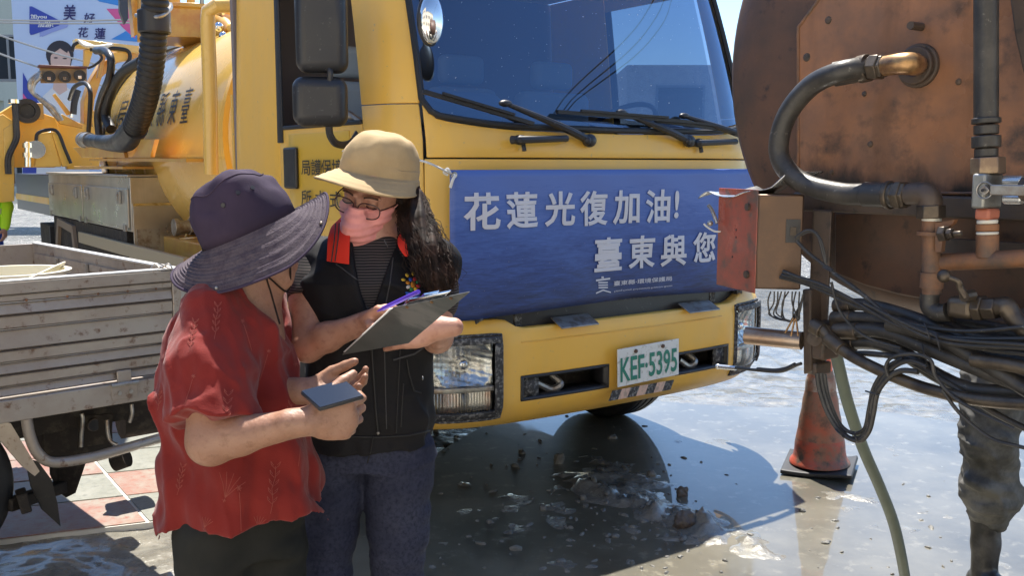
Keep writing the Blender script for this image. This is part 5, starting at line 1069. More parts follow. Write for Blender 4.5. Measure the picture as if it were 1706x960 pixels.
# twisted wire on the rail corner, tub and board in the bed
k0 = dp(272, 449, 3.74); zt2 = zs_[0] + .012
tw_ = MB().tube([k0 + Vector((-.05, 0, .0)), k0 + Vector((-.035, .01, .02)), k0 + Vector((-.01, 0, .004)), k0 + Vector((.02, 0, .022)), k0 + Vector((.035, 0, .004))], .0035, 6).tube([k0 + Vector((-.02, 0, .024)), k0 + Vector((.01, .01, .008)), k0 + Vector((.03, 0, .0))], .003, 6).build('twisted_wire', m_stl); tag(tw_, 'twisted scrap of wire on the corner of the flatbed rail', 'wire scrap')
tc_ = dp(15, 451, 3.95); zb3 = zf0 + .0; tubm = M('cream_plastic', (.72, .68, .55), .35)
ho = tc_.z
Tb = MB().lathe([(.16, zb3 - ho), (.175, zb3 - ho + .01), (.215, -.012), (.235, -.012), (.238, 0), (.212, .0), (.17, zb3 - ho + .03), (.01, zb3 - ho + .025)], (0, 0, 0), (0, 0, 1), 40).build('plastic_tub', tubm, None, ang=50); Tb.location = tc_; tag(Tb, 'cream plastic tub standing in the flatbed load space', 'tub')
b0_, b1_ = dp(96, 440, 4.1), dp(20, 475, 3.62)
bd = MB().grid(lambda a, b: b0_.lerp(b1_, a) + Vector((.05 * (1 - b), .02, -.02)) * b * 2.0 + Vector((0, 0, .03 * math.sin(b * 2.6))), 10, 8).build('plastic_sheet', tubm, None, solid=.006); tag(bd, 'bent cream plastic sheet lying across the tub in the flatbed', 'plastic sheet')

# ================================================================== TRAFFIC CONE
cc = gnd(1365, 783, 0); gz = .02
CN = thing('traffic_cone', 'worn muddy orange traffic cone on a black rubber base', 'cone', (cc.x, cc.y, gz)); CN.rotation_euler = (R(0), R(-1.5), R(-24))
m_co = M('worn_orange_cone', (.42, .095, .045), .55, n=(6, .36, .58, (.22, .13, .08)), n2=(13, .50, .66, (.08, .055, .04)), bump=(40, .3, .004)); m_cs = M('worn_reflective_band', (.40, .36, .31), .5, n=(12, .4, .6, (.26, .11, .06)), n2=(30, .55, .7, (.10, .08, .07)), bump=(50, .3, .003))
def cone_r(z): return .142 - .112 * (z / .68)
def cprof(a, b, o=0): return [(cone_r(z) + o + .002 * math.sin(z * 60), z) for z in np.linspace(a, b, 8)]
MB().lathe([(.15, .02), (.147, .035)] + cprof(.05, .15) , (0, 0, 0), (0, 0, 1), 40, cap=False).build('cone_foot', M('cone_red', (.42, .07, .035), .5, n=(9, .42, .62, (.20, .11, .075)), n2=(16, .52, .66, (.09, .065, .05))), CN)
MB().lathe(cprof(.15, .50, .001), (0, 0, 0), (0, 0, 1), 40, cap=False).build('cone_body', m_co, CN)
MB().lathe(cprof(.40, .47, .0025), (0, 0, 0), (0, 0, 1), 40, cap=False).build('reflective_band', m_cs, CN)
MB().lathe(cprof(.50, .68, .0) + [(.02, .685)], (0, 0, 0), (0, 0, 1), 40).build('cone_top', M('bright_orange_cone', (.75, .10, .02), .4), CN)
MB().grid(lambda a, b: Vector(((a - .5) * .34, (b - .5) * .34, .012 + .018 * (abs(a - .5) * 2) ** 3 * (b) + .01 * math.sin(a * 5) * (b - .5))), 14, 14).build('cone_base', m_rub, CN, solid=.02, bevel=.004)
# mud clods and scraps
m_cl = M('mud_clod', (.085, .08, .07), .45, n=(20, .4, .65, (.17, .16, .135)), bump=(70, .6, .01))
m_stn = M('brown_stone', (.10, .082, .065), .5, n=(12, .4, .65, (.08, .055, .045)), bump=(50, .4, .006))
CL_ = [(1140, 880, .11, .05, m_stn, 'largest brown stone lying in the churned mud of the shadow'), (1137, 826, .06, .035, m_stn, 'dark squarish stone at the edge of the blue sky reflection'), (705, 832, .06, .03, m_stn, 'brown stone beside the jeans of the woman'),
       (930, 772, .06, .05, m_cl, 'upright mud clod near the front tyre'), (972, 832, .035, .018, m_cl, 'small grey clod with a pale right side in the middle of the shadow'), (905, 850, .035, .02, m_cl, 'pale crumbly clod left of the middle of the shadow'), (1085, 793, .06, .022, m_cl, 'flat wet mud lump on the ridge beside the tyre'),
       (1020, 730, .07, .02, m_cl, 'wet mud lump under the bumper'), (935, 936, .05, .012, m_cl, 'pale mud crumb nearest the bottom edge of the shadow'), (1025, 895, .045, .012, m_cl, 'low flat crumb in the middle of the shadow'), (1337, 853, .035, .012, m_cl, 'dark crumb on the bright mud below the cone'), (1375, 905, .05, .008, m_cl, 'thin wet scrap on the bright mud below the cone')]
for k, (x, y, wd, hh, m, lb) in enumerate(CL_):
    g = gnd(x, y); rr2 = random.Random(k); f = Field((-wd, -wd, -.03), (wd, wd, hh * 1.6), max(wd / 22, .0022))
    f.ell((0, 0, 0), (wd * .5, wd * .36, hh), k=0)
    for _ in range(5): q6 = rr2.uniform(0, 6.28); f.cut((wd * .34 * math.cos(q6), wd * .26 * math.sin(q6), hh * .6), (math.cos(q6), math.sin(q6), rr2.uniform(.3, 1.2)))
    for _ in range(4): f.ell((rr2.uniform(-.3, .3) * wd, rr2.uniform(-.2, .2) * wd, rr2.uniform(0, .3) * hh), (wd * .25, wd * .2, hh * .7), k=.006)
    f.rough([((30 + k, 30, 30), .018 * wd / .06), ((80, 80, 80), .008 * wd / .06)]); o = f.build('stone' if m is m_stn else 'mud_clod', m, None, smooth_it=0); o.location = (g.x, g.y, height_at(g.x, g.y) + .001); tag(o, lb, 'stone' if m is m_stn else 'mud clod', 'clods and stones in the mud')
sm = MB(); r3 = random.Random(11)
for _ in range(330):
    x, y = r3.choice([(r3.uniform(690, 1130), r3.uniform(700, 958)), (r3.gauss(1040, 70), r3.gauss(850, 50)), (r3.gauss(1110, 50), r3.gauss(890, 30)), (r3.gauss(900, 90), r3.gauss(800, 50)), (r3.uniform(1320, 1650), r3.uniform(760, 960)) if r3.random() < .45 else (850, 0)])
    if y < 690: continue
    g = gnd(x, y); s = r3.uniform(.003, .013) * (1 if r3.random() < .9 else 1.8); z = height_at(g.x, g.y); sx, sy, a = s * r3.uniform(.8, 2.4), s * r3.uniform(.6, 1.2), r3.uniform(0, 3.1)
    pts = []; 
    for zz_, q in ((0, 1), (s * .6, .75), (s * r3.uniform(.7, 1.0), .3)):
        for i in range(6): t = i / 6 * 6.283 + a; jj = r3.uniform(.7, 1.2) * q; X, Y = math.cos(t) * sx * jj, math.sin(t) * sy * jj; pts.append((g.x + X * math.cos(a) - Y * math.sin(a), g.y + X * math.sin(a) + Y * math.cos(a), z + zz_ - .002))
    sm.add(pts, [(k * 6 + i, k * 6 + (i + 1) % 6, k * 6 + 6 + (i + 1) % 6, k * 6 + 6 + i) for k in range(2) for i in range(6)] + [tuple(range(12, 18))])
tag(sm.build('mud_crumbs', m_cl, None, ang=60, fix=False), 'scattered crumbs of wet mud', kind='stuff')
g = gnd(505, 915); rg = thing('litter', 'yellow wrapper and ring of clear plastic litter lying between the legs of the two people', 'litter', (g.x, g.y, .005))
MB().grid(lambda a, b: Vector(((a - .5) * .09, (b - .5) * .07, .012 + .012 * math.sin(a * 9) * math.cos(b * 7))), 8, 6).build('wrapper', M('yellow_wrapper', (.62, .55, .06), .4), rg, solid=.002)
MB().tube([Vector((-.02 + .045 * math.cos(t), .06, .05 + .045 * math.sin(t))) for t in np.linspace(.3, 5.6, 14)], .003, 6).build('wire_ring', m_stl, rg)
MB().grid(lambda a, b: Vector(((a - .5) * .12 - .02, .02 + b * .08, .02 + .02 * math.sin(a * 11 + b * 5))), 10, 8).build('plastic_bag', m_galv, rg, solid=.001)
# ================================================================== PEOPLE
m_skin = M('skin', (.40, .21, .145), .48, n=(14, .4, .7, (.44, .22, .15)), n2=(90, .62, .72, (.33, .16, .11)), bump=(150, .5, .0022), sss=.06)
m_skl = M('fair_skin', (.44, .235, .165), .5, n=(14, .4, .7, (.38, .19, .13)), n2=(60, .50, .66, (.33, .16, .11)), bump=(130, .5, .0022), sss=.06)  # slightly lighter skin tone for the woman
def nv(v): return Vector(v).normalized()
def hand(f, wr, d, n, th, curls=(.5, .55, .6, .7), spread=.02, thumb=(.5, .3), S=1.0, wrist_r=.023, seg0=None):
    """wr wrist point, d direction of the fingers, n palm-side normal (fingers curl towards n), th side on which the thumb lies"""
    wr, d, n, th = Vector(wr), nv(d), nv(n), nv(th); th = nv(th - d * th.dot(d)); n = nv(n - d * n.dot(d) - th * n.dot(th))
    mid = wr + d * .045 * S
    f.ell(mid + d * .005, (.040 * S, .015 * S, .052 * S), ex=th, ez=d, k=.012)
    f.cone(wr - d * .03, wr + d * .03 * S, wrist_r, .020 * S, k=.015)
    ln = (.072, .080, .075, .058); ps = (.030, .010, -.011, -.030); rr = (.0088, .0092, .0088, .0078)
    for i in range(4):
        b = wr + d * (.084 - (.008 if i == 3 else 0)) * S + th * ps[i] * S; dirn = nv(d + th * (.06 * (1.5 - i))); c = curls[i] if isinstance(curls[i], tuple) else (curls[i], curls[i] * 1.2, curls[i] * .8)
        f.cone(wr + d * .03 * S + th * ps[i] * .7 * S, b, .011 * S, .0105 * S, k=.008); p = b; a = 0
        for L_, cc_, r0, r1 in ((.46, c[0], 1.08, 1.0), (.30, c[1], 1.0, .93), (.24, c[2], .93, .80)):
            a += cc_; q = p + (dirn * math.cos(a) + n * math.sin(a)) * ln[i] * L_ * 1.05 * S
            f.cone(p, q, rr[i] * r0 * S, rr[i] * r1 * S, k=.0025); p = q
    b = wr + d * .022 * S + th * .024 * S + n * .006 * S; a1 = nv(d * math.cos(thumb[0] + .5) + th * math.sin(thumb[0] + .5) + n * thumb[1])
    p1 = b + a1 * .040 * S; a2 = nv(a1 + d * .45 + n * .15); p2 = p1 + a2 * .032 * S; a3 = nv(a2 + d * .2 + n * .15); p3 = p2 + a3 * .024 * S
    f.cone(wr + d * .015 * S + th * .012 * S, p1, .017 * S, .0125 * S, k=.010); f.cone(p1, p2, .0118 * S, .0108 * S, k=.004); f.cone(p2, p3, .0108 * S, .0088 * S, k=.003)
def head(f, c, fw, up, S=1.0, nose=True, k=.015):
    c, fw, up = Vector(c), nv(fw), Vector(up); up = nv(up - fw * up.dot(fw)); rt = fw.cross(up)
    P = lambda a, b, g: c + rt * a * S + fw * b * S + up * g * S
    f.ell(P(0, -.012, .035), (.074 * S, .095 * S, .088 * S), ex=rt, ez=up, k=k)
    f.ell(P(0, .030, -.030), (.060 * S, .062 * S, .075 * S), ex=rt, ez=up, k=.02)
    f.ell(P(0, .058, -.082), (.030 * S, .030 * S, .026 * S), ex=rt, ez=up, k=.03)
    for s in (-1, 1):
        f.ell(P(.034 * s, .063, -.022), (.020 * S, .016 * S, .020 * S), ex=rt, ez=up, k=.02)
        f.ell(P(.077 * s, -.010, -.012), (.008 * S, .020 * S, .032 * S), ex=rt, ez=up, k=.004)
        f.cone(P(.055 * s, -.0, -.06), P(.022 * s, .06, -.092), .016 * S, .014 * S, k=.02)
        f.ell(P(.031 * s, .088, .010), (.013 * S, .007 * S, .008 * S), ex=rt, ez=up, k=.004, mode='s')
        f.ell(P(.031 * s, .079, .009), (.0125 * S, .011 * S, .010 * S), ex=rt, ez=up, k=.003)
        f.cone(P(.015 * s, .090, .026), P(.047 * s, .078, .028), .007 * S, .006 * S, k=.01)
    if nose:
        f.cone(P(0, .088, .014), P(0, .108, -.024), .008 * S, .012 * S, k=.010)
        for s in (-1, 1): f.ell(P(.010 * s, .098, -.028), (.008 * S, .009 * S, .007 * S), ex=rt, ez=up, k=.006)
    f.ell(P(0, .090, -.052), (.024 * S, .010 * S, .007 * S), ex=rt, ez=up, k=.006); f.ell(P(0, .088, -.062), (.020 * S, .010 * S, .006 * S), ex=rt, ez=up, k=.006)
    f.cone(P(-.022, .102, -.0565), P(.022, .102, -.0565), .002, .002, k=.003, mode='s')
    return P, rt, fw, up

# ------------------------------------------------------------------ the woman with the clipboard
WY = 2.26
wf = gnd(615, 0 + 1372); W0 = Vector((dp(612, 700, WY).x, WY, 0))
PW = thing('person', 'woman in tan cap, pink mask and black vest writing on a clipboard', 'person', tuple(W0), 0, 'people beside the trucks')
w_ = lambda x, y, Y: dp(x, y, Y)
hc = w_(624, 324, WY + .02); hfw = nv((-.30, -.90, -.30)); hup = nv((.20, -.24, 1))
f = Field((-.62, 1.62, -.02), (.08, 2.52, 1.70), .0042)
HP, hrt, hfw, hup = head(f, hc, hfw, hup, .93)
f.cone(HP(0, -.02, -.05), w_(622, 425, WY + .03), .050, .055, k=.03)
sR, eR, wR = w_(520, 432, WY + .03), w_(512, 575, 2.17), w_(612, 536, 2.10)      # her right arm, on the viewer's left
sL, eL, wL = w_(722, 440, WY + .04), w_(728, 562, WY - .04), w_(733, 547, 2.03)
f.loft([(.84, W0.x, WY, .11, .075, 0), (.95, W0.x, WY, .115, .075, 0), (1.10, W0.x, WY, .115, .075, 0), (1.28, W0.x + .005, WY, .125, .08, 0), (1.36, W0.x + .01, WY + .02, .11, .06, 0), (1.41, W0.x + .012, WY + .03, .05, .045, 0)], k=.03)
f.limb([sR, sR.lerp(eR, .5), eR], [.050, .045, .040], k=.02); f.limb([eR, eR.lerp(wR, .35), wR], [.037, .033, .0215], k=.015)
f.limb([sL, sL.lerp(eL, .5), eL], [.050, .042, .036], k=.02); f.limb([eL, eL.lerp(wL, .4), wL], [.036, .031, .024], k=.015)
hand(f, wR, nv(w_(668, 503, 2.03) - wR), (.3, -.2, -.9), (-.1, -.9, .35), curls=((.5, .7, .5), (.75, .8, .5), (.9, .8, .5), (1.0, .9, .5)), thumb=(-.1, .7), S=.92)
hand(f, wL, nv((-.95, .08, -.08)), (.1, .85, .35), (.15, .25, 1), curls=((.22, .28, .15), (.22, .25, .15), (.24, .25, .2), (.28, .3, .2)), thumb=(.35, .9), S=1.0, wrist_r=.021)
hipL, hipR = Vector((W0.x - .085, WY, .86)), Vector((W0.x + .075, WY, .86))
for s_, h_, kx, fx in ((-1, hipL, -.05, -.04), (1, hipR, -.02, .0)):
    kn = Vector((h_.x + kx * .6, WY - .03, .46)); an = Vector((h_.x + kx, WY + .02, .09)); f.limb([h_, kn, an], [.070, .048, .034], k=.01); f.cone(an, an + Vector((fx * .3, -.14, -.05)), .036, .032, k=.02)
body = f.build('body', m_skl, PW, org=W0)
# mask, glasses, cap, hair
f = Field(hc - Vector((.12, .16, .17)), hc + Vector((.12, .12, .1)), .0026); head(f, hc, hfw, hup, .93, k=.015); f.cone(HP(0, .098, .006), HP(0, .118, -.045), .010, .022, k=.02); f.ell(HP(0, .085, -.07), (.03, .03, .04), ex=hrt, ez=hup, k=.03); f.D -= .0045
f.cut(HP(0, .05, -.004), hup * .985 - hfw * .12); f.cut(HP(0, .022, 0), -hfw * .9 - hup * .25); f.cut(HP(0, 0, -.107), -hup)
f.warp(lambda x, y, z: .0014 * np.sin(((x - hc.x) * hup.x + (y - hc.y) * hup.y + (z - hc.z) * hup.z) * 330)); f.rough([((30, 30, 30), .003)])
f.build('face_mask', M('pink_mask', (.78, .33, .30), .7, n=(40, .4, .6, (.72, .29, .27)), bump=(300, .2, .001)), PW, org=W0)
mm = MB()
for s in (-1, 1): mm.tube([HP(.060 * s, .045, -.018) - W0, HP(.070 * s, .015, -.005) - W0, HP(.078 * s, -.02, .018) - W0], .0013, 6).tube([HP(.050 * s, .055, -.075) - W0, HP(.066 * s, .015, -.05) - W0, HP(.076 * s, -.025, -.025) - W0], .0013, 6)
mm.build('mask_loops', M('pink_cord', (.7, .35, .33), .7), PW)
g = MB(); lens = MB()
for s in (-1, 1):
    c = HP(.033 * s, .108, .002); ring = []
    for t in np.linspace(0, 2 * math.pi, 29): ring.append(c + hrt * (.0255 * abs(math.cos(t)) ** .8 * (1 if math.cos(t) > 0 else -1)) + hup * (.0185 * abs(math.sin(t)) ** .8 * (1 if math.sin(t) > 0 else -1)) - hfw * (.007 * abs(math.cos(t)) if (math.cos(t) * s) > 0 else 0) - W0)
    g.tube(ring, .0016, 6, sm=False); lens.add([tuple(p) for p in ring[:-1]], [tuple(range(len(ring) - 1))])
    g.tube([HP(.059 * s, .100, .008) - W0, HP(.072 * s, .06, .008) - W0, HP(.078 * s, 0, .004) - W0], .0015, 6)
g.tube([HP(-.009, .110, .004) - W0, HP(0, .112, .008) - W0, HP(.009, .110, .004) - W0], .0016, 6)
G = g.build('glasses', M('dark_red_frame', (.05, .018, .016), .3), PW); lens.build('lens', m_gl, G)
for s in (-1, 1):
    MB().grid(lambda a, b: HP((.018 + .028 * a) * s, .0925 - .004 * (a * 2 - 1) ** 2, .004 - .004 * math.sin(math.pi * a) + .0035 * b) - W0, 8, 1).build('eyelashes', M('dark_brown', (.03, .015, .012), .6), PW, solid=.001)
    MB().grid(lambda a, b: HP((.014 + .034 * a) * s, .0985 - .012 * a * a, .027 + .004 * math.sin(math.pi * a) + .005 * b) - W0, 8, 1).build('eyebrow', M('brow_brown', (.06, .03, .022), .7), PW, solid=.001)
m_cap = M('tan_cap_cloth', (.42, .31, .175), .85, n=(7, .4, .65, (.34, .245, .135)), bump=(260, .35, .0012))
CR = .104
cup = nv((.17, -.05, 1)); cfw = nv((-.50, -.86, 0)); cfw = nv(cfw - cup * cfw.dot(cup)); crt = cfw.cross(cup)
HC = lambda a, b, g: hc + Vector((-.004, .004, 0)) + (crt * a + cfw * b + cup * g) * .93
def capf(a, b):   # a round, b from the top down to the brim edge
    th = 2 * math.pi * a; c_, s_ = math.cos(th), math.sin(th)      # th = 0 faces forward
    if b < .62:
        q = b / .62 * math.pi / 2 * 1.0; r = CR * math.sin(q) ** .85; z = .076 + .086 * math.cos(q) ** .9
        cr_ = [float(vnoise(np.array([c_ * sc * r * 9]), np.array([s_ * sc * r * 9]), np.array([z * sc * 9]))[0]) for sc in (1.6, 4.5)]; r *= 1 + .10 * cr_[0] * math.sin(q) + .035 * cr_[1] * math.sin(q); z += .030 * cr_[0] * math.sin(q * 1.6) + .008 * cr_[1]; z -= .006 * math.exp(-(s_ * 4) ** 2) * math.sin(q)
        return HC(r * s_ * .92, -.014 + r * c_ * 1.06, z)
    q = (b - .62) / .38; 
    if q < .3: r = CR * (1 + .01 * q); return HC(r * s_ * .92, -.014 + r * c_ * 1.06, .076 - .024 * q / .3)
    q = (q - .3) / .7; L_ = .005 + .060 * max(0, (c_ + .22) / 1.22) ** .75; r = CR + L_ * q
    return HC(r * s_ * .95, -.014 + r * c_ * 1.08, .052 - (.026 * q ** 1.2 * (1 + .45 * s_ * s_)) - .0012 * math.sin(q * 26) + .004 * q * math.sin(3 * th + .5))
MB().grid(capf, 72, 40).build('cap', m_cap, PW, solid=.003, org=None).location = -W0
c_ = bpy.data.objects['cap']; MB().tube([capf(t, .995) for t in np.linspace(0, 1, 60)], .0022, 6, sm=False).build('brim_seam', m_cap, c_, ang=60)
for t in (.12, .16, .36): MB().cyl(capf(t, .52), capf(t, .52) + (capf(t, .52) - hc).normalized() * .002, .004, n=10).build('eyelet', m_stl, c_)
# hair: long dark wavy tail over her left shoulder
m_hair = M('dark_brown_hair', (.012, .007, .0055), .72, n=(30, .45, .7, (.05, .026, .018)))
hm = MB(); r5 = random.Random(3)
path = [w_(668, 285, WY + .05), w_(686, 330, WY + .02), w_(694, 370, WY - .03), w_(714, 420, WY - .08), w_(729, 462, WY - .10), w_(734, 492, WY - .10)]
rad = [.02, .034, .042, .046, .044, .026]
for i in range(1200):
    a, q = r5.uniform(0, 6.28), math.sqrt(r5.random()); ph, fq, am = r5.uniform(0, 6.28), r5.uniform(6, 12), r5.uniform(.003, .009); pts = []; end = r5.uniform(.72, 1.0)
    fly = r5.uniform(1.2, 1.6) if r5.random() < .12 else 1.0
    for k in range(15):
        t = k / 14 * end * 5; i0 = min(int(t), 4); u = t - i0; p = path[i0].lerp(path[i0 + 1], u); rr = (rad[i0] * (1 - u) + rad[i0 + 1] * u) * q * (fly if t > 2 else 1)
        pts.append(p + Vector((math.cos(a + t * .25) * rr + am * math.sin(fq * t + ph) * min(t, 1), math.sin(a + t * .25) * rr * .8 + am * math.cos(fq * t + ph) * min(t, 1), am * .5 * math.sin(ph + t * 3))) - W0)
    hm.tube(pts, [.0008] * 13 + [.0006, .0003], 3, sm=False)
for i in range(160):    # hair under the cap at the back and side
    a = r5.uniform(.30, 1.75) * math.pi / 1.0 if False else r5.uniform(1.9, 4.4); pts = []; 
    for k in range(7):
        t = k / 6; pts.append((HP(.088 * math.sin(a) * (1 - .1 * t), -.02 + .095 * math.cos(a) , .04 - .075 * t)).lerp(path[1], max(0, t - .35) * 1.3) - W0)
    hm.tube(pts, .0028, 4, sm=False)
hm.build('hair', m_hair, PW, ang=60, fix=False)
fh = Field(hc - Vector((.2, .3, .5)), hc + Vector((.3, .25, .15)), .005); fh.limb(path, [q * .72 for q in rad], k=.01); fh.ell(HP(0, -.03, .02), (.080, .082, .075), ex=hrt, ez=hup, k=.02); fh.warp(lambda x, y, z: .004 * np.sin(x * 260 + z * 30)); fh.build('hair_mass', m_hair, PW, org=W0)
# tee shirt with fine stripes (sleeves, neck), vest, collar
m_tee = bpy.data.materials.new('striped_black_tee'); m_tee.use_nodes = True; t = m_tee.node_tree; b = t.nodes['Principled BSDF']; b.inputs['Roughness'].default_value = .85
tc = nn(t, 'ShaderNodeTexCoord'); wv = nn(t, 'ShaderNodeTexWave', wave_type='BANDS', bands_direction='Z'); wv.inputs['Scale'].default_value = 50; wv.inputs['Distortion'].default_value = .6; wv.inputs['Detail'].default_value = 0
t.links.new(tc.outputs['Object'], wv.inputs[0]); r_ = ramp_node(t, wv.outputs[0], [(.80, (.010, .009, .010)), (.92, (.10, .08, .08))]); t.links.new(r_.outputs[0], b.inputs['Base Color'])
f = Field((-.60, 1.95, .95), (.05, 2.5, 1.45), .0045)
f.loft([(.98, W0.x, WY, .140, .100, 0), (1.28, W0.x + .005, WY, .142, .098, 0), (1.345, W0.x + .01, WY + .015, .115, .078, 0), (1.385, W0.x + .012, WY + .02, .068, .062, 0)], k=.03)
f.limb([sR, sR.lerp(eR, .52)], [.058, .057], k=.03); f.limb([sL, sL.lerp(eL, .50)], [.058, .057], k=.03)
d = nv(eR - sR); f.D = np.maximum(f.D, np.where(f.ax[0][:, None, None] < W0.x - .1, (f.ax[0][:, None, None] - sR.lerp(eR, .50).x) * d.x + (f.ax[1][None, :, None] - sR.lerp(eR, .50).y) * d.y + (f.ax[2][None, None, :] - sR.lerp(eR, .50).z) * d.z, -1)).astype(np.float32)
f.rough([((14, 14, 14), .008), ((40, 40, 40), .003)]); f.cone(w_(620, 380, WY - .07), w_(615, 425, WY - .10), .045, .036, k=.01, mode='s'); f.build('tee_shirt', m_tee, PW, org=W0)
m_vest = M('black_vest', (.009, .009, .011), .75, n=(4, .4, .65, (.014, .013, .015)), bump=(220, .3, .0012))
f = Field((-.62, 1.95, .84), (.05, 2.52, 1.45), .0045)
vz = lambda y: dp(600, y, WY - .1).z
st = [(.885, W0.x + .004, WY, .150, .112, 0), (.96, W0.x + .004, WY, .158, .116, 0), (1.05, W0.x + .006, WY, .150, .112, 0), (1.18, W0.x + .006, WY, .150, .112, 0), (1.28, W0.x + .006, WY, .154, .110, 0), (1.345, W0.x + .01, WY + .015, .128, .088, 0), (1.395, W0.x + .012, WY + .025, .075, .070, 0)]
f.loft(st, k=.02, folds=lambda a, z, x, y: .003 * np.sin(a * 7 + z * 20) + .004 * np.sin(z * 55 + a * 2) * np.clip((1.15 - z) * 4, 0, 1))
f.cone(sR - Vector((0, 0, 0)), sR + Vector((.03, 0, -.03)), .060, .06, k=.03); f.cone(sL, sL + Vector((-.03, 0, -.03)), .060, .06, k=.03)
f.rough([((9, 9, 9), .012), ((26, 26, 20), .005)])
f.warp(lambda x, y, z: crease(x, y, z, 8, 12, .007, seed=3) + crease(x, y, z, 18, 20, .004, seed=7))
nk, bt_ = w_(618, 385, WY - .10), w_(612, 520, WY - .13)     # open front
for q in np.linspace(0, 1, 14): p = nk.lerp(bt_, q); f.cone(p, p + Vector((0, .10 - .07 * q, 0)), .050 * (1 - q) ** .8 + .004, k=.004, mode='s')
f.cone(HP(0, 0, -.06), HP(0, 0, -.14), .062, .062, k=.01, mode='s')
V_ = f.build('vest', m_vest, PW, org=W0)
bvh = BVHTree.FromObject(V_, bpy.context.evaluated_depsgraph_get())
def on_vest(x, y, off=.0015):
    d = ray(x, y).normalized(); h = bvh.ray_cast(Vector((0, 0, CH)) - W0, d); 
    if h[0] is None: return dp(x, y, WY - .11) - W0
    return h[0] - d * off
m_thr = M('vest_seam', (.010, .010, .012), .6); m_seam2 = M('vest_piping', (.05, .05, .055), .6)
def seam(pts, r=.0016, m=m_thr, name='seam', par=V_, n=24):
    P_ = [Vector((p[0], p[1])) for p in pts]; out = []
    for i in range(len(P_) - 1):
        for k in range(6): q = P_[i].lerp(P_[i + 1], k / 6); out.append(on_vest(q.x, q.y))
    out.append(on_vest(*P_[-1])); return MB().tube(out, r, 6, sm=False).build(name, m, par, ang=70)
seam([(613, 515), (618, 560), (622, 620), (626, 680), (630, 724)], .003, m_thr, 'zip'); seam([(640, 560), (642, 640), (644, 715)], .0012, m_seam2)
seam([(668, 545), (665, 620), (660, 722)], .0016); seam([(655, 600), (690, 590), (712, 575)], .0022, m_seam2); seam([(678, 600), (682, 625), (690, 652), (702, 655)], .0018); seam([(672, 640), (668, 712)], .0018)
seam([(640, 400), (655, 430), (650, 470), (640, 520)], .0014, m_seam2); seam([(560, 440), (600, 470), (612, 515)], .0016, m_seam2)
MB().ball(on_vest(630, 722, .004), .004, 8, 6).build('zip_pull', m_stl, V_); MB().ball(on_vest(704, 630, .002), (.0015, .0015, .006), 8, 6).build('metal_stud', m_chr, V_)
seam([(530, 722), (580, 728), (630, 729), (680, 726), (716, 718)], .0022)
# embroidered emblem
em = MB(); EC = (688, 474)
cols = {'e_orange': (.55, .22, .03), 'e_red': (.45, .04, .04), 'e_blue': (.03, .10, .45), 'e_green': (.03, .2, .09), 'e_yellow': (.6, .4, .05), 'e_white': (.6, .6, .6)}
def blob(x, y, rx, ry, col, a0=0, off=.002):
    pts = [on_vest(x + rx * math.cos(q) * math.cos(a0) - ry * math.sin(q) * math.sin(a0), y + rx * math.cos(q) * math.sin(a0) + ry * math.sin(q) * math.cos(a0), off) for q in np.linspace(0, 6.28, 15)[:-1]]
    MB().add([tuple(p) for p in pts], [tuple(range(14))]).build('embroidery', M(col, cols[col], .7), V_, solid=.001)
for k, col in enumerate(('e_red', 'e_yellow', 'e_green', 'e_white', 'e_orange', 'e_blue', 'e_red', 'e_green')):
    a = k * math.pi / 4 + .3; blob(EC[0] + 9 * math.cos(a), EC[1] + 9 * math.sin(a), 3.6, 3.0, col, a)
blob(EC[0], EC[1], 4, 6, 'e_orange', 0, .0026)
for s in (-1, 1): blob(EC[0] + 6 * s, EC[1] + 16, 7.5, 2.6, 'e_blue', -.35 * s); blob(EC[0] + 6 * s, EC[1] + 20, 6.5, 2, 'e_blue', -.55 * s)
for k in range(5): a = math.pi + (k + .5) * math.pi / 5; blob(EC[0] + 17 * math.cos(a), EC[1] - 3 + 15 * math.sin(a), 2.4, 3.6, 'e_yellow', a + 1.57)
# red towel like collar
m_red = M('red_collar', (.62, .035, .02), .8, bump=(240, .4, .001))
def ribbon(name, pts, wv_, m, par=PW, th=.004, nw=4):
    pts = [Vector(p) for p in pts]; n_ = len(pts) * 5
    def fn(a, b):
        t = a * (len(pts) - 1); i = min(int(t), len(pts) - 2); u = t - i; p0, p1, p2, p3 = pts[max(i - 1, 0)], pts[i], pts[i + 1], pts[min(i + 2, len(pts) - 1)]
        p = .5 * ((2 * p1) + (p2 - p0) * u + (2 * p0 - 5 * p1 + 4 * p2 - p3) * u * u + (3 * p1 - p0 - 3 * p2 + p3) * u ** 3)
        w = Vector(wv_[i]) * (1 - u) + Vector(wv_[i + 1]) * u; return p + w * (b - .5) - W0
    return MB().grid(fn, n_, nw).build(name, m, par, solid=th, bevel=.001, offs=0)
ribbon('red_collar', [w_(690, 378, WY + .05), w_(640, 360, WY + .10), w_(592, 350, WY + .09), w_(570, 362, WY + .0), w_(565, 392, WY - .075), w_(563, 438, WY - .095)], [(0, -.02, .05), (0, 0, .05), (.01, -.02, .05), (.04, -.02, .035), (.052, -.01, .01), (.052, -.01, -.006)], m_red)
ribbon('red_collar', [w_(690, 375, WY + .05), w_(674, 385, WY - .02), w_(670, 405, WY - .08), w_(678, 427, WY - .10)], [(.02, -.02, .03), (.022, .01, .02), (.018, .012, .01), (.006, .004, .0)], m_red)
for x in (552, 558): MB().tube([w_(x + 7, 372, WY - .075) - W0, w_(x + 5, 400, WY - .09) - W0, w_(x, 436, WY - .101) - W0], .0014, 5).build('collar_stripe', m_thr, PW)
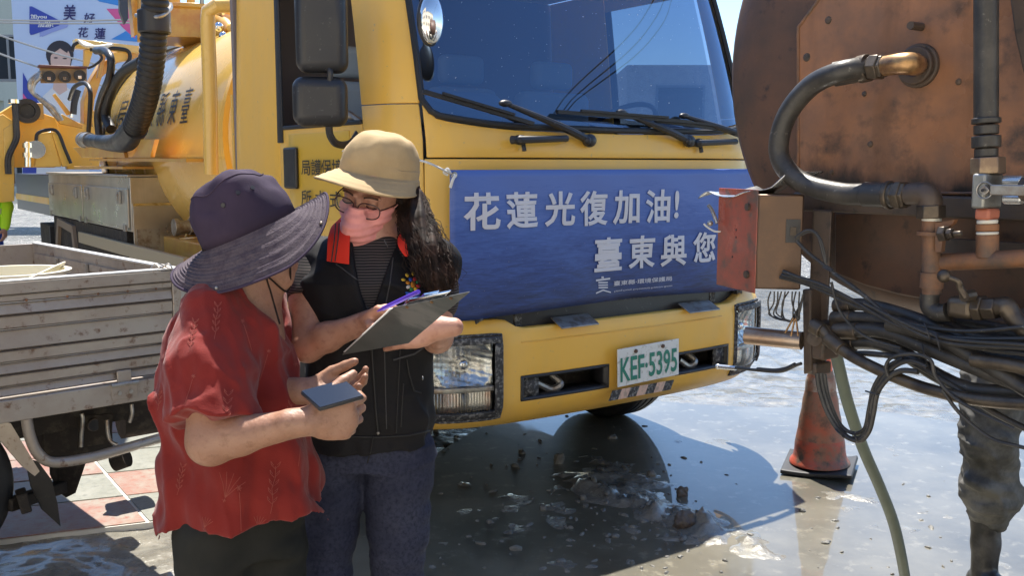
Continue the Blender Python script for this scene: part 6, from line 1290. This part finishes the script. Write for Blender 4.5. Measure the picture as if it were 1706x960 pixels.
# jeans
m_jean = M('dark_denim', (.018, .021, .042), .8, n=(4, .38, .68, (.046, .052, .088)), n2=(120, .45, .7, (.013, .015, .034)), bump=(200, .4, .0012))
f = Field((-.62, 2.0, .04), (.1, 2.5, .98), .006)
f.loft([(.83, W0.x, WY, .142, .096, 0), (.93, W0.x, WY, .136, .095, 0)], k=.03)
for s_, h_, kx in ((-1, hipL, -.05), (1, hipR, -.02)):
    kn = Vector((h_.x + kx * .6, WY - .03, .46)); an = Vector((h_.x + kx, WY + .02, .09)); f.limb([h_, h_.lerp(kn, .5), kn, an], [.090, .073, .060, .050], k=.014)
f.rough([((12, 12, 30), .010), ((30, 30, 60), .005)]); f.warp(lambda x, y, z: .004 * np.sin(z * 120 + x * 40) * np.clip((.62 - z) * 6, 0, 1)); f.warp(lambda x, y, z: crease(x, y, z, 9, 22, .008, seed=2) * np.clip((.72 - z) * 5, 0, 1) + crease(x, y, z, 14, 30, .006, seed=6) * np.clip((z - .74) * 8, .2, 1)); J = f.build('jeans', m_jean, PW, org=W0)
MB().tube([w_(622, 728, WY - .118) - W0, w_(618, 750, WY - .118) - W0, w_(612, 772, WY - .108) - W0], .0016, 5).build('jeans_fly', m_thr, J)
for x in (-.085 - .05, .075 - .02): MB().ball((x, -.05, .045), (.045, .12, .045), 16, 10).build('shoe', m_rub, PW)
# clipboard, papers, pen: held, so things of their own
A_, B_, C2 = w_(570, 592, 2.07), w_(656, 513, 1.90), w_(783, 487, 1.80); D_ = A_ + C2 - B_; cn = (B_ - A_).cross(C2 - A_).normalized()
if cn.y < 0: cn = -cn
o0 = (A_ + C2) / 2
CBd = thing('clipboard', 'dark grey clipboard held up by the woman in the tan cap', 'clipboard', tuple(o0))
m_cb = M('dark_clipboard', (.045, .05, .052), .38, n=(5, .45, .7, (.085, .09, .09)), n2=(3, .55, .62, (.12, .12, .12), (1, 4, 1)), rv=(5, .3, .5))
MB().prism([p - o0 for p in (A_, B_, C2, D_)], cn * .003).build('board', m_cb, CBd, bevel=.001)
e_u = (C2 - B_).normalized(); e_v = (B_ - A_).normalized()
for q in (.22, .55, .80): c = B_.lerp(C2, q) - e_v * .012 - o0; MB().cyl(c - cn * .0015, c, .0035, n=10).build('rivet', m_brs, CBd)
cl = B_.lerp(C2, .42) - o0 + cn * .008; MB().obox(cl + e_v * .003, .105, .03, .008, e_u, e_v, cn).obox(cl + e_v * .010 + cn * .004, .04, .02, .010, e_u, e_v, cn).build('spring_clip', m_chr, CBd, bevel=.003)
pp = MB(); pq = [A_ + e_v * .01 + e_u * -.004, B_ - e_v * .012 - e_u * .006, B_.lerp(C2, .9) - e_v * .012, A_.lerp(D_, .9) + e_v * .01]
pa_ = pp.prism([p + cn * .004 - o0 for p in pq], cn * .002).build('paper_sheets', m_wh, None); pa_.location = o0; tag(pa_, 'white sheets of paper clipped on the dark clipboard', 'paper')
pn0, pn1 = w_(672, 503, 1.90), w_(636, 520, 1.955); pen = MB().cyl((0, 0, 0), (pn0 - pn1) * 1.6, .0045, n=10).cyl((0, 0, 0), (pn1 - pn0) * .3, .0045, .001, n=10).build('pen', M('violet_pen', (.10, .05, .45), .3)); pen.location = pn1 + cn * .01; tag(pen, 'violet pen in the writing hand above the clipboard', 'pen')

# ------------------------------------------------------------------ the person in the red shirt
MY = 1.98
M0 = Vector((dp(395, 700, MY).x, MY, 0))
PM = thing('person', 'person in wide dark sun hat and loose red shirt holding a phone', 'person', tuple(M0), 0, 'people beside the trucks')
u_ = lambda x, y, Y: dp(x, y, Y)
mh = u_(425, 399, MY + .05); mfw = nv((.78, .52, -.10)); mup = nv((-.25, .0, 1))
f = Field((-.90, 1.50, -.02), (-.18, 2.42, 1.60), .0045)
MP, mrt, mfw, mup = head(f, mh, mfw, mup, .95)
f.cone(MP(0, -.025, -.04), u_(405, 475, MY + .04), .054, .062, k=.03)
cx0 = M0.x
f.loft([(.76, cx0 - .0, MY + .02, .11, .09, .5), (.95, cx0 + .0, MY + .02, .11, .09, .5), (1.15, cx0 - .01, MY + .03, .11, .09, .5), (1.27, cx0 - .01, MY + .03, .10, .07, .5), (1.32, cx0 + .0, MY + .03, .05, .05, .5)], k=.03)
s1, e1m, w1 = u_(350, 522, MY - .07), u_(352, 735, 1.80), u_(508, 703, 1.77)
s2, e2m, w2 = u_(428, 505, MY + .18), u_(455, 655, MY + .16), u_(505, 652, MY - .02)
f.limb([s1 + Vector((.02, .02, -.03)), s1.lerp(e1m, .5), e1m], [.042, .048, .046], k=.02); f.limb([e1m, e1m.lerp(w1, .3), w1], [.043, .037, .0255], k=.02)
f.limb([s2, e2m], [.048, .038], k=.02); f.limb([e2m, w2], [.042, .026], k=.015)
PHc = u_(552, 655, 1.80)
hand(f, w1, nv((.93, .30, -.02)), (.0, .72, .25), (-.1, -.1, 1), curls=((.75, .9, .5), (.85, .9, .55), (.95, .9, .6), (1.0, .9, .6)), thumb=(.30, .30), S=1.02, wrist_r=.024)
hand(f, w2, nv((.97, -.20, -.02)), (.05, -.5, .6), (0, .6, .5), curls=((.35, .5, .3), (.35, .5, .3), (.4, .5, .3), (.4, .5, .3)), thumb=(.0, .3), S=1.0, wrist_r=.026)
for s_, dx, dy in ((-1, -.05, -.04), (1, .05, .05)):
    h_ = Vector((cx0 + dx, MY + dy, .80)); f.limb([h_, h_ + Vector((0, 0, -.36)), h_ + Vector((0, 0, -.70))], [.055, .045, .034], k=.01); f.cone(h_ + Vector((0, 0, -.72)), h_ + Vector((.13, .06, -.76)), .036, .03, k=.02)
f.build('body', M('weathered_skin', (.32, .175, .115), .5, n=(12, .4, .7, (.26, .13, .085)), n2=(60, .52, .66, (.24, .12, .075)), bump=(110, .6, .0028), sss=.06), PM, org=M0)
# loose red shirt
m_shirt = M('brick_red_linen', (.20, .018, .014), .85, n=(5, .35, .7, (.14, .012, .010)), bump=(240, .45, .0015, (1, 1, 2.5)), sheen=.15)
f = Field((-.92, 1.50, .62), (-.22, 2.45, 1.40), .0045)
def prof_x(y, Y=MY): return 0
rows = [(950, 250, 552), (905, 262, 548), (870, 258, 546), (800, 262, 536), (740, 272, 524), (680, 262, 508), (620, 256, 492), (560, 266, 480), (520, 282, 470), (490, 305, 462), (470, 335, 452), (452, 372, 446)]
st = []
for y, x0, x1 in rows:
    a, b = u_(x0, y, MY + .02), u_(x1, y, MY + .02); hw = (b.x - a.x) / 2; st.append((a.z, (a.x + b.x) / 2, MY + .02, hw, min(hw * (.80 if y > 500 else .7), .15 if y > 500 else .12), 0.0))
f.loft(st, k=.02, folds=lambda a, z, x, y: (.006 * np.sin(a * 6 + z * 5) + .005 * np.sin(a * 15 - z * 9 + 1) * np.sin(a * 2.3 + 1)) * np.clip((1.12 - z) * 3.0, 0, 1.2) + .004 * np.sin(z * 50 + a * 5))
slv = e1m.lerp(s1, .14)
f2 = Field((-.92, 1.50, .62), (-.22, 2.45, 1.40), .0045); f2.limb([s1, s1.lerp(slv, .5), e1m], [.062, .080, .092], k=.02); f2.limb([s2, s2.lerp(e2m, .75)], [.056, .060], k=.02)
xx, yy, zz3 = f.ax[0][:, None, None], f.ax[1][None, :, None], f.ax[2][None, None, :]
dd = nv(nv(slv - s1) + Vector((-.10, 0, 0))); pc3 = e1m.lerp(s1, .16)
f2.D = np.maximum((xx - pc3.x) * dd.x + (yy - pc3.y) * dd.y + (zz3 - pc3.z) * dd.z + .006 * np.sin(xx * 60), f2.D).astype(np.float32)
xl_, xr_ = u_(252, 900, MY).x, u_(548, 860, MY).x; sx_ = np.clip((xx - xl_) / (xr_ - xl_), 0, 1); f.D = f.D + .006; yt_ = np.interp(sx_.ravel(), [0, .12, .3, .5, .8, 1], [918, 897, 890, 897, 873, 858]).reshape(sx_.shape)
yf_ = MY + .02 - .14 * np.sqrt(np.clip(1 - (2 * sx_ - 1) ** 2, 0, 1)); f.D = np.maximum(f.D, CH - (yt_ - 275) * yf_ / 1600 * 1.02 + .004 * np.sin(xx * 70) - zz3).astype(np.float32)
f.warp(lambda x, y, z: crease(x, y, z, 9, 3.2, .009) + crease(x, y, z, 20, 7, .005, seed=4) + crease(x, y, z, 6, 16, .006 , seed=9) * np.clip((z - 1.0) * 6, 0, 1)); f2.warp(lambda x, y, z: crease(x, y, z, 14, 9, .008, seed=5) + crease(x, y, z, 30, 18, .004, seed=8))
kk = .06 * np.clip((zz3 - pc3.z - .05) * 12, .02, 1); f.D = (np.minimum(f.D, f2.D) - np.maximum(kk - np.abs(f.D - f2.D), 0) ** 2 / (4 * kk)).astype(np.float32)
f.rough([((6, 6, 5), .024), ((17, 17, 7), .014), ((40, 40, 18), .007), ((90, 90, 60), .0022)])
for q in np.linspace(0, 1, 8): p = u_(446, 462, MY + .03).lerp(u_(478, 540, MY + .0), q); f.cone(p, p + Vector((.10, -.02, 0)), .018 * (1 - q) + .003, k=.004, mode='s')
f.cone(MP(0, 0, -.06), MP(0, -.01, -.155), .062, .062, k=.01, mode='s')
S_ = f.build('shirt', m_shirt, PM, org=M0)
bv2_ = BVHTree.FromObject(S_, bpy.context.evaluated_depsgraph_get())
m_prt = M('shirt_print', (.29, .08, .065), .8)
def on_shirt(x, y, off=.0008):
    d = ray(x, y).normalized(); h = bv2_.ray_cast(Vector((0, 0, CH)) - M0, d)
    return None if h[0] is None else h[0] - d * off
def sprig(cx, cy, sz, ang, kind):
    rr6 = random.Random(int(cx * 7 + cy)); lines = []
    ca, sa = math.cos(ang), math.sin(ang)
    def Lp(pts): lines.append([(cx + (x * ca - y * sa) * sz, cy + (x * sa + y * ca) * sz) for x, y in pts])
    if kind == 0:      # fan of stems
        for k in range(5): a = -.5 + k * .25; Lp([(0, 0), (math.sin(a) * .5, -math.cos(a) * .5), (math.sin(a * 1.15), -math.cos(a * 1.15))])
        for k in range(4): a = k * 1.6; Lp([(0, .1), (.07 * math.cos(a), .1 + .07 * math.sin(a)), (.02, .12)])
    elif kind == 1:    # leafy curl
        Lp([(0, 1), (.05, .5), (-.05, 0), (.05, -.5), (0, -1)])
        for k in range(5): y = -.8 + k * .35; Lp([(0, y), (.16, y - .16), (.2, y - .3), (.04, y - .12)]); Lp([(0, y), (-.16, y - .14), (-.2, y - .28), (-.04, y - .1)])
    else:
        Lp([(0, 1), (.02, 0), (0, -1)])
        for k in range(6): a = k * 1.05; Lp([(0, -1), (.14 * math.cos(a), -1 + .14 * math.sin(a)), (.05 * math.cos(a + .5), -1 + .05 * math.sin(a + .5))])
    mb = MB()
    for ln in lines:
        P_ = []
        for i in range(len(ln) - 1):
            for k in range(5): u = k / 5; P_.append(on_shirt(ln[i][0] * (1 - u) + ln[i + 1][0] * u, ln[i][1] * (1 - u) + ln[i + 1][1] * u))
        P_ = [p for p in P_ if p is not None]
        if len(P_) > 2 and max((P_[i + 1] - P_[i]).length for i in range(len(P_) - 1)) < .03: mb.tube(P_, .00055, 4, sm=False)
    if mb.v: mb.build('printed_sprig', m_prt, S_, ang=80)
for a in ((360, 535, 30, .1, 1), (377, 690, 38, .1, 1), (320, 560, 28, .2, 1), (412, 560, 26, -.3, 2), (455, 815, 42, .1, 1), (375, 830, 48, .35, 0), (500, 640, 34, -.2, 2), (300, 800, 26, .2, 1), (500, 750, 28, .1, 2), (315, 650, 24, .3, 2), (430, 880, 22, .2, 0), (265, 660, 24, .1, 1), (400, 850, 36, -.05, 2), (480, 700, 30, .2, 1), (340, 880, 20, .4, 0), (440, 610, 26, .3, 2)): sprig(*a)
# trousers and shoes
f = Field((-.85, 1.7, .02), (-.25, 2.35, .90), .007); f.loft([(.72, cx0, MY + .02, .115, .10, .3), (.86, cx0, MY + .02, .12, .10, .3)], k=.04)
for dx, dy in ((-.05, -.04), (.05, .05)): h_ = Vector((cx0 + dx, MY + dy, .78)); f.limb([h_, h_ + Vector((0, 0, -.36)), h_ + Vector((0, 0, -.70))], [.078, .074, .062], k=.03)
f.rough([((10, 10, 20), .014), ((28, 28, 50), .006)]); f.build('trousers', M('dark_grey_trousers', (.014, .015, .014), .8, n=(5, .4, .6, (.022, .022, .02)), bump=(150, .3, .001)), PM, org=M0)
for dx, dy in ((-.05, -.04), (.05, .05)): MB().ball((dx + .05, dy + .02, .045), (.13, .07, .045), 16, 10).build('shoe', m_rub, PM)
# sun hat
m_hat = M('purple_grey_hat_cloth', (.045, .031, .056), .85, n=(6, .4, .65, (.030, .021, .040)), bump=(300, .4, .001)); m_brim = M('hat_brim_weave', (.085, .068, .082), .85, n=(45, .45, .6, (.060, .046, .062)), bump=(230, .8, .003))
hc2 = u_(412, 375, MY + .04); up2 = nv((-.42, -.10, 1)); fw2 = nv((.80, .50, .2)); fw2 = nv(fw2 - up2 * fw2.dot(up2)); rt2 = fw2.cross(up2)
H = lambda a, b, g: hc2 + rt2 * a + fw2 * b + up2 * g - M0
def crown(a, b):
    th = 2 * math.pi * a; c_, s_ = math.cos(th), math.sin(th)
    q = b * math.pi / 2; r = .097 * max(0, math.sin(q)) ** .66; z = -.013 + .124 * max(0, math.cos(q)) ** .62
    nz_ = [float(vnoise(np.array([c_ * r * sc + 3]), np.array([s_ * r * sc + 5]), np.array([z * sc]))[0]) for sc in (16, 42)]; e_ = math.sin(2 * q) ** .5 if 0 < b < 1 else 0
    r *= 1 + e_ * (.12 * nz_[0] + .05 * nz_[1]); z += e_ * (.024 * nz_[0] + .010 * nz_[1]) + .010 * s_ * (1 - b)
    return H(r * s_ * .95, r * c_ * 1.08, z)
CRN = MB().grid(crown, 72, 26).build('hat_crown', m_hat, PM, solid=.002)
def brim(a, b):
    th = 2 * math.pi * a; c_, s_ = math.cos(th), math.sin(th); r = .097 + (.076 - .022 * max(0, s_)) * b
    z = -.013 - .030 * b ** 1.2 * (1 - .7 * max(0, c_)) - .045 * b ** 1.1 * max(0, s_ * .9 - c_ * .25) ** 1.2 + .012 * b * math.sin(th * 2 + .6) + .010 * b * math.sin(th * 3 + 2) + .0018 * math.sin(b * 82) - .018 * b * max(0, s_) 
    return H(r * s_ * .96, r * c_ * 1.07, z)
BRM = MB().grid(brim, 110, 44).build('hat_brim', m_brim, PM, solid=.002, ang=80)
MB().tube([brim(t, 1.0) for t in np.linspace(0, 1, 90)], .003, 6, sm=False).build('brim_edge', m_hat, BRM, ang=70)
MB().tube([crown(t, .46) + up2 * .001 for t in np.linspace(0, 1, 60)], .0014, 6, sm=False).build('crown_seam', m_hat, CRN, ang=70)
for t in (.22, .27, .33): p = crown(t, .72); MB().cyl(p, p + (p - H(0, 0, .04)).normalized() * .003, .0045, n=12).build('eyelet', m_blk, CRN)
for t in (.13, .40): p = brim(t, .93); MB().ball(p + up2 * .002, .0035, 10, 8).build('brim_snap', m_stl, BRM)
hr2 = MB()
for i in range(150):
    a = r5.uniform(2.0, 4.6); hr2.tube([MP(.078 * math.sin(a), -.02 + .09 * math.cos(a), .03) - M0, MP(.080 * math.sin(a), -.02 + .094 * math.cos(a), -.02) - M0, MP(.070 * math.sin(a), -.02 + .085 * math.cos(a), -.055 - r5.uniform(0, .012)) - M0], .002, 4, sm=False)
hr2.build('hair', m_hair, PM, ang=60, fix=False)
MB().tube([H(.075, .06, -.02), MP(.055, .062, -.06) - M0, MP(.02, .07, -.115) - M0, u_(446, 462, MY - .03) - M0, u_(452, 490, MY - .05) - M0, u_(466, 540, MY - .07) - M0], .0022, 6).build('chin_cord', m_hair, PM)
MB().ball(u_(441, 461, MY - .04) - M0, .0075, 12, 8).build('cord_toggle', m_chr, PM)
# phone
pA, pB, pC, pD = u_(500, 652, 1.775), u_(574, 632, 1.815), u_(607, 660, 1.775), u_(540, 678, 1.71)
pD = pA + pC - pB; po = (pA + pC) / 2; pn = (pB - pA).cross(pC - pB).normalized(); pn = pn if pn.z > 0 else -pn
PH = thing('phone', 'black smartphone with a bright blue reflection held in both hands', 'phone', tuple(po))
MB().prism([p - po - pn * .009 for p in (pA, pB, pC, pD)], pn * .009).build('case', m_blk, PH, bevel=.003, seg=3)
ins = lambda p: (p - po) * .95 + pn * .0006
MB().prism([ins(p) for p in (pA, pB, pC, pD)], pn * .0008).build('screen', M('phone_glass', (.01, .012, .018), .03, ior=1.9), PH)

# ------------------------------------------------------------------ worker behind the tank: only the lower legs show
g0 = gnd(1650, 992); CY0 = g0.y; C0 = Vector((g0.x + .10, CY0, 0))
PC = thing('person', 'worker in muddy grey trousers and black rubber boots behind the hoses', 'person', tuple(C0), 0, 'people beside the trucks')
m_mt = M('muddy_grey_trousers', (.075, .072, .066), .65, n=(9, .42, .6, (.17, .165, .15)), n2=(3, .5, .65, (.03, .03, .028)), bump=(90, .3, .002))
hip = Vector((g0.x + .10, CY0 + .05, .88)); k1 = dp(1648, 735, CY0 - .03); a1 = dp(1643, 900, CY0 + .0)
f = Field((g0.x - .22, CY0 - .3, .2), (g0.x + .55, CY0 + .35, 1.0), .006)
hp1 = dp(1662, 640, CY0 + .02); f.limb([hp1, k1, dp(1650, 790, CY0), dp(1652, 820, CY0), dp(1648, 862, CY0)], [.115, .090, .088, .094, .066], k=.03); f.ell(dp(1634, 748, CY0 - .06), (.055, .05, .05), k=.02); f.ell(dp(1640, 806, CY0 - .05), (.078, .065, .035), ez=(.3, 0, 1), k=.02); f.ell(dp(1655, 838, CY0 - .04), (.08, .065, .030), ez=(-.25, 0, 1), k=.014); f.ell(dp(1622, 700, CY0 - .03), (.03, .05, .05), k=.01)
f.limb([hp1 + Vector((.24, .05, 0)), k1 + Vector((.27, .05, 0)), dp(1646, 860, CY0) + Vector((.3, .05, 0))], [.10, .078, .07], k=.02)
f.loft([(hp1.z - .02, hp1.x + .12, CY0 + .04, .2, .13, 0), (.98, hp1.x + .12, CY0 + .04, .19, .12, 0)], k=.04)
f.warp(lambda x, y, z: crease(x, y, z, 9, 18, .009, seed=1) + crease(x, y, z, 16, 34, .004, seed=5)); f.rough([((7, 7, 9), .016), ((16, 16, 26), .010), ((34, 34, 60), .006), ((80, 80, 120), .002)]); f.build('trousers', m_mt, PC, org=C0)
m_bt = M('muddy_rubber_boot', (.035, .033, .030), .35, n=(7, .45, .65, (.12, .11, .10)), bump=(40, .3, .003))
for dx, dy, fx in ((0, 0, 0), (.30, .05, .03)):
    f = Field((g0.x + dx - .14, CY0 + dy - .28, -.01), (g0.x + dx + .16, CY0 + dy + .14, .42), .005); q = dp(1643, 862, CY0) + Vector((dx, dy, 0)); an = Vector((q.x + .005, q.y, .10))
    f.limb([q, q.lerp(an, .5), an], [.054, .047, .046], k=.02); f.limb([an + Vector((0, .03, -.055)), an + Vector((.01, -.06, -.05)), an + Vector((.015, -.15, -.058))], [.045, .044, .038], k=.03)
    f.D = np.maximum(f.D, -(f.ax[2][None, None, :] - .006)); f.cone(q + Vector((0, 0, .01)), q + Vector((0, 0, .06)), .050, k=0, mode='s'); f.rough([((20, 20, 20), .006)]); f.build('rubber_boot', m_bt, PC, org=C0)
f = Field((g0.x - .35, CY0 - .35, .9), (g0.x + .65, CY0 + .4, 1.85), .010); cxp = hp1.x + .12; cyp = CY0 + .05
f.loft([(.92, cxp, cyp, .19, .13, 0), (1.1, cxp, cyp, .18, .13, 0), (1.35, cxp, cyp, .2, .13, 0), (1.44, cxp, cyp, .16, .09, 0), (1.48, cxp, cyp, .07, .07, 0)], k=.04)
for s in (-1, 1): f.limb([(cxp + .19 * s, cyp, 1.40), (cxp + .24 * s, cyp, 1.15), (cxp + .22 * s, cyp - .15, .98)], [.06, .05, .04], k=.03)
f.rough([((10, 10, 10), .02)]); f.build('work_jacket', m_mt, PC, org=C0)
f = Field((cxp - .3, CY0 - .4, .9), (cxp + .3, CY0 + .3, 1.80), .006); head(f, (cxp, cyp - .0, 1.63), (0, -1, -.1), (0, 0, 1)); f.cone((cxp, cyp, 1.56), (cxp, cyp, 1.44), .05, .055, k=.02)
for s in (-1, 1): hand(f, (cxp + .21 * s, cyp - .17, .99), (0, -.8, -.5), (-s, 0, 0), (0, .2, 1), S=1.05)
f.build('body', m_skin, PC, org=C0)
# hi-vis worker at the far left edge
vx = dp(-28, 330, 10.5); v0 = Vector((vx.x, vx.y, 0))
PV = thing('person', 'worker in yellow and blue high visibility clothing at the far left edge', 'person', tuple(v0), 0, 'people beside the trucks')
m_hv = M('hi_vis_yellow', (.45, .75, .03), .7); m_bl2 = M('work_blue', (.03, .07, .35), .8); m_rs = M('reflective_tape', (.6, .62, .62), .3)
f = Field(v0 + Vector((-.35, -.3, .8)), v0 + Vector((.35, .3, 1.55)), .012); f.loft([(.85, v0.x, v0.y, .18, .12, 0), (1.3, v0.x, v0.y, .2, .13, 0), (1.42, v0.x, v0.y, .12, .09, 0)], k=.03)
for s in (-1, 1): f.limb([v0 + Vector((.19 * s, 0, 1.36)), v0 + Vector((.26 * s, 0, 1.10)), v0 + Vector((.27 * s, -.1, .88))], [.06, .05, .045], k=.03)
f.rough([((9, 9, 9), .02)]); f.build('jacket', m_hv, PV, org=v0)
MB().lathe([(.205, 1.02), (.208, 1.08)], (0, 0, 0), (0, 0, 1), 32, cap=False).build('reflective_strip', m_rs, PV).scale = (1, .68, 1)
f = Field(v0 + Vector((-.3, -.25, .0)), v0 + Vector((.3, .25, .95)), .012)
for s in (-1, 1): f.limb([v0 + Vector((.09 * s, 0, .86)), v0 + Vector((.10 * s, -.02, .47)), v0 + Vector((.11 * s, 0, .08))], [.095, .075, .06], k=.03)
f.rough([((9, 9, 9), .02)]); f.build('trousers', m_bl2, PV, org=v0)
f = Field(v0 + Vector((-.4, -.3, .6)), v0 + Vector((.4, .3, 1.8)), .008); head(f, v0 + Vector((0, 0, 1.58)), (.2, -1, 0), (0, 0, 1)); f.cone(v0 + Vector((0, 0, 1.52)), v0 + Vector((0, 0, 1.38)), .05, .055, k=.02)
for s in (-1, 1): hand(f, v0 + Vector((.27 * s, -.11, .87)), (0, -.1, -1), (-s, 0, 0), (0, -1, 0), S=1.1)
f.build('body', m_skin, PV, org=v0)
MB().lathe([(.128, 0), (.125, .02), (.11, .07), (.07, .11), (.01, .125)], (0, 0, 1.66), (0, 0, 1), 28).build('helmet', M('helmet_white', (.7, .7, .7), .3), PV)
for s in (-1, 1): MB().ball((.11 * s, -.05, .05), (.05, .13, .05), 14, 8).build('boot', m_rub, PV)
